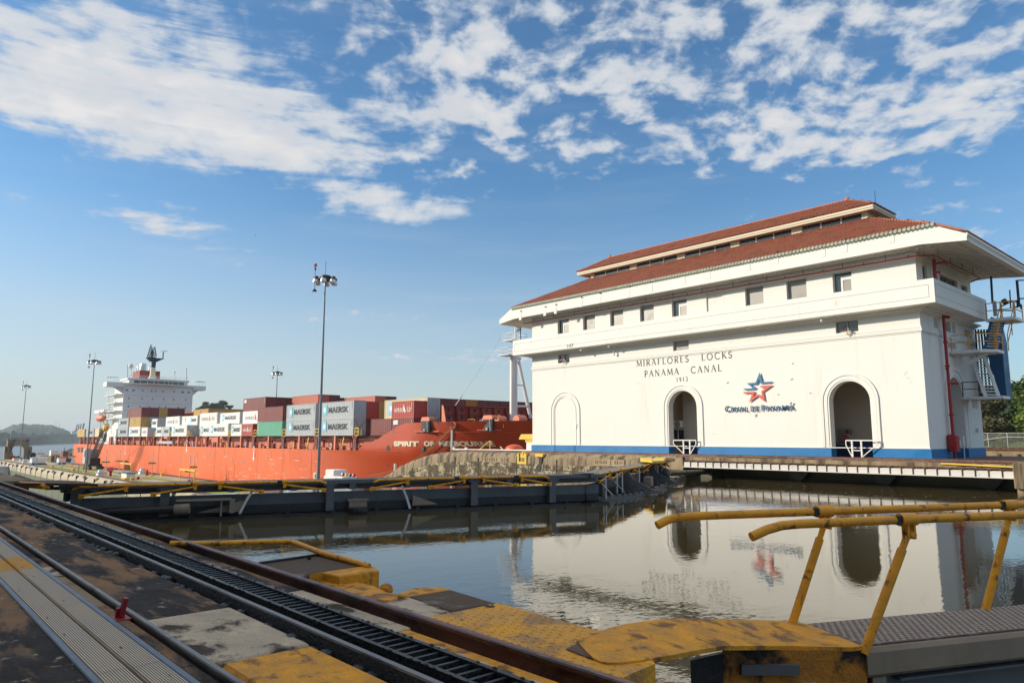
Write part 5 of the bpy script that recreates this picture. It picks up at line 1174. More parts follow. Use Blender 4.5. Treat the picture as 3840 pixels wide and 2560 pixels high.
m = M(); m.prism([(HX-9, ra.y-.5, z1_), (HX+.6, ra.y-.5, z1_), (HX+2.4, (ra.y+rb_.y)/2-4, z1_), (HX+2.4, (ra.y+rb_.y)/2+3, z1_), (HX+.6, rb_.y+.5, z1_), (HX-9, rb_.y+.5, z1_)], (0, 0, .55)); m.build('wheelhouse_roof', shipw, ship)
yc_ = (ra.y+rb_.y)/2
for xa, xb in ((545, 620), (627, 712), (722, 800), (810, 858), (865, 945), (953, 1002), (1008, 1055), (1062, 1140), (1148, 1228)):
    a, b = H(xa, 612), H(xb, 582)
    def fx(y): return HX+.65+1.35*min(1, max(0, (y-ra.y)/(yc_-4-ra.y) if y < yc_-4 else (1 if y < yc_+3 else (rb_.y-y)/(rb_.y-yc_-3))))+.06
    zlo = WB+.35; zhi = z1_-.3; m = M(); m.prism([(fx(a.y), a.y, zlo), (fx(b.y), b.y, zlo), (fx(b.y), b.y, zhi), (fx(a.y), a.y, zhi)], (-.05, 0, 0)); m.build('bridge_window', glassd, wh_)
for x, y, w_ in ((458, 700, 44), (549, 703, 44), (675, 707, 20), (797, 711, 20), (852, 713, 20), (953, 717, 20), (1104, 722, 20), (1221, 729, 44), (1303, 732, 40),
                 (487, 811, 20), (667, 817, 20), (808, 821, 20), (963, 826, 20), (1098, 830, 20), (1264, 835, 20), (479, 923, 20), (640, 927, 20), (766, 930, 20), (905, 933, 20), (990, 935, 20), (1162, 939, 20), (1258, 941, 20)):
    a, b = H(x-w_/2, y+14), H(x+w_/2, y-14); m = M(); m.box(HX, HX+.05, a.y, b.y, a.z, b.z); f_ = m.build('cabin_window', shipg, sup); m = M(); d_ = .14; m.box(HX+.05, HX+.07, a.y+d_, b.y-d_, a.z+d_, b.z-d_); m.build('pane', glassg if w_ > 30 else glassd, f_)
# roof gear
fu = thing_ = None
FX = HX-10; K = lambda x, y: at(*cb(x, y), X=FX)
a, b = K(628, 560), K(915, 445); m = M(); m.box(FX-9, FX, a.y-2.2 if False else a.y, b.y, zt_, b.z); m.build('funnel_casing', hulld, ship)
for x0, x1, yt in ((675, 775, 312), (625, 642, 348), (645, 668, 343), (797, 815, 362)):
    a, b = K(x0, 440), K(x1, yt); m = M(); r_ = (b.y-a.y)/2; m.lathe((FX-4, (a.y+b.y)/2, a.z-.5), [(r_, 0), (r_, b.z-a.z-r_*.5), (r_*.8, b.z-a.z), (r_*.3, b.z-a.z+.25)], 12); m.build('exhaust_stack', alum, ship, smooth=True)
a, b = H(800, 545), H(870, 390); mh = b.z; my_ = (a.y+b.y)/2+.0; MX = HX-2
m = M(); m.tube([(MX, my_, z1_+.5), (MX, my_, z1_+2), (MX, my_, mh)], [1.5, .95, .85], 10); ms = m.build('radar_mast', cream, ship)
t_ = H(828, 70).z; cz_ = H(860, 285).z
m = M(); m.tube([(MX, my_, mh), (MX, my_+.1, cz_)], .8, 10); m.prism([(MX-1, my_-2.4, cz_+.7), (MX-1, my_+3.2, cz_+.7), (MX-1, my_+1, cz_-.6), (MX-1, my_-1, cz_-.6)], (2, 0, 0)); m.tube([(MX, my_-.6, cz_), (MX, my_-.6, t_-1.8)], .36, 6); m.tube([(MX, my_-.9, t_-2), (MX, my_-.9, t_)], .09, 5)
for k in range(9): z = cz_+.9+k*(t_-cz_-1.6)/9; w_ = 1.4-.09*k; m.bar((MX, my_-.6-w_, z), (MX, my_-.6+w_, z), .2, .2); m.bar((MX, my_-.6+w_*(1 if k % 2 else -1), z), (MX, my_-.6+w_*(1 if k % 2 else -1), z+.9), .26, .26)
for sg_ in (-1, 1): m.bar((MX, my_-.6+sg_*.8, cz_+.6), (MX, my_-.6+sg_*.4, t_-2.5), .16, .16)
m.tube([(MX, my_+3, cz_+.5), (MX, my_+3, cz_+3)], .2, 6); m.build('mast_top', navy, ms); m = M(); m.bar((MX, my_+2.2, cz_+3.2), (MX, my_+4.3, cz_+3.5), .25, .3); m.build('radar_scanner', whiteb, ms)
for x, yb, yt, r_ in ((548, 530, 365, 1.0), (1148, 560, 448, .45)):
    a, b = H(x, yb), H(x, yt); m = M(); m.tube([(HX-3, a.y, a.z), (HX-3, b.y, b.z)], .16, 6); m.ball((HX-3, b.y, b.z), r_*.85, 12, 8, sz=1.1); m.build('satellite_dome', shipw, ship, smooth=True)
for x, yb, yt in ((480, 535, 352), (1288, 570, 395)): a, b = H(x, yb), H(x, yt); m = M(); m.tube([(HX-1, a.y, a.z), (HX-1, b.y, b.z)], .12, 5); m.build('whip_mast', shipg, ship)
m = M()
for k in range(34): y = ra.y+(rb_.y-ra.y)*k/33; m.bar((HX+.5, y, z1_+.55), (HX+.5, y, z1_+1.6), .06, .06)
for h in (1.1, 1.6): m.bar((HX+.5, ra.y, z1_+h), (HX+.5, rb_.y, z1_+h), .06, .06)
for ya in (wl.y+.2, wr_.y-3.3): 
    for k in range(4): m.bar((HX+.4, ya+k, zt_), (HX+.4, ya+k, zt_+1.6), .07, .07)
    m.box(HX-3, HX+.5, ya-.1, ya+3.2, zt_+1.6, zt_+1.7)
m.build('bridge_rail', shipw, ship)
# galleries and boat deck on the near side, abaft the front wall
U = lambda x, y: at(*cb(x, y), Y=61.6)
for k, (xa, xb, yf) in enumerate(((165, 350, 775), (178, 342, 882), (165, 385, 992), (60, 300, 1100))):
    a, b = U(xa, yf), U(xb, yf+10); m = M(); m.box(max(a.x, -296), min(b.x, HX-1), 61.4, 65.8, a.z-.25, a.z); gl = m.build('side_gallery', shipw, ship); m = M()
    for i in range(9): x = max(a.x, -296)+(min(b.x, HX-1)-max(a.x, -296))*i/8; m.bar((x, 61.45, a.z), (x, 61.45, a.z+1.1), .06, .06)
    for h in (.55, 1.1): m.bar((max(a.x, -296), 61.45, a.z+h), (min(b.x, HX-1), 61.45, a.z+h), .06, .06)
    m.build('gallery_rail', shipw, gl)
    m = M(); m.tube([(a.x+4, 61.8, a.z-3.4), (a.x+4, 61.8, a.z)], .16, 6); m.build('gallery_post', shipw, gl)
a, b = U(30, 1020), U(165, 985); m = M(); m.box(a.x, b.x, 61.2, 65.5, a.z, a.z+1.0); m.build('boat_deck', shipw, ship)
L_ = U(130, 1085); m = M(); m.ball((L_.x, 61.0, L_.z), 1.2, 14, 8, sx=4.2, sy=1.15, sz=1.05); lb = m.build('hull', hullo, None, smooth=True, loc=(L_.x, 61, L_.z)); lb.name = 'lifeboat'; tag(lb, 'enclosed orange lifeboat hanging below the white side galleries', 'lifeboat')
m = M(); m.box(L_.x-3.7, L_.x+3.7, 59.52, 60.2, L_.z-.12, L_.z+.05); 
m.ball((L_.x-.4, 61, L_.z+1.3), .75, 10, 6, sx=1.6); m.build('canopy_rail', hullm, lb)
for sg_ in (-1, 1): m = M(); m.tube([(L_.x+sg_*2.6, 63, L_.z-3), (L_.x+sg_*2.6, 61.6, L_.z+1.5), (L_.x+sg_*2.6, 60.8, L_.z+2.5), (L_.x+sg_*2.4, 60.9, L_.z+1.2)], .18, 6); m.build('davit', shipw, ship)
m = M(); m.box(-291, -276, 62.4, 66, -.6, 3.8); m.build('engine_casing', shipw, ship); m = M(); m.box(-283, -279.5, 62.33, 62.4, .2, 2.9); m.build('casing_opening', glassd, ship)

# ------------------------------------------------------------ containers
cmats = {}
def cmat(c):
    if c not in cmats:
        base = {'grey': (.42, .44, .46), 'white': (.70, .69, .66), 'lgrey': (.52, .56, .58), 'maroon': (.20, .042, .038), 'red': (.42, .050, .034), 'tan': (.50, .30, .07), 'green': (.10, .36, .24), 'salmon': (.50, .13, .075), 'orange': (.42, .15, .02), 'cream': (.62, .55, .36), 'beige': (.66, .50, .30), 'brown': (.15, .035, .03)}[c]
        cmats[c] = mat('container_'+c, base, .55, var=.10, scale=.5, bump=.05, col2=tuple(v*.5+.03 for v in base), c2=(.66, .78), c2scale=.5, c2st=(1, 1, .3), streak=.10)
    return cmats[c]
bmesh_ = {}
def body_mesh(L_, h, flat, kind):
    k = (L_, h, flat, kind)
    if k in bmesh_: return bmesh_[k]
    m = M(); W_ = 2.44; d = .045
    def corr(P0, ux, ln, depth):      # corrugated side wall along ux
        n_ = max(6, int(ln/.56)); P0 = Vector(P0); ux = Vector(ux); dp = Vector(depth); pts = []
        for i in range(n_):
            a = ln*i/n_; s_ = ln/n_
            pts += [P0+ux*a, P0+ux*(a+s_*.32), P0+ux*(a+s_*.5)+dp, P0+ux*(a+s_*.82)+dp]
        pts.append(P0+ux*ln); up = Vector((0, 0, h-.28)); kk = len(pts)
        m.add(pts+[p+up for p in pts], [(i, i+1, kk+i+1, kk+i) for i in range(kk-1)])
    if flat: m.box(.1, L_-.1, .02, W_-.02, .14, h-.06)
    else:
        corr((.1, .03, .14), (1, 0, 0), L_-.2, (0, d, 0)); corr((L_-.1, W_-.03, .14), (-1, 0, 0), L_-.2, (0, -d, 0)); m.box(.1, L_-.1, .08, W_-.08, .14, h-.06)
    if kind == 'corr': corr((L_-.03, .1, .14), (0, 1, 0), W_-.2, (-d, 0, 0))
    bmesh_[k] = m.mesh('container'); return bmesh_[k]
fmesh_ = {}
def frame_mesh(L_, h):
    if (L_, h) in fmesh_: return fmesh_[L_, h]
    m = M(); W_ = 2.44
    for x in (0, L_-.12):
        for y in (0, W_-.12): m.box(x, x+.12, y, y+.12, 0, h)
    for x in (0, L_-.12): m.box(x+.003, x+.117, .12, W_-.12, 0, .14); m.box(x+.003, x+.117, .12, W_-.12, h-.12, h)
    for y in (0, W_-.1): m.box(.12, L_-.12, y+.003, y+.097, 0, .14); m.box(.12, L_-.12, y+.003, y+.097, h-.08, h)
    fmesh_[L_, h] = m.mesh('frame'); return fmesh_[L_, h]
dm = {}
def door_mesh(h):
    if h in dm: return dm[h]
    m = M()
    for y0, y1 in ((.14, 1.2), (1.24, 2.3)):
        m.box(-.02, .02, y0, y1, .16, h-.14)
        for f_ in (.28, .72): m.tube([(.05, y0+(y1-y0)*f_, .15), (.05, y0+(y1-y0)*f_, h-.15)], .025, 5)
        for z in (.5, h*.5, h-.6): m.box(.02, .05, y0+.05, y1-.05, z, z+.06)
    dm[h] = m.mesh('door'); return dm[h]
starpts = lambda c, r: [(c[0]+(r if k % 2 == 0 else r*.36)*math.sin(math.pi*k/7), c[1]+(r if k % 2 == 0 else r*.36)*math.cos(math.pi*k/7)) for k in range(14)]
sky_b = mat('badge_blue', (.16, .52, .72), .5, var=.05, bump=0); darkt = mat('dark_lettering', (.02, .03, .045), .5, bump=0); redlg = mat('red_lettering', (.45, .03, .03), .5, bump=0); greyt = mat('thin_grey_lettering', (.30, .27, .24), .5, bump=0)
def logo_parts(kind, L_, h):
    k = (kind, L_, h)
    if k in bmesh_: return bmesh_[k]
    out = []; y = -.012; big = L_ > 8
    if kind == 'M':
        x0, w_ = (L_*.10, L_*.12); z0, z1 = h*.24, h*.86
        m = M(); m.box(x0, x0+w_, y, y+.02, z0, z1); out.append((mm(m, 'badge', sky_b), None))
        m = M(); r_ = min(w_, z1-z0)*.46; P = starpts((x0+w_/2, (z0+z1)/2), r_); m.add([(p[0], y-.012, p[1]) for p in P], [tuple(range(14))]) ; m.v = [(x0+w_/2+(v[0]-x0-w_/2), v[1], (z0+z1)/2+(v[2]-(z0+z1)/2)*1.15) for v in m.v]; out.append((mm(m, 'star', whiteb), 'badge'))
        m = M(); text_on(m, 'MAERSK', (L_*.27, y, h*.36), (L_*.58, 0, 0), (0, 0, h*.34), depth=(0, -.004, 0), off=.028); out.append((mm(m, 'lettering', darkt), None))
    elif kind in ('H', 'HR'):
        tm = greyt if kind == 'H' else whiteb
        m = M(); z0, hh = h*.36, h*.26; text_on(m, 'HAMBURG', (L_*.12, y, z0), (L_*.40, 0, 0), (0, 0, hh)); text_on(m, 'SUD', (L_*.70, y, z0), (L_*.17, 0, 0), (0, 0, hh)); m.box(L_*.755, L_*.765, y-.01, y, z0+hh*1.1, z0+hh*1.25); m.box(L_*.785, L_*.795, y-.01, y, z0+hh*1.1, z0+hh*1.25); out.append((mm(m, 'lettering', tm), None))
        m = M(); cx = L_*.60; P = [(-.45, .95), (.05, .15), (.6, -.55), (.15, -.25), (-.1, -.75), (-.18, -.05), (-.5, -.5)]; m.add([(cx+p[0]*h*.30, y-.012, h*.5+p[1]*h*.34) for p in P], [tuple(range(7))]); out.append((mm(m, 'arrow_badge', redlg if kind == 'H' else whiteb), None))
    elif kind == 'S':
        m = M(); cx = L_*.47; 
        for i, ch in enumerate('MSC'): text_on(m, ch, (cx-.25, y, h*.68-i*h*.2), (.55, 0, 0), (0, 0, h*.15), off=.03)
        out.append((mm(m, 'lettering', darkt), None))
    elif kind == 'C':
        m = M(); m.box(.5, 1.8, y, y+.02, h-.95, h-.3); text_on(m, 'CAI', (.6, y-.012, h-.85), (1.1, 0, 0), (0, 0, .45), off=.02); out.append((mm(m, 'badge', whiteb), None))
    elif kind == 'V':
        m = M(); text_on(m, 'CHINA', (.75, y, .3), (0, 0, h*.75), (-.4, 0, 0), off=.02); out.append((mm(m, 'lettering', whiteb), None))
    m = M()
    for i in range(5): m.box(L_-.62, L_-.5, y, y+.015, h-.45-i*.22, h-.33-i*.22)
    out.append((mm(m, 'code_marks', whiteb if kind not in ('M', 'S', 'H') else greyt), None))
    bmesh_[k] = out; return out
ROW = lambda j: 61.16+2.5*j
Z1, H8, H9 = 1.93, 2.59, 2.9
def container(x, L_, j, z, h, c, logo, label, doors=None, flat=False):
    t = thing('shipping_container', label, 'container', (x, ROW(j), z), 'containers on the ship deck')
    kind = 'door' if doors else 'corr'
    b = inst(body_mesh(L_, h, flat, kind), 'body', t); b.data.materials.append(cmat(c)) if not b.data.materials else None
    b.material_slots[0].link = 'OBJECT'; b.material_slots[0].material = cmat(c)
    f_ = inst(frame_mesh(L_, h), 'frame', t); f_.data.materials.append(cmat(c)) if not f_.data.materials else None
    f_.material_slots[0].link = 'OBJECT'; f_.material_slots[0].material = cmat(c)
    if doors:
        d = inst(door_mesh(h), 'door', t, (L_-.02, 0, 0)); d.data.materials.append(cmat(doors)) if not d.data.materials else None
        d.material_slots[0].link = 'OBJECT'; d.material_slots[0].material = cmat(doors)
    if logo:
        made = {}
        for me, par in logo_parts(logo, L_, h):
            n_ = me.name.split('.')[0]; made[n_] = inst(me, n_, made.get(par, t))
    return t
T4, T2 = 12.19, 6.06
def pair(s, n_): return s
CT = [
 (-319.4, T4, 0, Z1, H9, 'tan', 'S', 'tan container at the very stern end of the bottom tier', None, True),
 (-305, T4, 0, Z1, H9, 'grey', 'M', 'grey container with blue badge behind the near lamp post, bottom tier abaft the superstructure'),
 (-291.2, T2, 0, Z1, H9, 'beige', None, 'beige container behind the crane boom head, bottom tier', None, True),
 (-273.8, T4, 0, Z1, H8, 'white', 'S', 'white container with vertical black letters just right of the crane boom, bottom tier', None, True),
 (-273.8, T4, 1, Z1+H8, H8, 'white', None, 'white container mostly hidden behind the upper grey one beside the superstructure', None, True),
 (-273.8, T4, 1, Z1, H8, 'white', None, 'hidden lower white container beside the superstructure second row', None, True),
 (-260, T4, 0, Z1, H9, 'grey', 'M', 'lower of the two stacked grey containers nearest the superstructure'),
 (-260, T4, 0, Z1+H9, H9, 'grey', 'M', 'upper of the two stacked grey containers nearest the superstructure'),
 (-260, T4, 1, Z1, H9, 'maroon', None, 'maroon container inboard of the grey pair, bottom tier'), (-260, T4, 1, Z1+H9, H9, 'maroon', None, 'maroon container inboard of the grey pair, second tier'),
 (-260, T4, 1, Z1+2*H9, H8, 'maroon', None, 'pinkish maroon container end peeking left of the third tier maroon one'),
 (-246.6, T4, 0, Z1, H9, 'white', 'M', 'white container directly beneath the tan container of the three high stack', None, True),
 (-246.6, T4, 0, Z1+H9, H9, 'tan', 'S', 'tan container with vertical black letters, middle of the three high stack'),
 (-246.6, T4, 0, Z1+2*H9, H9, 'maroon', None, 'maroon container topping the three high stack before the superstructure'),
 (-246.6, T4, 1, Z1+H9, H9, 'lgrey', None, 'grey door end right of the tan container, second tier', 'grey'), (-246.6, T4, 2, Z1+H9, H9, 'lgrey', None, 'second grey door end right of the tan container', 'grey'),
 (-246.6, T4, 3, Z1+H9, H9, 'lgrey', None, 'third grey door end right of the tan container', 'grey'),
 (-246.6, T4, 1, Z1+2*H9, H9, 'maroon', None, 'dark maroon end, second in the row of five below the cabin windows'), (-246.6, T4, 2, Z1+2*H9, H9, 'tan', None, 'olive tan end in the row of five maroon ends below the cabin windows'),
 (-246.6, T4, 3, Z1+2*H9, H9, 'brown', None, 'dark brown end right of the olive tan end'), (-246.6, T4, 4, Z1+2*H9, H9, 'brown', None, 'rightmost dark brown end of the row below the cabin windows'),
 (-246.6, T4, 6, Z1+2*H8, H8, 'salmon', None, 'salmon container face right of the five ends, in front of the superstructure corner'),
 (-232.8, T2, 0, Z1, H8, 'white', 'H', 'short white container with thin lettering right of the three high stack, bottom tier', 'lgrey', True),
 (-232.8, T2, 1, Z1+H8, H8, 'white', 'M', 'short white container standing alone on the second tier before the grey doors', 'lgrey', True), (-232.8, T2, 1, Z1, H8, 'grey', None, 'short grey container behind the short white one, bottom tier', 'grey'),
 (-232.8, T2, 2, Z1+H8, H8, 'grey', None, 'short grey container with doors, second tier inboard', 'grey'),
 (-218.7, T2, 0, Z1, H8, 'white', 'M', 'short white container above the gangway, left one', 'lgrey', True), (-212.5, T2, 0, Z1, H8, 'lgrey', 'M', 'short pale grey container above the gangway, right one', 'grey'),
 (-218.7, T4, 1, Z1+H8, H9, 'white', 'H', 'white container with red arrow above the two short ones', 'lgrey', True), (-218.7, T4, 1, Z1, H8, 'grey', None, 'grey container inboard of the two short ones, bottom tier', 'grey'),
 (-218.7, T4, 4, Z1+2*H8, H8, 'tan', 'S', 'tan container topping the stacks right of the superstructure'), (-218.7, T4, 5, Z1+2*H8, H8, 'tan', None, 'first tan end right of the topmost tan container'),
 (-218.7, T4, 6, Z1+2*H8, H8, 'tan', None, 'second tan end in the row of top tier ends'), (-218.7, T4, 7, Z1+2*H8, H8, 'tan', None, 'third tan end in the row of top tier ends'), (-218.7, T4, 8, Z1+2*H8, H8, 'brown', None, 'dark end closing the row of tan ends'),
 (-204.6, T4, 0, Z1, H9, 'white', 'M', 'white container left of the dark cross braced door ends, bottom tier', 'lgrey', True), (-204.6, T4, 1, Z1, H9, 'cream', None, 'dark grey cross braced door end, bottom tier', 'lgrey'),
 (-204.6, T2, 1, Z1+H9, 2.44, 'white', 'S', 'short white container with vertical letters, second tier', None, True), (-198.5, T2, 1, Z1+H9, 2.44, 'white', 'M', 'short white container right of the one with vertical letters, second tier', 'lgrey', True),
 (-190.7, T4, 1, Z1, H9, 'white', 'M', 'white container partly hidden by the next, bottom tier under the large red arrow container', None, True),
 (-190.7, T4, 1, Z1+H9, H9, 'white', 'H', 'large white container with red arrow, second tier amidships', 'lgrey', True),
 (-176.4, T4, 0, Z1, H9, 'white', 'M', 'large white container left of the short white one, bottom tier amidships', 'lgrey', True),
 (-176.4, T4, 1, Z1, H9, 'white', None, 'white container inboard amidships, bottom tier', 'lgrey', True), (-176.4, T4, 1, Z1+H9, H8, 'white', 'M', 'large white container with blue badge, second tier amidships', 'lgrey', True),
 (-162.4, T2, 0, Z1, H8, 'white', 'M', 'short white container left of the short red one', None, True), (-156.3, T2, 0, Z1, H8, 'red', 'HR', 'short red container left of the green one', None),
 (-162.4, T4, 1, Z1+H8, H9, 'white', 'H', 'white container cut by the maroon one, below the highest maroon container', 'lgrey', True), (-162.4, T4, 1, Z1, H8, 'brown', None, 'brown container behind the short red one, bottom tier'),
 (-162.4, T4, 1, Z1+H8+H9, H9, 'maroon', 'C', 'highest maroon container with a small round badge at its upper left'), (-162.4, T4, 2, Z1+H8+H9, H9, 'brown', None, 'dark maroon end right of the highest maroon container'),
 (-162.4, T4, 3, Z1+H8+H9, H9, 'brown', None, 'second dark maroon end right of the highest container'),
 (-148, T4, 0, Z1, H9, 'green', 'V', 'only green container, bottom tier'), (-148, T4, 0, Z1+H9+.05, H9, 'maroon', None, 'maroon container standing on the green one'),
 (-148, T4, 3, Z1+H8*2+.4, H9, 'salmon', None, 'reddish container on top left of the tall lamp post'), (-148, T4, 4, Z1+H8*2+.4, H9, 'brown', None, 'dark end behind the tall lamp post on the top tier'), (-148, T4, 5, Z1+H8*2+.2, H8, 'brown', None, 'brown end right of the tall lamp post on the top tier'),
 (-134.1, T4, 0, Z1, H9, 'grey', 'M', 'lower grey container just left of the tall lamp post'), (-134.1, T4, 0, Z1+H9, H9+.1, 'grey', 'M', 'upper grey container just left of the tall lamp post'),
 (-134.1, T4, 5, Z1+2*H8, H8, 'salmon', None, 'salmon container low on the top tier right of the lamp post'), (-134.1, T4, 6, Z1+2*H8, H8, 'brown', None, 'brown end right of the salmon top tier container'),
 (-120.2, T4, 0, Z1, H9, 'grey', 'M', 'lower grey container crossed by the tall lamp post'), (-120.2, T4, 0, Z1+H9, H9+.1, 'grey', 'M', 'rusty upper grey container crossed by the tall lamp post'),
 (-120.2, T4, 1, Z1, H9, 'brown', None, 'dark red end right of the lower grey container'), (-120.2, T4, 1, Z1+H9, H9, 'red', None, 'deep red end right of the rusty grey container'),
 (-120.2, T4, 2, Z1, H9, 'brown', None, 'brown end deep behind the forward grey pair, bottom tier'), (-120.2, T4, 2, Z1+H9, H9, 'tan', None, 'narrow tan end before the cream container'),
 (-102.3, T2, 0, Z1, H8, 'maroon', None, 'dull maroon short container low beside the rising bulwark, left one'), (-96.1, T2, 0, Z1, H8, 'maroon', 'C', 'dull maroon short container with yellow badge right beside the bulwark'),
 (-96.1, T2, 0, Z1+H8, H8, 'red', 'HR', 'bright red short container above the bulwark'), (-102.3, T4, 1, Z1, H8, 'grey', None, 'grey container below the long cream one', 'grey'),
 (-102.3, T4, 1, Z1+H8, H9+.25, 'cream', 'M', 'long cream container behind the bright red short one', 'grey')]
fwd_c = ['brown', 'maroon', 'orange', 'brown', 'brown', 'brown', 'maroon', 'maroon', 'brown']
for j, c in enumerate(fwd_c):
    CT.append((-102.3, T4, j+2, Z1+H8, H9+.2, c, None, 'only orange brown end in the forward row above the breakwater' if c == 'orange' else ['first', 'second', '', 'fourth', 'fifth', 'sixth', 'seventh', 'eighth', 'ninth'][j]+' dark red end of the forward row above the breakwater'))
    CT.append((-102.3, T4, j+2, Z1, H8, 'brown', None, ['first', 'second', 'third', 'fourth', 'fifth', 'sixth', 'seventh', 'eighth', 'ninth'][j]+' lower container hidden behind the breakwater'))
for x, js in ((-246.6, (1, 2, 3, 4, 6)), (-218.7, (4, 5, 6, 7, 8)), (-162.4, (2, 3)), (-148, (3, 4, 5)), (-134.1, (5, 6))):
    for j in js:
        for k in (0, 1):
            if not any(a[0] == x and a[2] == j and abs(a[3]-(Z1+k*H8)) < 1.2 for a in CT):
                CT.append((x, T4, j, Z1+k*H8+(.3*k if x in (-246.6, -162.4) else 0), H8+.28 if x in (-246.6, -162.4) else H8, 'brown', None, 'hidden brown container, %s row %s, %s tier' % (('first', 'second', 'third', 'fourth', 'fifth', 'sixth', 'seventh', 'eighth', 'ninth')[j], {-246.6: 'nearest the superstructure', -218.7: 'above the gangway', -162.4: 'behind the red short one', -148: 'behind the green one', -134.1: 'left of the lamp post'}[x], ('lower', 'upper')[k])))
for a in CT: container(*a)
# lashing rods crossed on the door ends
for x, j in ((-192.3, 0), (-192.3, 1), (-107.9, 0), (-107.9, 1), (-90, 1)):
    m = M(); y = ROW(j); 
    for k in (0, 1): m.bar((x+.08, y+.1, Z1), (x+.08, y+2.3, Z1+2.7), .04, .04); m.bar((x+.08, y+2.3, Z1), (x+.08, y+.1, Z1+2.7), .04, .04)
    m.build('lashing_rod', steeld, ship)
# ------------------------------------------------------------ terrace furniture
cL = crop(0, 1550, 520, 2330); cZ = crop(280, 1500, 980, 2352)
polem = mat('galvanised_pole', (.20, .215, .235), .5, .35, var=.1, bump=.05, coat=0)
def high_mast(base, ztop_, label, r0=.23, lamps=6):
    b = Vector(base); t = thing('lamp_post', label, 'lamp post', b, 'tall floodlight masts along the lock'); H_ = ztop_
    m = M(); m.tube([b, (b.x, b.y, H_)], [r0, r0*.42], 12); m.build('pole', polem, t, smooth=True)
    m = M(); m.bbox(b.x-.6, b.x+.6, b.y-.6, b.y+.6, b.z, b.z+.18, .05); m.build('base', yelb, t)
    m = M(); m.lathe((b.x, b.y, H_), [(.75, -.25), (.8, 0), (.75, .22)], 16); m.build('head_ring', steeld, t)
    for k in range(lamps):
        a = k*2*math.pi/lamps+.4; cx, cy = b.x+1.35*math.cos(a), b.y+1.35*math.sin(a); m = M(); m.lathe((cx, cy, H_-1.0), [(.32, 0), (.44, .12), (.36, .55), (.2, .65)], 10); f_ = m.build('floodlight', alum, t, smooth=True)
        m = M(); m.box(cx-.3, cx+.3, cy-.25, cy+.25, H_-.35, H_-.02); m.bar((b.x, b.y, H_-.5), (cx, cy, H_-.3), .06, .06); m.build('housing', steeld, f_)
    d = -1.45*Vector((rt[0], rt[1], 0)); m = M(); m.tube([(b.x+d.x, b.y+d.y, H_-1.9), (b.x+d.x, b.y+d.y, H_+1.7)], .04, 5); m.bar((b.x, b.y, H_-.4), (b.x+d.x, b.y+d.y, H_-.4), .05, .05); m.lathe((b.x+d.x, b.y+d.y, H_-2.0), [(.36, 0), (.3, .1), (.1, .35)], 8); m.ball((b.x+d.x, b.y+d.y, H_+1.2), .17, 8, 5); m.build('camera_arm', steeld, t)
    m = M(); m.tube([(b.x+d.x-.15, b.y+d.y, H_+1.5), (b.x+d.x-.15, b.y+d.y, H_+1.95)], .12, 6); m.tube([(b.x+d.x+.2, b.y+d.y, H_+1.5), (b.x+d.x+.2, b.y+d.y, H_+1.95)], .12, 6); m.build('red_beacon', redp, t)
    m = M(); m.tube([(b.x, b.y, H_+.2), (b.x, b.y, H_+2.4)], .03, 4); m.build('lightning_rod', steeld, t)
b = at(1193, 1795, Y=46.3); b.z = -8; high_mast((b.x, b.y, -8), zat(b.x, b.y, 1040), 'tallest nearest floodlight mast standing in front of the ship bow section', .24)
b = at(*crop(0, 1250, 960, 2352)(788, 1278), Z=-8); high_mast(b, zat(b.x, b.y, 1352), 'second floodlight mast, beside the crawler crane', .23)
b = at(*crop(0, 1250, 960, 2352)(180, 1165), Z=-8); high_mast(b, zat(b.x, b.y, 1445), 'floodlight mast nearest the left edge by the arched pylon', .23)
b = at(1027, 1700, Y=98); high_mast((b.x, b.y, -8), zat(b.x, b.y, 1395), 'small distant floodlight mast rising behind the maroon containers', .25)
# range posts with number boards
def range_post(xt, yt, xb, yb, board, num, label, c=cL, base=False):
    b = at(*c(xb, yb), Z=-8); tz = zat(b.x, b.y, c(xt, yt)[1]); t = thing('distance_post', label, 'sign post', b, 'distance posts along the terrace')
    m = M(); m.tube([b, (b.x, b.y, tz)], [.13, .09], 7); m.build('post', alum, t)
    m = M(); m.bbox(b.x-.35, b.x+.35, b.y-.35, b.y+.35, b.z, b.z+.25, .05); m.build('foot', yelb if base else concup, t)
    if board:
        x0, x1, y0, y1 = board; dn = Vector((fw[0], fw[1], 0)); P = at(*c(xb+(xt-xb)*((y0+y1)/2-yb)/(yt-yb), (y0+y1)/2), Y=b.y)
        w_ = (at(*c(x1, y1), Y=b.y)-at(*c(x0, y1), Y=b.y)).dot(Vector((rt[0], rt[1], 0))); h = zat(b.x, b.y, c(0, y0)[1])-zat(b.x, b.y, c(0, y1)[1]); zc = (zat(b.x, b.y, c(0, y0)[1])+zat(b.x, b.y, c(0, y1)[1]))/2
        r_ = Vector((.8, .6, 0)); w_ = max(w_, 1.1)*1.05; a = Vector((b.x, b.y, zc-h/2))-r_*w_/2+Vector((.12, -.16, 0)); u = Vector((0, 0, h))
        m = M(); m.prism([a, a+r_*w_, a+r_*w_+u, a+u], Vector((-.06, .08, 0))*.6); bd = m.build('number_board', ynum, t)
        if num: m = M(); text_on(m, num, a+r_*w_*.1+u*.15, r_*w_*.8, u*.7, depth=(.012, -.016, 0), off=.03); m.build('number', ink, bd)
ynum = mat('amber_board', (.55, .30, .03), .6, var=.1, bump=.05)
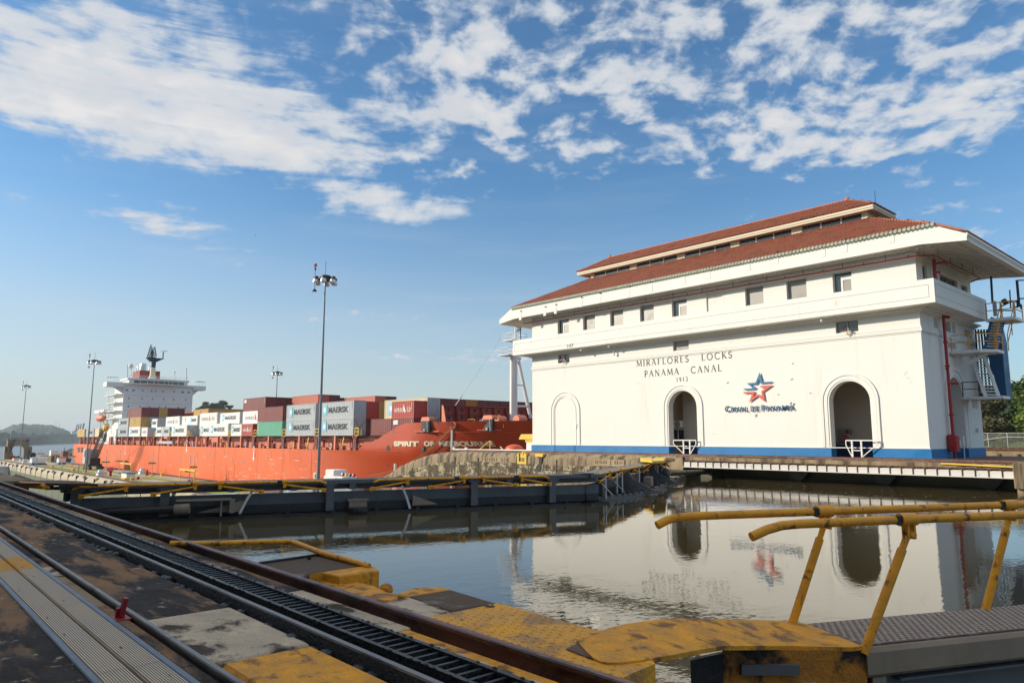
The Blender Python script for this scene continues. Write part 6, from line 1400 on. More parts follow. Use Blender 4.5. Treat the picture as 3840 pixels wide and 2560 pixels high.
for i, a in enumerate((((530, 570, 520, 712), None, None), ((703, 555, 688, 750), (668, 715, 662, 682), '475'), ((768, 578, 742, 855), (733, 778, 700, 718), '500'), ((943, 568, 922, 828), (908, 955, 682, 702), '525'), ((1058, 593, 1030, 905), (1018, 1072, 728, 752), '550'),
                       ((1226, 580, 1205, 875), (1190, 1240, 708, 730), '575'), ((1797, 612, 1770, 1015), (1750, 1812, 800, 827), '600'), ((2027, 618, 1998, 1010), (1983, 2040, 785, 810), '625'))):
    range_post(*a[0], a[1], a[2], ('bare grey pole left of the curved vent pipe', 'board post behind the white kiosk near the vent pipe', 'board post on the right corner of the kiosk near the vent pipe', 'board post between the small raised jib and the right kiosk', 'board post in front of the right white kiosk', 'board post on a yellow foot left of the crawler crane', 'dark topped board post right of the crawler crane', 'board post rising from the left yellow gantry')[i], base=i in (4, 5))
for a, bd, num, lb in (((992, 650, 970, 960), (957, 1005, 780, 803), '620', 'distance post with amber board in front of the hull right of the small grey capstan'), ((1460, 697, 1440, 1018), (1420, 1478, 880, 905), '675', 'left post of the pair standing at the right yellow gantry, board reading 675'),
                       ((1512, 675, 1495, 1015), (1477, 1528, 828, 853), '670', 'right post of the pair at the right yellow gantry, its board set higher'), ((2210, 705, 2196, 1010), (2170, 2218, 888, 915), '725', 'left post of the pair nearest the tall lamp post, its board set higher'), ((2240, 740, 2222, 1010), (2195, 2260, 942, 972), '775', 'right post of the pair nearest the tall lamp post, lower board reading 775')):
    range_post(*a, bd, num, lb, cZ, base=num == '620')
p = at(1182, 1784, Y=45.6); t = thing('number_sign', 'small pale number board beside the foot of the tallest lamp post', 'sign', p); m = M(); m.box(p.x-.4, p.x+.4, 45.55, 45.65, p.z-.45, p.z+.45); bd = m.build('board', cream, t); m = M(); text_on(m, '8', (p.x, 45.53, p.z-.3), (.3, 0, 0), (0, 0, .6), off=.03); m.build('number', ink, bd); m = M(); m.tube([(p.x, 45.6, -8), (p.x, 45.6, p.z)], .06, 5); m.build('post', alum, t)
p = at(1482, 1738, Y=50); m = M(); m.tube([(p.x, p.y, -8), (p.x, p.y, zat(p.x, p.y, 1738))], .16, 8); o = m.build('white_post', whiteb, loc=(p.x, p.y, -8)); tag(o, 'white post before the orange bow, right of the locomotive roof', 'post')
# yellow goal frames
def goal(xa, xb, yt, yb, c, label, brace):
    A_, B_ = at(*c(xa, yb), Z=-8), at(*c(xb, yb), Y=at(*c(xa, yb), Z=-8).y); tz = zat(A_.x, A_.y, c(0, yt)[1]); B_ = Vector((B_.x, A_.y, -8)); t = thing('pipe_gantry', label, 'gantry', A_, 'yellow pipe gantries')
    for p in (A_, B_): m = M(); m.bar(p, (p.x, p.y, tz), .16, .16); m.bar((p.x-.5, p.y, -8), (p.x, p.y, -7.2), .08, .08); m.bar((p.x+.5, p.y, -8), (p.x, p.y, -7.2), .08, .08); m.build('leg', yelb, t)
    m = M(); m.bar((A_.x-.3, A_.y, tz), (B_.x+.3, A_.y, tz), .2, .35); m.build('crossbar', yelb, t); m = M(); h = tz+8
    m.bar((A_.x, A_.y, tz-h*.45), (A_.x+h*.4, A_.y, tz), .1, .1); m.bar((B_.x, A_.y, tz-h*.45), (B_.x-h*.4, A_.y, tz), .1, .1); m.build('brace', yelb, t)
goal(558, 705, 790, 905, cZ, 'left smaller yellow gantry on the grass by the hull', 1); goal(1320, 1505, 870, 1018, cZ, 'right larger yellow gantry beside the pair of board posts', 1)
# kiosks, vent, capstans, hydrants, tool chest
def kiosk(xa, xb, yt, yb, c, label, extra=None):
    A_ = at(*c(xa, yb), Z=-8); B_ = at(*c(xb, yb), Y=A_.y); tz = zat(A_.x, A_.y, c(0, yt)[1]); w_ = min(B_.x-A_.x, 4.5); t = thing('kiosk', label, 'kiosk', A_)
    m = M(); m.bbox(A_.x, A_.x+w_, A_.y, A_.y+2.2, -7.5, tz, .1); m.build('cabin', whiteb, t); m = M(); m.box(A_.x-.05, A_.x+w_+.05, A_.y-.05, A_.y+2.25, -8, -7.3); m.build('blue_base', bluep, t)
    m = M(); m.box(A_.x+w_*.3, A_.x+w_*.75, A_.y-.05, A_.y, tz-1.1, tz-.7); m.build('panel', shipg, t)
kiosk(600, 700, 738, 858, cL, 'white kiosk with blue base right of the curved vent pipe'); kiosk(945, 1060, 728, 850, cL, 'white kiosk with blue base near the red tugboat'); kiosk(495, 535, 725, 858, cL, 'narrow white cabinet left of the curved vent pipe')
A_ = at(*cL(565, 860), Z=-8); t = thing('vent_pipe', 'large curved grey ventilation pipe with dark mouth', 'vent', A_); tz = zat(A_.x, A_.y, cL(0, 720)[1]); m = M(); m.tube([A_, (A_.x, A_.y, tz-1.2), (A_.x+.3, A_.y-.3, tz), (A_.x+1.3, A_.y-.7, tz+.5)], [.95, .95, .95, 1.1], 14); m.build('duct', concl if False else cream, t, smooth=True)
m = M(); m.tube([(A_.x+1.25, A_.y-.68, tz+.48), (A_.x+1.36, A_.y-.72, tz+.53)], 1.0, 14); m.build('mouth', blackm, t)
def capstan(x, y0, y1, c, label, mt=None, w_=1.3, name='capstan'):
    A_ = at(*c(x, y1), Z=-8); h = zat(A_.x, A_.y, c(0, y0)[1])+8; o = M().lathe(A_, [(w_, 0), (w_, h*.08), (w_*.8, h*.12), (w_*.72, h*.45), (w_, h*.5), (w_, h*.56), (w_*.6, h*.62), (w_*.55, h*.9), (w_*.7, h*.94), (w_*.5, h)], 14).build(name, mt or alum, loc=A_, smooth=True); tag(o, label, name.replace('_', ' '))
capstan(330, 872, 948, cZ, 'grey capstan left of the red cowl'); capstan(855, 855, 932, cZ, 'grey capstan near the middle of the hull'); capstan(232, 868, 915, cZ, 'small pale capstan far left', w_=.6) if False else None
capstan(*(410, 765, 832), cL, 'pale drum winch at the far left of the terrace', None, 1.0)
for x, y0, y1, c, lb in ((775, 838, 868, cL, 'red hydrant near the white kiosk'), (800, 960, 995, cZ, 'red hydrant right of the white and blue chest'), (911, 875, 948, cZ, 'tall red fire post right of the middle capstan')): capstan(x, y0, y1, c, lb, redp, .38, 'hydrant')
A_ = at(*cZ(450, 958), Z=-8); t = thing('red_cowl', 'dark red vent cowl on a stem beside the left capstan', 'vent', A_); m = M(); m.tube([A_, (A_.x, A_.y, -6.9), (A_.x+.4, A_.y-.2, -6.2)], [.25, .3, .9], 9); m.build('cowl', redp, t, smooth=True)
A_ = at(*cZ(585, 988), Z=-8); t = thing('tool_chest', 'long white chest with blue lids on the path', 'chest', A_); m = M(); m.box(A_.x, A_.x+4.6, A_.y, A_.y+1.8, -8, -6.7); m.build('box', whiteb, t); m = M(); m.box(A_.x-.1, A_.x+4.7, A_.y-.1, A_.y+1.9, -6.7, -6.5); m.build('lid', bluep, t); m = M(); m.box(A_.x+1.8, A_.x+5.2, A_.y-.5, A_.y-.1, -8, -7.6); m.build('step', yelb, t)
for k, (x, y) in enumerate(((880, 912), (1233, 965), (2084, 1000), (1698, 915), (605, 862))):
    A_ = at(*cL(x, y), Z=-8); o = M().lathe(A_, [(.5, 0), (.35, .3), (.6, .55), (.4, .75)], 9).build('bollard', yelb, loc=A_, smooth=True); tag(o, 'yellow bollard on the grass, %s' % ('out in the open left of the crane', 'left of the two walking men', 'under the left yellow frame', 'behind the crawler crane', 'at the foot of the right hand kiosk')[k], 'bollard')
for k, (x, y) in enumerate(((725, 1012), (1102, 952))):
    A_ = at(*cZ(x, y), Z=-8); o = M().lathe(A_, [(.5, 0), (.35, .3), (.65, .55), (.4, .75)], 9).build('bollard', yelb, loc=A_, smooth=True); tag(o, ('yellow bollard on the near grass right of the chest', 'yellow bollard on the grass below the middle of the hull')[k], 'bollard')
A_ = at(*cZ(510, 965), Z=-8); t = thing('pipe_rack', 'grey pipe handrail enclosure left of the chest', 'railing', A_); m = M()
for k in range(4): m.bar((A_.x+k*1.6, A_.y, -8), (A_.x+k*1.6, A_.y, -6.6), .08, .08); m.bar((A_.x+k*1.6, A_.y+1.8, -8), (A_.x+k*1.6, A_.y+1.8, -6.6), .08, .08)
for z in (-7.3, -6.6): m.bar((A_.x, A_.y, z), (A_.x+4.8, A_.y, z), .07, .07); m.bar((A_.x, A_.y+1.8, z), (A_.x+4.8, A_.y+1.8, z), .07, .07)
m.build('railing', shipg, t)
# crawler crane
A_ = at(*cL(1450, 940), Z=-8); t = thing('crawler_crane', 'black crawler crane with grey cab and raised lattice boom by the hull', 'crane', A_); a = A_
tank = lambda m, y: m.prism([(a.x-3.2, y, -7.6), (a.x-2.8, y, -8), (a.x+2.8, y, -8), (a.x+3.2, y, -7.6), (a.x+3.0, y, -7.0), (a.x-3.0, y, -7.0)], (0, .8, 0))
m = M(); tank(m, a.y); m.build('track', blackm, t); m = M(); tank(m, a.y+3.2); m.build('track', blackm, t)
m = M(); m.box(a.x-3.4, a.x+2.6, a.y-.1, a.y+3.6, -6.9, -6.3); m.box(a.x-1, a.x+2.8, a.y+.2, a.y+3.0, -6.3, -4.6); m.build('carbody', steeld, t)
m = M(); m.bbox(a.x-5.2, a.x-1.0, a.y-.2, a.y+3.2, -6.3, -1.9, .2); m.build('machinery_house', shipg, t); m = M(); m.bbox(a.x-1.8, a.x-.3, a.y-.5, a.y+.9, -6.2, -1.7, .1); cb_ = m.build('cab', shipg, t); m = M(); m.box(a.x-1.5, a.x-.5, a.y-.55, a.y-.5, -4.2, -2.3); m.build('cab_window', glassd, cb_)
bt, bb = at(*crop(0, 1250, 960, 2352)(922, 868), Y=a.y), Vector((a.x+.8, a.y+1.4, -5.6)); bt = Vector((bt.x, a.y+1.4, bt.z))
m = M(); d = (bt-bb); dn = d.normalized(); s_ = Vector((0, 1, 0)); n_ = dn.cross(s_).normalized(); NS = 18
off = lambda f_: (1.0 if .12 < f_ < .85 else (.35+f_*5 if f_ <= .12 else max(.35, (1-f_)*6.5)))*.75
for i in range(NS):
    f0, f1_ = i/NS, (i+1)/NS; c0 = [bb+d*f0+s_*sy*off(f0)+n_*sn*off(f0) for sy, sn in ((1, 1), (1, -1), (-1, -1), (-1, 1))]; c1_ = [bb+d*f1_+s_*sy*off(f1_)+n_*sn*off(f1_) for sy, sn in ((1, 1), (1, -1), (-1, -1), (-1, 1))]
    for k in range(4): m.bar(c0[k], c1_[k], .16, .16); m.bar(c0[k], c1_[(k+1) % 4], .08, .08); m.bar(c0[k], c0[(k+1) % 4], .07, .07)
m.build('lattice_boom', steeld, t); m = M(); m.bar(bt-dn*.6, bt+dn*1.4, 1.3, 1.2); m.bar(bt+dn*1.2, bt+dn*1.2+Vector((1.0, 0, -.6)), .8, .8); m.build('boom_head', yelb, t)
m = M(); g_ = Vector((a.x-2.6, a.y+1.4, -.2)); m.bar((a.x-1, a.y+.6, -2), g_, .15, .15); m.bar((a.x-4.5, a.y+1.4, -2), g_, .12, .12); m.tube([g_, bt], .035, 4); m.tube([g_+Vector((0, .4, 0)), bt], .035, 4); m.build('gantry', steeld, t)
# tug, work barge and rocks on the canal
p = at(*cL(1060, 808), Z=-16); t = thing('tugboat', 'red tugboat moored beyond the terrace', 'boat', p); p = Vector((p.x, p.y, -16)); s_ = 7.
m = M(); m.prism([(p.x-11, p.y-3, -16.5), (p.x+9, p.y-3, -16.5), (p.x+11, p.y-2.5, -13.4), (p.x-12, p.y-2.5, -13.4)], (0, 6, 0)); m.build('hull', rust, t); m = M(); m.box(p.x-6, p.x+4, p.y-2, p.y+2.5, -13.4, -11); m.box(p.x-2, p.x+3, p.y-1.5, p.y+2, -11, -8.2); m.build('deckhouse', redp, t); m = M(); m.box(p.x-2.1, p.x+3.1, p.y-1.6, p.y+2.1, -9.8, -8.9); m.build('wheelhouse_window', glassd, t); m = M(); m.tube([(p.x+1, p.y, -8.2), (p.x+1, p.y, -5.5)], .2, 6); m.tube([(p.x-4, p.y, -11), (p.x-4, p.y, -8.6)], .8, 8); m.build('mast', steeld, t)
p = at(*cL(830, 815), Z=-8); t = thing('mobile_crane', 'small crane with raised blue and white jib beyond the terrace edge', 'crane', p); m = M(); m.box(p.x-5, p.x+3, p.y, p.y+3, -8, -5.5); m.build('chassis', olive, t); q = at(*cL(820, 620), Y=p.y); m = M(); m.bar((p.x+.5, p.y+1.5, -5.5), (q.x, p.y+1.5, q.z), .9, .9); m.build('jib', shipg, t); m = M(); m.box(p.x-1, p.x+2, p.y-.1, p.y+2.5, -5.5, -3.4); m.build('cab', whiteb, t)
for k, (x, y, w_, h, mt_, nm, lb) in enumerate(((145, 770, 3.5, 2.4, redp, 'red_machine', 'dark red machine at the foot of the arched pylon'), (215, 785, 4, 1.2, cream, 'supply_pallet', 'pale pallet of supplies left on the far terrace'), (265, 780, 3, 1.4, bluep, 'blue_machine', 'blue machinery among the supplies'), (330, 805, 2.2, 1.3, cream, 'crate', 'cream crate beside the leftmost lamp post foot'),
                                                (430, 768, 6, 1.6, bluet, 'blue_container', 'low blue container behind the drum winch'), (475, 755, 3, 3.2, yelb, 'yellow_digger', 'yellow machine left of the curved vent pipe'), (380, 745, 2, 6, whiteb, 'white_tank', 'white tank standing behind the arched pylon'))):
    A_ = at(*cL(x, y), Z=-8); t = thing(nm, lb, nm.split('_')[-1], A_); m = M(); m.bbox(A_.x-w_/2, A_.x+w_/2, A_.y, A_.y+w_*.6, -8, -8+h*.7, .15); m.build('body', mt_, t); m = M(); m.tube([(A_.x-w_*.2, A_.y+w_*.3, -8+h*.7), (A_.x-w_*.1, A_.y+w_*.3, -8+h*1.2)], w_*.12, 7); m.build('fitting', steeld, t)
p = at(262, 1706, Y=150); m = M()
for k in range(26): a_ = random.uniform(0, 6.28); rr = random.uniform(0, 1); m.ball((p.x+math.cos(a_)*rr*22, p.y+math.sin(a_)*rr*8, -16+(1-rr)*5), random.uniform(2, 4), 6, 4, sz=.8)
o = m.build('rock_pile', steelr if False else conc, loc=(p.x, p.y, -16)); tag(o, 'grey rock pile in the water behind the ship stern', 'rocks')
# lower gate at the far left of the near chamber
t = thing('lower_gate', 'pale grey end of a lock gate at the left edge below the terrace', 'lock gate', (-352, 40, -17)); m = M(); m.box(-372, -334.5, 36.5, 42.1, -17, -9.6); m.build('panel', steelg, t); m = M()
for k in range(9): m.box(-370+k*4, -369.7+k*4, 36.4, 36.5, -17, -9.6)
m.box(-374, -334, 36.2, 43, -9.6, -9.3); m.build('rib', shipg, t)
# locomotive roof behind the gate walkway
p = at(1270, 1795, Y=44.6); t = thing('lock_locomotive', 'white towing locomotive with amber beacons partly hidden behind the gate', 'locomotive', (p.x, 44.6, -8)); zt_ = zat(p.x, 44.6, 1768); x0 = at(1236, 1790, Y=44.6).x; x1 = at(1308, 1790, Y=44.6).x
m = M(); m.bbox(x0, x1, 43.7, 45.8, -7.6, zt_-.5, .15); m.build('body', shipw, t); m = M(); m.bbox(x0+.3, x0+2.6, 43.8, 45.6, zt_-.5, zt_+.25, .1); m.build('roof_unit', whiteb, t); m = M(); m.box(x0+3.2, x1-.2, 43.65, 43.7, zt_-1.6, zt_-.7); m.build('side_window', glassd, t)
for k, mt_ in enumerate((redp, yelb, logob, redp)): m = M(); m.ball((x0+3.4+k*.9, 44.6, zt_-.3), .22, 7, 4); m.build('beacon', mt_, t)

# ------------------------------------------------------------ people
def person(name_label, joints, radii, edges, parts, head, facing):
    pass
def human(loc, h, rz, label, shirt, step=.12, arms=(-.1, .1), pack=False):
    t = thing('person', label, 'person', loc); k = h/1.75
    J = {'pel': (0, 0, .95), 'wst': (0, 0, 1.08), 'chs': (0, .01, 1.32), 'nck': (0, 0, 1.48), 'hd': (0, .02, 1.60), 'top': (0, .02, 1.70),
         'hl': (-.10, 0, .90), 'kl': (-.10, step*.6, .50), 'al': (-.10, step*.4, .09), 'tl': (-.10, step*.4+.17, .03), 'hr': (.10, 0, .90), 'kr': (.10, -step*.1, .50), 'ar': (.10, -step, .10), 'tr': (.10, -step+.17, .04),
         'sl': (-.19, 0, 1.42), 'el': (-.25, arms[0], 1.14), 'wl': (-.24, arms[0]+.12, .90), 'fl': (-.24, arms[0]+.16, .80), 'sr': (.19, 0, 1.42), 'er': (.25, arms[1], 1.14), 'wr': (.24, arms[1]+.12, .90), 'fr': (.24, arms[1]+.16, .80)}
    RR = {'pel': .135, 'wst': .12, 'chs': .145, 'nck': .055, 'hd': .095, 'top': .07, 'hl': .085, 'kl': .06, 'al': .042, 'tl': .035, 'hr': .085, 'kr': .06, 'ar': .042, 'tr': .035, 'sl': .06, 'el': .042, 'wl': .03, 'fl': .032, 'sr': .06, 'er': .042, 'wr': .03, 'fr': .032}
    E_ = [('pel', 'wst'), ('wst', 'chs'), ('chs', 'nck'), ('nck', 'hd'), ('hd', 'top'), ('pel', 'hl'), ('hl', 'kl'), ('kl', 'al'), ('al', 'tl'), ('pel', 'hr'), ('hr', 'kr'), ('kr', 'ar'), ('ar', 'tr'), ('chs', 'sl'), ('sl', 'el'), ('el', 'wl'), ('wl', 'fl'), ('chs', 'sr'), ('sr', 'er'), ('er', 'wr'), ('wr', 'fr')]
    K_ = list(J); me = bpy.data.meshes.new('body'); me.from_pydata([Vector(J[q])*k for q in K_], [(K_.index(a), K_.index(b)) for a, b in E_], [])
    o = bpy.data.objects.new('body', me); C.objects.link(o); o.parent = t; sk = o.modifiers.new('skin', 'SKIN')
    for i, q in enumerate(K_): me.skin_vertices[0].data[i].radius = (RR[q]*k, RR[q]*k*.8)
    me.skin_vertices[0].data[0].use_root = True; ss = o.modifiers.new('sub', 'SUBSURF'); ss.levels = 1; ss.render_levels = 1
    bm_ = bpy.data.materials.new('person_body'); bm_.use_nodes = True; g = NT(bm_.node_tree); tcx = g.new('ShaderNodeTexCoord'); z = g.sep(tcx.outputs['Object'])[2]
    xx = g.math('ABSOLUTE', g.sep(tcx.outputs['Object'])[0])
    c = g.mix(g.math('GREATER_THAN', z, 1.0*k), c4((.015, .017, .028)), c4(shirt)); c = g.mix(g.math('GREATER_THAN', z, 1.49*k), c, c4((.25, .13, .08)))
    c = g.mix(g.math('MULTIPLY', g.math('GREATER_THAN', xx, .17*k), g.math('LESS_THAN', z, 1.12*k)), c, g.mix(g.math('GREATER_THAN', z, .75*k), c4((.015, .017, .028)), c4((.25, .13, .08))))
    g.put(g.n['Principled BSDF'].inputs['Base Color'], c); g.n['Principled BSDF'].inputs['Roughness'].default_value = .8; me.materials.append(bm_)
    L_ = Vector(loc); t.rotation_euler.z = rz
    m = M(); m.ball((0, -.005*k, 1.67*k), .107*k, 10, 6, sz=.95); ho = bpy.data.objects.new('hair', mm(m, 'hair', hair)); C.objects.link(ho); ho.parent = t
    if pack: m = M(); m.bbox(-.14*k, .14*k, -.27*k, -.10*k, 1.1*k, 1.45*k, .03); po = bpy.data.objects.new('backpack', mm(m, 'backpack', redvest)); C.objects.link(po); po.parent = t
    return t
A_ = at(*cL(1316, 970), Z=-8); human(A_, 1.8, R(20), 'left of two men in pale blue shirts walking beside the crane', (.30, .40, .52))
A_ = at(*cL(1405, 970), Z=-8); human(A_, 1.8, R(35), 'right of two men in pale blue shirts, close to the lamp post', (.30, .40, .52), step=.2)
p = at(*c7(806, 1150), Y=48.2); human((p.x, 48.2, .24), 1.72, R(-10), 'person with red backpack standing inside the right doorway', (.22, .28, .36), pack=True)
# small things on the centre wall left of the house
p = at(1990, 1690, Y=47.0); t = thing('yellow_hood', 'yellow hooded cover on a white pedestal left of the house', 'pedestal', (p.x, 47, .24)); xa, xb = at(1957, 1640, Y=47).x, p.x+1.3; zb_, zt_ = zat(p.x, 47, 1647), zat(p.x, 47, 1627)
m = M(); m.prism([(xa, 46.6, zb_), (xb, 46.6, zb_), (xb-.1, 46.6, zt_), (xa+.35, 46.6, zt_), (xa+.12, 46.6, zt_-.25)], (0, 1.0, 0)); m.build('hood', yelb, t); x2 = at(1978, 1650, Y=47).x; m = M(); m.box(x2, xb-.05, 46.7, 47.5, zat(p.x, 47, 1657), zb_); m.build('collar', yelb, t); m = M(); m.box(at(1981, 1650, Y=47).x, xb-.1, 46.75, 47.45, .2, zat(p.x, 47, 1657)); m.build('pedestal', whiteb, t)
c8_ = crop(1650, 1480, 2010, 2352); W8 = lambda x, y, Y=48.0: at(*c8_(x, y), Y=Y)
m = M(); a, b, d_ = W8(945, 1355), W8(1215, 1130), W8(1225, 1350); m.tube([a, b, W8(1255, 1150), W8(1262, 1190), W8(1225, 1225)], .045, 6); m.tube([W8(1215, 1140), d_], .045, 6); o = m.build('yellow_handrail', yelb, loc=d_); tag(o, 'bent yellow handrail on top of the centre wall ramp', 'handrail')
a, b = W8(285, 1340), W8(292, 860); m = M(); m.tube([(a.x, 48, .1), (a.x, 48, b.z)], .11, 8); o = m.build('grey_pole', alum, loc=(a.x, 48, .1)); tag(o, 'short grey pole at the crest of the centre wall ramp', 'pole')
t = thing('cable_sheave', 'pair of pale grey brackets with a bar beside the short grey pole', 'bracket', W8(480, 1350)); m = M()
for x in (345, 640): a, b = W8(x-20, 1352), W8(x+25, 1280); m.box(a.x, b.x, 47.9, 48.1, .1, b.z)
m.build('bracket', alum, t); m = M(); m.bar(W8(345, 1312), W8(640, 1312), .08, .08); m.build('bar', steeld, t)
m = M(); a, b = W8(380, 1352), W8(2150, 1362); m.bar((a.x, 48, .26), (b.x, 48, .30), .3, .14); o = m.build('white_kerb', whiteb, loc=(a.x, 48, .2)); o['kind'] = 'structure'
p = W8(1640, 1350); m = M(); m.ball((p.x, 49, .35), .95, 14, 8, sz=.55); o = m.build('orange_buoy', mat('buoy_orange', (.75, .10, .03), .4, bump=.02), loc=(p.x, 49, .2), smooth=True); tag(o, 'round orange buoy lying on the centre wall left of the house', 'buoy'); m = M(); m.bar(W8(1480, 1265), W8(1545, 1350), .1, .05); m.build('pole', whiteb, o)
for k, (x, y) in enumerate(((958, 883), (778, 902))):
    p = at(x, y, Y=150); m = M(); u = Vector((rt[0], rt[1], 0)); m.add([p-u*.9+Vector((0, 0, .15)), p-u*.1+Vector((0, 0, .3)), p+Vector((0, 0, 0)), p+u*.1+Vector((0, 0, .3)), p+u*.9+Vector((0, 0, .05)), p+Vector((.1, .2, .12))], [(0, 1, 5), (1, 2, 5), (2, 3, 5), (3, 4, 5)]); m.ball(p, .12, 6, 4, sx=2)
    o = m.build('bird', blackm, loc=p); tag(o, ('bird gliding in the blue sky above left of the tall lamp post', 'smaller bird in the sky left of the other one')[k], 'bird')
# ------------------------------------------------------------ far lock gate: two leaves meeting in a blunt V
class Frame:
    def __init__(s, o, d):
        s.o = Vector((o[0], o[1], 0)); s.d = Vector((d[0], d[1], 0)).normalized(); s.n = Vector((s.d.y, -s.d.x, 0))
    def __call__(s, a, t, z): return s.o+s.d*a+s.n*t+Vector((0, 0, z))
    def box(s, m, a0, a1, t0, t1, z0, z1):
        if a0 > a1: a0, a1 = a1, a0
        return m.prism([s(a0, t0, z0), s(a1, t0, z0), s(a1, t1, z0), s(a0, t1, z0)] if t0 > t1 else [s(a0, t1, z0), s(a1, t1, z0), s(a1, t0, z0), s(a0, t0, z0)], (0, 0, z1-z0))
def clampnut(m, F_, a, t, z): m.tube([F_(a-.09, t, z), F_(a+.09, t, z)], .085, 8); F_.box(m, a-.05, a+.05, t+.06, t-.06, z-.2, z)
SB_ = .085
def folded_rail(g_, F_, a0, a1, braces, endl, endr, zr=-.02, t=.07):
    pts = ([F_(a0, t, zr-.09), F_(a0+.22, t, zr-.005)] if endl else [F_(a0, t, zr)])+([F_(a1-.22, t, zr-.005), F_(a1, t, zr-.09)] if endr else [F_(a1, t, zr)])
    m = M(); m.tube(pts, .045, 8); r_ = m.build('hand_rail', yel, g_, smooth=True)
    m = M()
    for ab, ac in braces: clampnut(m, F_, ac, t, zr)
    m.build('clamp', yel, r_)
    for ab, ac in braces:
        m = M(); m.tube([F_(ac, t+.02, zr-.1), F_(ab, t+.02, -.33)], .035, 7); m.build('folding_stay', yel, g_, smooth=True)
        m = M(); F_.box(m, ab-.075, ab+.075, t+.02, t-.08, -.41, -.27); m.build('stay_bracket', yel, g_)
    m = M()
    for f_ in (.45, .8): F_.box(m, a0+(a1-a0)*f_-.1, a0+(a1-a0)*f_+.1, t+.047, t-.047, zr-.047, zr+.047)
    m.build('dark_band', steeld, r_)
def gate_body(g_, F_, L_, posts, mt):
    m = M(); F_.box(m, 0, L_, -.02, -.92, -.045, 0); m.build('walkway', mt, g_)
    m = M(); F_.box(m, -.1, L_+.1, .0, -.02, -.135, .005); F_.box(m, -.1, L_+.1, -.92, -.94, -.135, .005); m.build('walkway_edge', mt, g_)
    m = M(); F_.box(m, .4, L_, -.45, -.5, -.345, -.135); F_.box(m, .4, L_, -1.5, -1.55, -.345, -.10) if False else None; m.build('upper_girder', mt, g_)
    m = M(); F_.box(m, .2, L_, -.3, -.36, -.80, -.425); m.build('skin_plate', mt, g_); m = M(); F_.box(m, .2, L_, -.301, -.36, -1.1, -.803); F_.box(m, .2, L_, -.36, -1.5, -1.1, -1.0); m.build('wet_plate', steeld, g_)
    for a in posts: m = M(); F_.box(m, a-.14, a+.14, .0, -.3, -1.08, -.14); F_.box(m, a-.24, a+.24, .01, -.3, -.20, -.15); m.build('post', mt, g_)
    for k in range(int(L_/2)): a = .9+k*2.05; m = M(); F_.box(m, a-.11, a+.11, -.02, -.45, -.34, -.136); m.build('hanger_plate', mt, g_)
    m = M(); F_.box(m, -.3, L_+.3, .06, -1.6, -1.26, -1.13); sh = m.build('float_shelf', steeld, g_)
    for k in range(int(L_/1.55)): m = M(); F_.box(m, .6+k*1.55, .72+k*1.55, .12, -.1, -1.13, -1.05); m.build('shelf_lug', steeld, sh)
    m = M()
    for k in range(int(L_/.35)): a = .3+k*.35; m.tube([F_(a, -.295, -.86), F_(a, -.28, -.86)], .018, 5)
    m.build('rivet', mt, g_, stuff=True)
F1 = Frame((-26.57, 4.79), (.34, .94)); y1 = lambda y: (y-4.79)/.9404
g1 = thing('lock_gate', 'near leaf of the far lock gate, dark blue steel with folded yellow rails', 'lock gate', F1(9, 0, -1.2), 'lock gate leaves')
gate_body(g1, F1, 19.4, [y1(v) for v in (5.15, 7.56, 12.6, 17.76, 20.9)], steelb)
folded_rail(g1, F1, y1(5.06), y1(12.45), [(y1(5.3), y1(6.49)), (y1(7.23), y1(8.42)), (y1(10.4), y1(9.14)), (y1(12.38), y1(11.11))], True, True)
folded_rail(g1, F1, y1(14.05), y1(20.7), [(y1(14.01), y1(15.24)), (y1(16.06), y1(17.32)), (y1(19.37), y1(18.08)), (y1(20.75), y1(19.6))], True, True)
m = M(); F1.box(m, y1(13.25), y1(13.85), .02, -.35, -1.0, -.74); hb = m.build('hatch_box', steelg if False else curbm, g1); m = M(); F1.box(m, y1(13.2), y1(13.9), .05, -.4, -.76, -.70); m.tube([F1(y1(13.5), -.15, -.70), F1(y1(13.5), -.15, -.66)], .05, 6); m.build('hatch_lid', curbm, hb); m = M(); c_ = F1(y1(13.55), -.1, -1.13); m.lathe((c_.x, c_.y, -1.13), [(.45, 0), (.45, .12), (.38, .16)], 16); m.build('drum', steeld, hb)
for ya, yb in ((10.15, 9.75), (15.05, 15.35)):
    m = M(); m.bar(F1(y1(ya), .02, -.25), F1(y1((ya+yb)/2), .05, -.62), .05, .08); m.bar(F1(y1((ya+yb)/2), .05, -.62), F1(y1(yb), .05, -1.1), .05, .08); m.build('draft_strut', steelg, g1)
    m = M(); m.prism([F1(y1(yb)+.1, 0, -1.0), F1(y1(yb)+1.1 if yb > 12 else y1(yb)-1.3, 0, -.98), F1(y1(yb)+.12, 0, -.62)], F1.n*-.04); m.build('gusset', curbm, g1)
m = M(); a, b = F1(y1(7.9), .25, -.55), F1(y1(9.45), .25, -.55); m.bar(F1(y1(7.9), .1, -.55), F1(y1(9.5), .1, -.55), .5, .05); m.bar(F1(y1(9.2), .2, -.57), F1(y1(9.2), .2, -1.1), .06, .06); F1.box(m, y1(9.45), y1(9.6), .3, 0, -1.0, -.55); m.build('strut_housing', curbm, g1)
m = M(); pl_ = at(375, 1921, Z=-.88); pr__ = F1(y1(8.3), .32, -.80); m.tube([pl_, pl_+(pr__-pl_)*.85], .13, 12); o = m.build('gate_strut', steeld, loc=pl_, smooth=True); tag(o, 'dark round strut arm pushing the near gate leaf from under the wall', 'strut'); m = M(); m.tube([pl_+(pr__-pl_)*.83, pr__], .17, 12); m.build('flange', curbm, o)
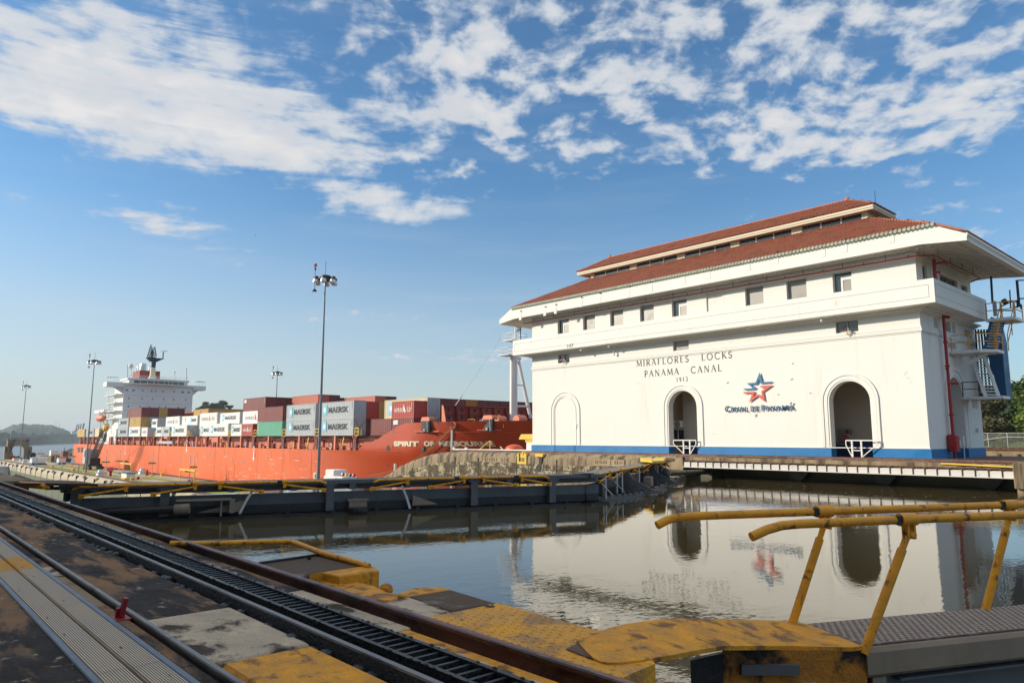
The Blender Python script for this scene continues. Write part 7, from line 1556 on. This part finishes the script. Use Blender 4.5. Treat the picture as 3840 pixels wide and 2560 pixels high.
# left end of that leaf: recess plates between ground and walkway
E_ = at(368, 1816, Z=0.0)
def poly(pts, Z): return [at(x, y, Z=Z if not isinstance(Z, (list, tuple)) else Z[i]) for i, (x, y) in enumerate(pts)]
m = M(); P = poly([(60, 1776), (134, 1800), (230, 1799), (300, 1803), (368, 1814), (300, 1812), (200, 1811), (80, 1811), (20, 1800)], .14); m.prism(P, (0, 0, -.07)); o = m.build('recess_cover', rust, loc=E_); tag(o, 'brown steel cover plate bridging from the near ground to the far gate', 'cover plate')
m = M(); a, b = at(75, 1814, Z=.08), at(165, 1822, Z=.05); m.tube([a, b, b+Vector((.1, .12, -.05))], [.09, .10, .05], 9); m.build('yellow_nose', yel, o)
m = M(); q = at(160, 1840, Z=-.3); 
for x0, x1, y0, y1_ in ((172, 200, 1805, 1836), (200, 262, 1806, 1812), (200, 262, 1822, 1836), (228, 270, 1836, 1846), (262, 300, 1812, 1872), (238, 262, 1846, 1880)):
    a, b = at(x0, y1_, X=-26.9), at(x1, y0, X=-26.9); m.box(-27.0, -26.8, a.y, b.y, a.z, b.z)
m.build('hinge_frame', steeld, o)
m = M(); m.box(-200, -27.2, 3.4, 4.0, -17, .18); m.box(-200, -27, -3, 3.4, -17, .19); struct(m.build('near_wall', conc))
F2 = Frame((-20.05, 22.5), (-.447, .894)); y2_ = lambda y: (y-22.5)/.8944
g2 = thing('lock_gate', 'far leaf of the far lock gate, running to the centre wall, sunlit walkway', 'lock gate', F2(9, 0, -1.2), 'lock gate leaves')
gate_body(g2, F2, 20.4, [y2_(v) for v in (24.2, 28.5, 33.2, 37.4)], steelb)
folded_rail(g2, F2, 1.05, y2_(31.3), [(y2_(23.5), y2_(25.0)), (y2_(25.4), y2_(27.0)), (y2_(29.1), y2_(27.6)), (y2_(30.9), y2_(29.6))], False, False)
folded_rail(g2, F2, y2_(32.0), y2_(38.9), [(y2_(32.1), y2_(33.3)), (y2_(34.3), y2_(35.2)), (y2_(37.6), y2_(36.4)), (y2_(39.6), y2_(38.6))], True, False)
for yv, w_ in ((27.6, 1), (33.6, 1)):
    a = y2_(yv); m = M(); m.prism([F2(a, 0, -.12), F2(a, .3, -.10), F2(a, .45, -.42), F2(a, 1.5, -.98), F2(a, 1.9, -1.0), F2(a, 1.9, -1.1), F2(a, 0, -1.1)], F2.d*.08); gs = m.build('wing_gusset', steelb, g2)
    m = M(); F2.box(m, a-.25, a+.33, 1.9, .3, -1.12, -1.07); m.prism([F2(a+.3, .5, -1.1), F2(a+.9, .5, -1.1), F2(a+.3, .5, -.65)], F2.n*.04); m.build('gusset_foot', steelb, gs)
for yv in (24.1, 26.0, 27.0, 30.6, 35.6): a = y2_(yv); m = M(); m.bar(F2(a, .12, -1.12), F2(a, .12, -.1), .06, .06); m.build('thin_post', steelg, g2)
for ya, yb in ((23.6, 24.9), (25.6, 26.9)): m = M(); m.bar(F2(y2_(ya), .1, -.45), F2(y2_(yb), .3, -1.1), .035, .035); m.build('tie_rod', steelg, g2)
c4_ = crop(1900, 1650, 2800, 2352); ring = [at(*c4_(x, y), Z=-1.13) for x, y in ((690, 604), (880, 582), (1100, 558), (1260, 542), (1400, 512), (1560, 440), (1735, 366))]
inn = [F2(a, -.2, -1.13) for a in (.3, 1.5, 2.2, 4.2, 7.0, 12.5, 19.3)]
m = M()
for i in range(len(ring)-1): m.prism([inn[i], inn[i+1], ring[i+1], ring[i]], (0, 0, -.10))
fr_ = m.build('float_ring', steeld, g2); m = M()
for i in range(len(ring)-1):
    m.bar(ring[i]+Vector((0, 0, .03)), ring[i+1]+Vector((0, 0, .03)), .14, .22)
m.build('ring_fender', steelb, g2)
m = M()
for i in range(len(ring)-1):
    for k in range(3): p = ring[i]+(ring[i+1]-ring[i])*(k+.5)/3; m.box(p.x-.1, p.x+.1, p.y-.05, p.y+.05, -1.05, -.93)
m.build('ring_lug', steeld, g2)
m = M()
for k in range(60):
    a, b = inn[1]+(inn[4]-inn[1])*k/60, ring[1]+(ring[4]-ring[1])*k/60; m.bar(a+Vector((0, 0, .02)), b+Vector((0, 0, .02)), .02, .03)
m.build('grating', steeld, g2, stuff=True)
m = M(); a = F2(y2_(36.2), .5, -.62); b = at(*c4_(2040, 308), Y=44.4); m.tube([a, b], .17, 12); o = m.build('gate_strut', steeld, loc=a, smooth=True); tag(o, 'long dark round strut from the far gate leaf into the recess under the girder', 'strut'); m = M(); m.ball(a, .3, 8, 6); m.build('strut_joint', steelb, o)
m = M(); F2.box(m, y2_(30.8), y2_(31.4), .7, .3, -1.05, -.55); m.build('junction_box', curbm, g2)
for pts, nm in (([(1308, 166), (1420, 168), (1425, 200), (1310, 186)], 0), ([(1418, 190), (1470, 168), (1556, 166), (1540, 200), (1425, 204)], 1), ([(1565, 172), (1650, 178), (1645, 190), (1560, 188)], 2)):
    m = M(); m.prism(poly([c4_(*p) for p in pts], .25), (0, 0, -.12)); o = m.build('ramp_plate', yelb if nm != 2 else rust, loc=at(*c4_(*pts[0]), Z=.25)); tag(o, ('sunlit yellow plate left of the far gate leaf end', 'sunlit yellow ramp plate at the far gate leaf end', 'rusty plate between the yellow ramp and the pale girder')[nm], 'plate')

# ------------------------------------------------------------ near towpath
GZ = .2
m = M(); m.box(-60, 30, -30, 2.2, -.3, .10); m.box(-60, 30, 2.2, 3.05, -17, .02); m.box(-60, 30, -30, 3.02, -17, -.31); nb = struct(m.build('near_lock_wall', concf))
m = M(); m.box(-60, 30, -30, 1.02, .1, GZ); struct(m.build('pavement', concf))
pav = sroot('towpath')
def slab(x0, x1, y0, y1, mt, z1=GZ, b=.012, z0=.0, name='slab', par=None):
    m = M(); m.bbox(x0+.004, x1-.004, y0, y1, z0, z1+random.uniform(-.003, .003), b); return m.build(name, mt, par or pav)
c1_ = crop(0, 1700, 1000, 1823); c5_ = crop(800, 1950, 1900, 2352); c7_ = crop(2100, 2100, 3000, 2352); c8 = crop(2900, 1800, 3840, 1939); c6_ = crop(1600, 2100, 2500, 2352)
jx = lambda c, x, y: at(*c(x, y), Z=GZ).x
xa = (jx(c1_, 575, 820)+jx(c1_, 760, 795))/2; xb = jx(c1_, 1330, 1085); xc = (jx(c5_, 690, 992)+jx(c5_, 215, 1125))/2
for x0, x1 in ((-40, -30), (-30, -22), (-22, -16), (-16, -11.5), (-11.5, xa), (xa, xb)): slab(x0, x1, 1.62, 2.22, concf)
slab(xb, xc, 1.62, 2.23, concl); slab(xc+.01, xc+1.6, 1.65, 2.23, ytread, b=.03); slab(xc+1.6, xc+4, 1.65, 2.23, ytread)
xd = jx(c1_, 250, 780); xe = jx(c1_, 510, 830)
for x0, x1, mt in ((-40, -20, concf), (-20, -12, concf), (-12, xd, concf), (xd, xe, concl), (xe, xe+1.6, conc), (xe+1.6, xe+3.6, concf), (xe+3.6, 3, concf)): slab(x0, x1, 1.46, 1.535, mt, b=.004)
# cover plates of the cable duct, ribbed lengthwise
duct = thing('cable_duct_cover', 'double row of ribbed metal duct covers running into the lower left corner', 'duct cover', (-6, 1.23, GZ))
for y0, y1 in ((1.02, 1.062), (1.408, 1.452)): m = M(); m.bbox(-50, 4, y0, y1, .1, GZ+.012, .006); m.build('edge_angle', trayb, duct)
def plate(x0, x1, y0, y1, mt):
    m = M(); nrib = 11; w_ = (y1-y0)/nrib; prof_ = []
    for k in range(nrib): a = y0+k*w_; prof_ += [(a, GZ-.004), (a+w_*.38, GZ-.004), (a+w_*.45, GZ+.008), (a+w_*.93, GZ+.008)]
    prof_ += [(y1, GZ-.004)]; kk = len(prof_)
    m.add([(x0, a, b) for a, b in prof_]+[(x1, a, b) for a, b in prof_], [(i, kk+i, kk+i+1, i+1) for i in range(kk-1)]); m.box(x0, x1, y0, y1, .12, GZ-.006); return m.build('cover_plate', mt, duct)
xy0, xy1 = jx(c1_, 120, 712), jx(c1_, 200, 790)
xs_ = [-50, -40, -32, -26, -21, -17, -14, xy0, xy1, (xy1+jx(c1_, 760, 1495))/2, jx(c1_, 760, 1495), jx(c1_, 760, 1495)+2.2]
for a, b in zip(xs_[:-1], xs_[1:]):
    for y0, y1 in ((1.066, 1.222), (1.252, 1.404)): plate(a+.004, b-.004, y0, y1, trayy if a == xy0 else tray)
m = M(); m.box(-50, 4, 1.222, 1.252, .05, .13); m.build('slot_floor', grease, duct)
m = M()
for k in range(10): x = -9.5+k*.62+random.uniform(0, .2); y = random.choice((1.1, 1.15, 1.3, 1.36)); m.box(x, x+.05, y, y+.008, GZ+.008, GZ+.0095)
m.build('lift_slot', grease, duct, stuff=True)
# rails and rack
def rail(y, mt, z1, label, w=.034, web=True, z0=.05):
    t = thing('towing_rail', label, 'rail', (-8, y, z0)); m = M(); pr__ = [(-w*1.6, z0), (w*1.6, z0), (w*1.6, z0+.015), (.01, z0+.03), (.01, z1-.035), (w, z1-.028), (w, z1-.008), (w*.7, z1), (-w*.7, z1), (-w, z1-.008), (-w, z1-.028), (-.01, z1-.035), (-.01, z0+.03), (-w*1.6, z0+.015)]
    cuts = [-60, -34, -20, -11.3, -5.02, 0.9, 6]
    for a, b in zip(cuts[:-1], cuts[1:]): m = M(); m.prism([(a+.003, y+u, v) for u, v in pr__], (b-a-.006, 0, 0)); m.build('rail_section', mt, t)
    return t
rail(3.012, railp, .266, 'purple brown rail nearest the water, right of the toothed rack', w=.030); rail(1.58, railb, .232, 'polished grey rail beside the ribbed duct cover', w=.021, z0=.1)
t = thing('conductor_rail', 'pale topped rail with black greasy sides left of the toothed rack', 'rail', (-8, 2.32, .05)); m = M(); m.prism([(-60, 2.27, .0), (-60, 2.375, .0), (-60, 2.375, .16), (-60, 2.352, .235), (-60, 2.30, .235), (-60, 2.285, .16)], (66, 0, 0)); m.build('web', grease, t); m = M(); m.prism([(-60, 2.298, .2355), (-60, 2.345, .2355), (-60, 2.34, .248), (-60, 2.303, .248)], (66, 0, 0)); m.build('rail_head', railb, t)
m = M()
for k in range(160): x = -22+k*.14+random.uniform(-.04, .04); y = 2.235+random.uniform(-.015, .02); m.ball((x, y, .10+random.uniform(0, .07)), random.uniform(.03, .06), 6, 4, sx=1.6)
m.build('grease_lump', grease, t, stuff=True)
rk = thing('toothed_rack', 'black greasy toothed rack with cross rungs between the two rails', 'rack', (-8, 2.59, .1))
m = M(); m.box(-60, 5, 2.455, 2.488, .02, .238); m.build('side_flange', grease, rk); m = M(); m.box(-60, 5, 2.682, 2.715, .02, .238); m.build('side_flange', grease, rk)
rg = M(); rg.prism([(-.017, -.097, 0), (.017, -.097, 0), (.013, -.097, .062), (-.013, -.097, .062)], (0, .194, 0)); rgm = mm(rg, 'rung', grease)
for k in range(215): inst(rgm, 'rung', rk, (6.9-k*.1016, -.005, .063))
far = M()
for k in range(260): x = 6.9-8-(215+k)*.1016; far.box(x-.015, x+.015, 2.49, 2.68, .16, .22)
far.build('far_rung', grease, rk, stuff=True)
mud = M()
for k in range(300): x = -24+k*.075; mud.ball((x, random.choice((2.458, 2.71)), .236), random.uniform(.006, .014), 5, 3, sx=2)
mud.build('grease_bead', grease, rk, stuff=True)
xf = jx(c5_, 700, 560); xg = jx(c5_, 1500, 880)
for x0, x1, mt in ((-40, -26, concf), (-26, -17, concf), (-17, -11, conc), (-11, xf, concf), (xf, xg, concl), (xg+.01, xg+3.2, ytread)): slab(x0, x1, 2.718, 2.93 if mt is not ytread else 2.90, mt, b=.008)
if True:
    m = M(); m.box(xg, xg+3.2, 2.90, 2.945, .0, .12); m.build('yellow_ledge', ytread, pav)
m = M()
for k in range(70):
    x = -16+k*.21; m.quad((x, 2.78, GZ+.006), (x+random.uniform(.06, .14), 2.775, GZ+.006), (x+.1, 2.80+random.uniform(0, .015), GZ+.006), (x+.02, 2.80, GZ+.006))
m.build('dried_splash', concl, pav, stuff=True)
m = M(); 
for x in (-3.55, -3.2): m.bbox(x, x+.06, 3.0, 3.045, .06, .16, .01)
m.build('rail_clip', rust, pav)
# slabs and painted kerbs between the rail and the water
def edge_slab(name, pts, mt, Z=GZ, depth=1.9, label=None, inset=.012, close=None):
    P = poly(pts, Z)+(close or []); c = sum(P, Vector())/len(P); n_ = len(P)
    area = sum(P[i].x*P[(i+1) % n_].y-P[(i+1) % n_].x*P[i].y for i in range(n_))
    if area < 0: P.reverse()
    T_ = [p+(c-p).normalized()*inset for p in P]; lo = [p-Vector((0, 0, .012)) for p in P]; bt_ = [Vector((p.x, p.y, p.z-depth)) for p in P]
    m = M(); m.add(T_+lo+bt_, [tuple(range(n_))]+[(n_+i, n_+(i+1) % n_, (i+1) % n_, i) for i in range(n_)]+[(2*n_+i, 2*n_+(i+1) % n_, n_+(i+1) % n_, n_+i) for i in range(n_)])
    o = m.build(name, mt, pav); 
    if label: o['label'] = label
    return o
e5 = lambda L: [c5_(*p) for p in L]; e6 = lambda L: [c6_(*p) for p in L]
edge_slab('slab', e5([(372, 345), (880, 278), (1232, 360), (1000, 392), (790, 425)]), concd, label='dark slab behind the yellow kerb', close=[Vector((at(*c5_(790, 425), Z=GZ).x+.15, 3.04, GZ)), Vector((at(*c5_(372, 345), Z=GZ).x, 3.04, GZ))])
edge_slab('kerb', e5([(772, 430), (1000, 394), (1236, 362), (1310, 378), (1330, 402), (1012, 445), (880, 418)]), ytread, Z=GZ+.003)
edge_slab('kerb', e5([(700, 440), (772, 432), (880, 424), (1008, 448), (1180, 500), (1290, 520), (1400, 580), (1475, 588), (1540, 612), (1420, 640), (1250, 640), (1000, 540)]), ytread, Z=GZ-.075)
edge_slab('kerb', e5([(1480, 588), (1560, 556), (1620, 541), (1720, 533), (1850, 537), (1902, 554), (1830, 565), (1562, 609)]), ytread, Z=GZ+.004)
edge_slab('slab', e5([(1566, 611), (1835, 567), (1905, 556), (2262, 664), (1912, 725)]), concd, label='dark slab with a pale scuff beside the water')
edge_slab('slab', e5([(1380, 655), (1560, 613), (1908, 727), (1705, 776)]), concl, label='pale speckled slab between the rail and the dark slab', close=[Vector((at(*c5_(1640, 760), Z=GZ).x, 3.04, GZ)), Vector((at(*c5_(1250, 640), Z=GZ).x, 3.04, GZ))])
edge_slab('slab', e5([(1000, 545), (1250, 642), (1380, 657), (1240, 640)]), concd, close=[Vector((at(*c5_(1250, 640), Z=GZ).x-.02, 3.04, GZ-.03)), Vector((at(*c5_(790, 425), Z=GZ).x, 3.04, GZ-.03))])
p = at(*c5_(1385, 535), Z=.1); m = M(); m.ball((p.x, p.y, p.z-.02), .062, 16, 10, sx=1.35, sz=.9); o = m.build('rounded_horn', ytread, smooth=True, loc=(p.x, p.y, p.z-.1)); tag(o, 'rounded yellow knob sticking out over the water beside the kerb notch', 'knob')
PD = poly([c5_(1710, 777), c5_(2264, 667), c6_(690, 412), c6_(1690, 690), c6_(2000, 830), c6_(2200, 965), c6_(2240, 1010)], GZ+.002)
xr = PD[-1].x
m = M(); PD += [Vector((xr+.02, 3.3, GZ+.002)), Vector((xr+.05, 3.04, GZ+.002)), Vector((PD[0].x+.02, 3.04, GZ+.002))]; n_ = len(PD); PD.reverse()
treadp = mat('yellow_tread_plate', (.80, .37, .015), .6, var=.22, scale=3, bump=.8, bscale=45, col2=(.42, .22, .06), c2=(.46, .62), c2scale=2.6, c2st=(1, 1, 1), col3=(.13, .085, .04), c3=(.62, .70), c3scale=7, fine=.3)
m.prism(PD, (0, 0, -1.9)) ; m.build('tread_plate', treadp, pav, label='large worn yellow tread plate at the water edge')
dia = M(); u = Vector((1, .35, 0)).normalized()
for i in range(44):
    for j in range(22):
        x = PD[-1].x-.0+i*.075; y = 3.08+j*.06; q = Vector((x+(.037 if j % 2 else 0), y, GZ+.004))
        # keep inside the plate
        ins = False; 
        for a_, b_ in zip(PD, PD[1:]+PD[:1]):
            if (a_.y > q.y) != (b_.y > q.y) and q.x < (b_.x-a_.x)*(q.y-a_.y)/(b_.y-a_.y)+a_.x: ins = not ins
        if ins and random.random() < .85:
            d_ = Vector((.022, .010 if (i+j) % 2 else -.010, 0)); w_ = Vector((-d_.y, d_.x, 0))*.22; t_ = Vector((0, 0, .0035)); dia.add([q-d_, q+w_, q+d_, q-w_, q+t_], [(0, 3, 4), (3, 2, 4), (2, 1, 4), (1, 0, 4)])
dia.build('tread_lozenge', treadp, pav, stuff=True)
m = M(); q = at(*c6_(617, 447), Z=GZ+.004); m.lathe((q.x, q.y, GZ-.02), [(.036, 0), (.036, .027)], 14, sx=1.3); bh = m.build('bolt_recess', blackm, pav); m = M(); m.lathe((q.x, q.y, GZ+.008), [(.014, 0), (.012, .008)], 8); m.build('bolt_head', yel, bh)
# bent yellow handrail lying behind the rail
pts = [(640, 2036), (763, 2038), (900, 2034), (1020, 2031), (1085, 2030), (1112, 2036), (1211, 2074), (1300, 2098), (1383, 2122)]
P = poly(pts, [.24, .24, .24, .24, .24, .24, .235, .23, .215]); m = M(); m.tube(P, .031, 12); o = m.build('bent_handrail', yel, loc=P[-1], smooth=True); tag(o, 'bent yellow handrail lying low over the water behind the purple rail', 'handrail')
m = M(); a = at(973, 2111, Z=GZ+.01); b = at(1211, 2077, Z=GZ+.01); m.bar(a, b, .035, .03); m.box(at(*c5_(755, 275), Z=.25).x, at(*c5_(755, 275), Z=.25).x+.03, at(*c5_(755, 275), Z=.25).y, at(*c5_(755, 275), Z=.25).y+.03, .2, .25); m.build('edge_angle', steeld, pav)
# red stand
b = at(*c1_(825, 1128), Z=GZ); t = thing('red_stand', 'small dark red upright on a square base plate beside the polished rail', 'stand', b); m = M(); m.bbox(b.x-.085, b.x+.085, b.y-.055, b.y+.055, GZ, GZ+.012, .004); m.build('base_plate', maroon, t)
zt_ = zat(b.x, b.y, c1_(0, 985)[1]); m = M(); m.bar((b.x, b.y, GZ+.01), (b.x+.015, b.y+.02, zt_), .045, .03); m.build('upright', maroon, t); m = M(); m.bar((b.x-.03, b.y, GZ+.01), (b.x-.02, b.y, GZ+.075), .03, .06); m.tube([(b.x+.04, b.y, GZ+.01), (b.x+.04, b.y, GZ+.03)], .012, 6); m.build('lug', maroon, t)

# ------------------------------------------------------------ near lock gate walkway with raised rails
F3 = Frame((-2.34, 5.54), (.425, .905)); F3.n = Vector((F3.d.y, -F3.d.x, 0))
g3 = thing('lock_gate', 'foreground lock gate walkway with studded deck and raised yellow rails', 'lock gate', F3(2, -.3, -1.2), 'lock gate leaves')
cuts = [-.02, 1.28, 3.35, 5.4, 7.45, 9.5, 11.55, 13.6, 15.65, 17.7]
for a, b in zip(cuts[:-1], cuts[1:]):
    m = M(); F3.box(m, a+.003, b-.003, -.012, -.64, -.02, .0)
    if a < 0: m = M(); m.prism([F3(-.02, -.012, -.02), F3(1.277, -.012, -.02), F3(1.277, -.64, -.02), F3(.02, -.64, -.02)], (0, 0, .02))
    m.build('deck_plate', studm, g3)
stud = M(); pos = []
for i in range(95):
    for j in range(13):
        a = .06+i*.062+(.031 if j % 2 else 0); tt = -.05-j*.046
        if a < 5.4: pos.append((a, tt))
for a, tt in pos:
    c = F3(a, tt, .0); l = F3.d*.019; w_ = F3.n*.011; h = Vector((0, 0, .008))
    stud.add([c-l-w_*.5, c-l*.4-w_, c+l*.4-w_, c+l-w_*.5, c+l+w_*.5, c+l*.4+w_, c-l*.4+w_, c-l+w_*.5, c-l*.5+h, c+l*.5+h], [(0, 1, 8), (1, 2, 9, 8), (2, 3, 9), (3, 4, 9), (4, 5, 9), (5, 6, 8, 9), (6, 7, 8), (7, 0, 8)])
stud.build('tread_stud', studw, g3, stuff=True)
m = M(); L_ = 17.7
m.add([F3(a, t_, z_) for a in (-.0, L_) for t_, z_ in ((-.012, -.012), (.02, -.012), (.045, -.04), (.045, -.19), (.02, -.215), (-.012, -.215))], [(i, (i+1) % 6, 6+(i+1) % 6, 6+i) for i in range(6)]+[tuple(range(5, -1, -1)), tuple(range(6, 12))]); m.build('side_beam', curbm, g3)
m = M(); F3.box(m, -.6, L_, -.05, -.12, -.62, -.216); F3.box(m, .3, L_, .03, -.1, -.26, -.245); m.build('lower_girder', steelb, g3)
m = M(); F3.box(m, -.6, L_, -.64, -.68, -.5, -.02); m.build('lower_girder', steelb, g3)
m = M(); F3.box(m, -.6, L_, -.2, -.6, -1.3, -.9); m.build('gate_body', steeld, g3)
for a in (-.45, .12, 2.2, 4.4, 6.6, 8.8, 11, 13.2): m = M(); F3.box(m, a-.06, a+.06, .02, -.5, -1.25, -.22); m.build('support_post', curbm if a < .3 else steelb, g3)
# yellow nose plate easing from the ground down to the walkway
top_px = [(c7_(160, 780), .215), (c7_(380, 690), .215), (c7_(620, 625), .215), (c7_(860, 590), .21), (c7_(1080, 568), .20), (c7_(1400, 571), .15), (c7_(1750, 578), .10), (c7_(2225, 592), .045), (c8(170, 1092), .015), (c8(262, 1108), .006),
          (c8(690, 1281), .006), (c8(600, 1290), .012), (c7_(2200, 835), .03), (c7_(1590, 838), .055), (c7_(1400, 868), .075), (c7_(1100, 925), .115), (c7_(800, 975), .165), (c7_(580, 998), .19), (c7_(470, 1000), .205), (c7_(400, 988), .21), (c7_(330, 955), .213), (c7_(250, 880), .214)]
ZN = lambda x: .214-.208*(lambda t: t*t*(3-2*t))(max(0, min(1, (x-2380)/700)))
P = [at(*p, Z=ZN(p[0])) for p, z in top_px]; n_ = len(P)
mid = [at(*c7_(700, 800), Z=.222), at(*c7_(1300, 720), Z=.175), at(*c7_(1900, 720), Z=.095), at(*c8(300, 1200), Z=.02)]
from mathutils.geometry import delaunay_2d_cdt
mid = [at(*c7_(x, y), Z=ZN(c7_(x, y)[0])+.006) for x, y, z in ((500, 780, .222), (900, 800, .20), (900, 690, .212), (1300, 760, .155), (1300, 650, .165), (1750, 750, .085), (1750, 650, .09), (2150, 720, .04), (2150, 640, .045))]+[at(*c8(300, 1200), Z=.008)]
V = P+mid
_, _, Fc, _, _, _ = delaunay_2d_cdt([Vector((p.x, p.y)) for p in V], [], [tuple(range(n_))], 1, 1e-5)
Fc = [tuple(q) if (V[q[1]]-V[q[0]]).cross(V[q[2]]-V[q[0]]).z > 0 else tuple(reversed(q)) for q in Fc if len(q) == 3]
lo = [p-Vector((0, 0, .028)) for p in V]; NV = len(V)
m = M(); m.add(V+lo, Fc+[tuple(NV+k for k in reversed(q)) for q in Fc]+[(i, (i+1) % n_, NV+(i+1) % n_, NV+i) for i in range(n_)])
np_ = m.build('nose_plate', ytread, g3, smooth=True)
ygrime_shade = mat('grimy_shadowed_yellow', (.50, .19, .010), .6, var=.35, scale=5, bump=.8, bscale=30, col2=(.012, .007, .005), c2=(.44, .58), c2scale=2.6, fine=.3)  # near-black patches: grime, strengthened to paint in shadow as well
a, b = at(*c7_(1590, 838), Z=.05), F3(0.0, .03, .0); m = M(); m.prism([a+Vector((0, 0, -.03)), b+Vector((0, 0, -.02)), b+Vector((0, 0, -.27)), a+Vector((0, 0, -.34))], F3.n*-.06 if False else (-.03, .05, 0)); wf = m.build('nose_web', ygrime_shade, g3)
dv = (b-a); m = M(); q0 = a+dv*.12+Vector((.012, -.02, -.15)); q1 = a+dv*.52+Vector((.012, -.02, -.15)); m.bar(q0, q1, .03, .07); m.build('web_slot', steelb, wf)
m = M(); q = a; m.prism([a+Vector((-.02, .02, -.03)), a+Vector((-.55, .1, -.0)), a+Vector((-.55, .1, -1.2)), a+Vector((-.02, .02, -1.2))], (0, .12, 0)) if False else None
a2 = at(*c7_(1270, 930), Z=.03); m.bbox(a2.x, a2.x+.055, a2.y+.04, a2.y+.12, -1.2, .0, .01); m.bar(a2+Vector((-.22, .06, -.62)), a2+Vector((.06, .06, -.50)), .05, .05); m.build('hinge_post', steelb, g3)
m = M(); q0, q1, q2 = at(*c7_(1275, 925), Z=.06), a+Vector((0, .02, -.02)), b+Vector((.0, .08, -.1)); m.prism([Vector((q0.x, q0.y, -1.25)), Vector((q1.x, q1.y, -1.25)), Vector((q1.x, q1.y, q1.z-.03)), Vector((q0.x, q0.y, q0.z-.035))], (-.03, .05, 0)); m.prism([Vector((q1.x, q1.y+.03, -1.25)), Vector((q2.x, q2.y, -1.25)), Vector((q2.x, q2.y, -.15)), Vector((q1.x, q1.y+.03, -.15))], (-.03, .05, 0)); m.build('gap_shade_sheet', grease, g3)  # black sheets put in as the shade of the gap under the plate
m = M(); h0 = at(*c7_(60, 870), Z=.206); h1 = at(*c7_(170, 815), Z=.206); h2 = at(*c7_(330, 975), Z=.206); m.prism([h0, h2, h1], (0, 0, .003)); m.build('hinge_gap', rust, pav)
# raised rails: far side and near side
def gate_rail(t_, s_tip, s_bend, clamps, bases, zr, label, drop, zclamp=.88, r_=.033, lean=(0, 0)):
    g_ = thing('guard_rail', label, 'guard rail', F3(bases[0], t_, 0)); z = zr
    m = M(); m.tube([F3(s_tip, t_, z-drop), F3(s_tip+(s_bend-s_tip)*.5, t_, z-drop*.42), F3(s_bend, t_, z-.006), F3(s_bend+.15, t_, z), F3(16.5, t_, z)], r_, 14); m.build('top_rail', yel, g_, smooth=True)
    for c, b in zip(clamps, bases):
        m = M(); m.tube([F3(c-.075, t_, z), F3(c+.075, t_, z)], r_*1.45, 14); cl = m.build('clamp', yel, g_, smooth=True)
        m = M(); F3.box(m, c-.03, c-.012, t_+.03, t_-.03, z-.145, z-.03); F3.box(m, c+.03, c+.048, t_+.03, t_-.03, z-.145, z-.03); m.tube([F3(c-.03, t_, z-.115), F3(c+.06, t_, z-.115)], .024, 8) ; m.tube([F3(c+.01, t_+.035, z-.11), F3(c+.01, t_-.035, z-.11)], .02, 8); m.build('lug', yel, cl)
        m = M(); F3.box(m, c-.12, c-.076, t_+r_*1.02, t_-r_*1.02, z-r_*1.02, z+r_*1.02); m.build('dark_band', steeld, cl)
        m = M(); hd = F3(c+.0, t_, z-.10); ft = F3(b, t_, -.05); m.tube([ft, ft+(hd-ft)*.86], r_*1.02, 14); m.tube([ft+(hd-ft)*.84, ft+(hd-ft)*.97], r_*.75, 8); pl_ = m.build('leaning_post', yel, g_, smooth=True)
    return g_
sF = lambda y: (y-5.54+.64*.425*0)/.905
tf = -.62
s_of = lambda P_: (Vector((P_[0], P_[1], 0))-F3.o).dot(F3.d)
gate_rail(tf, s_of((-3.47, 4.63)), s_of((-3.40, 4.78)), [s_of((-2.81, 6.04)), s_of((-1.94, 7.89)), s_of((-1.94, 7.89))+2.05, s_of((-1.94, 7.89))+4.1], [s_of((-2.98, 5.68)), s_of((-2.11, 7.53)), s_of((-2.11, 7.53))+2.05, s_of((-2.11, 7.53))+4.1], .89, 'farther of the two raised yellow guard rails on the foreground gate', .06)
gate_rail(.02, s_of((-2.73, 4.72)), s_of((-2.62, 4.95)), [s_of((-2.14, 5.97)), s_of((-2.14, 5.97))+2.2, s_of((-2.14, 5.97))+4.4], [s_of((-2.34, 5.53)), s_of((-2.34, 5.53))+2.2, s_of((-2.34, 5.53))+4.4], .885, 'nearer of the two raised yellow guard rails on the foreground gate', .075)
# the visitors' building behind the camera, whose shade lies over the near side of the lock
vc = thing('visitor_building', 'tall pale visitor building standing behind the near towpath, outside the view', 'building', (-50, -20, GZ))
m = M(); m.box(-135, 24, -34, -9.5, GZ, VC_H); m.build('wall', whiteb, vc)
m = M()
for k in range(4): m.box(-135.5, 24.5, -9.5, -8.6, GZ+3.6+k*3.8, GZ+3.9+k*3.8)
m.build('terrace', whiteb, vc); m = M()
for k in range(4):
    for j in range(26): m.box(-132+j*6, -128+j*6, -9.5, -9.42, GZ+1+k*3.8, GZ+3.2+k*3.8)
m.build('window_band', glassd, vc)
# ------------------------------------------------------------ haze over the whole place
hm = bpy.data.materials.new('haze'); hm.use_nodes = True; g = NT(hm.node_tree); g.n.clear(); o_ = g.new('ShaderNodeOutputMaterial'); pv = g.new('ShaderNodeVolumePrincipled')
pv.inputs['Density'].default_value = HAZE_DENSITY; pv.inputs['Color'].default_value = (.80, .88, .98, 1); pv.inputs['Anisotropy'].default_value = .1; g.l.new(pv.outputs[0], o_.inputs['Volume'])
if USE_HAZE:
    m = M(); m.box(-10000, 10500, -5000, 10000, -18.5, 75); hz_ = m.build('haze', hm); hz_['kind'] = 'stuff'
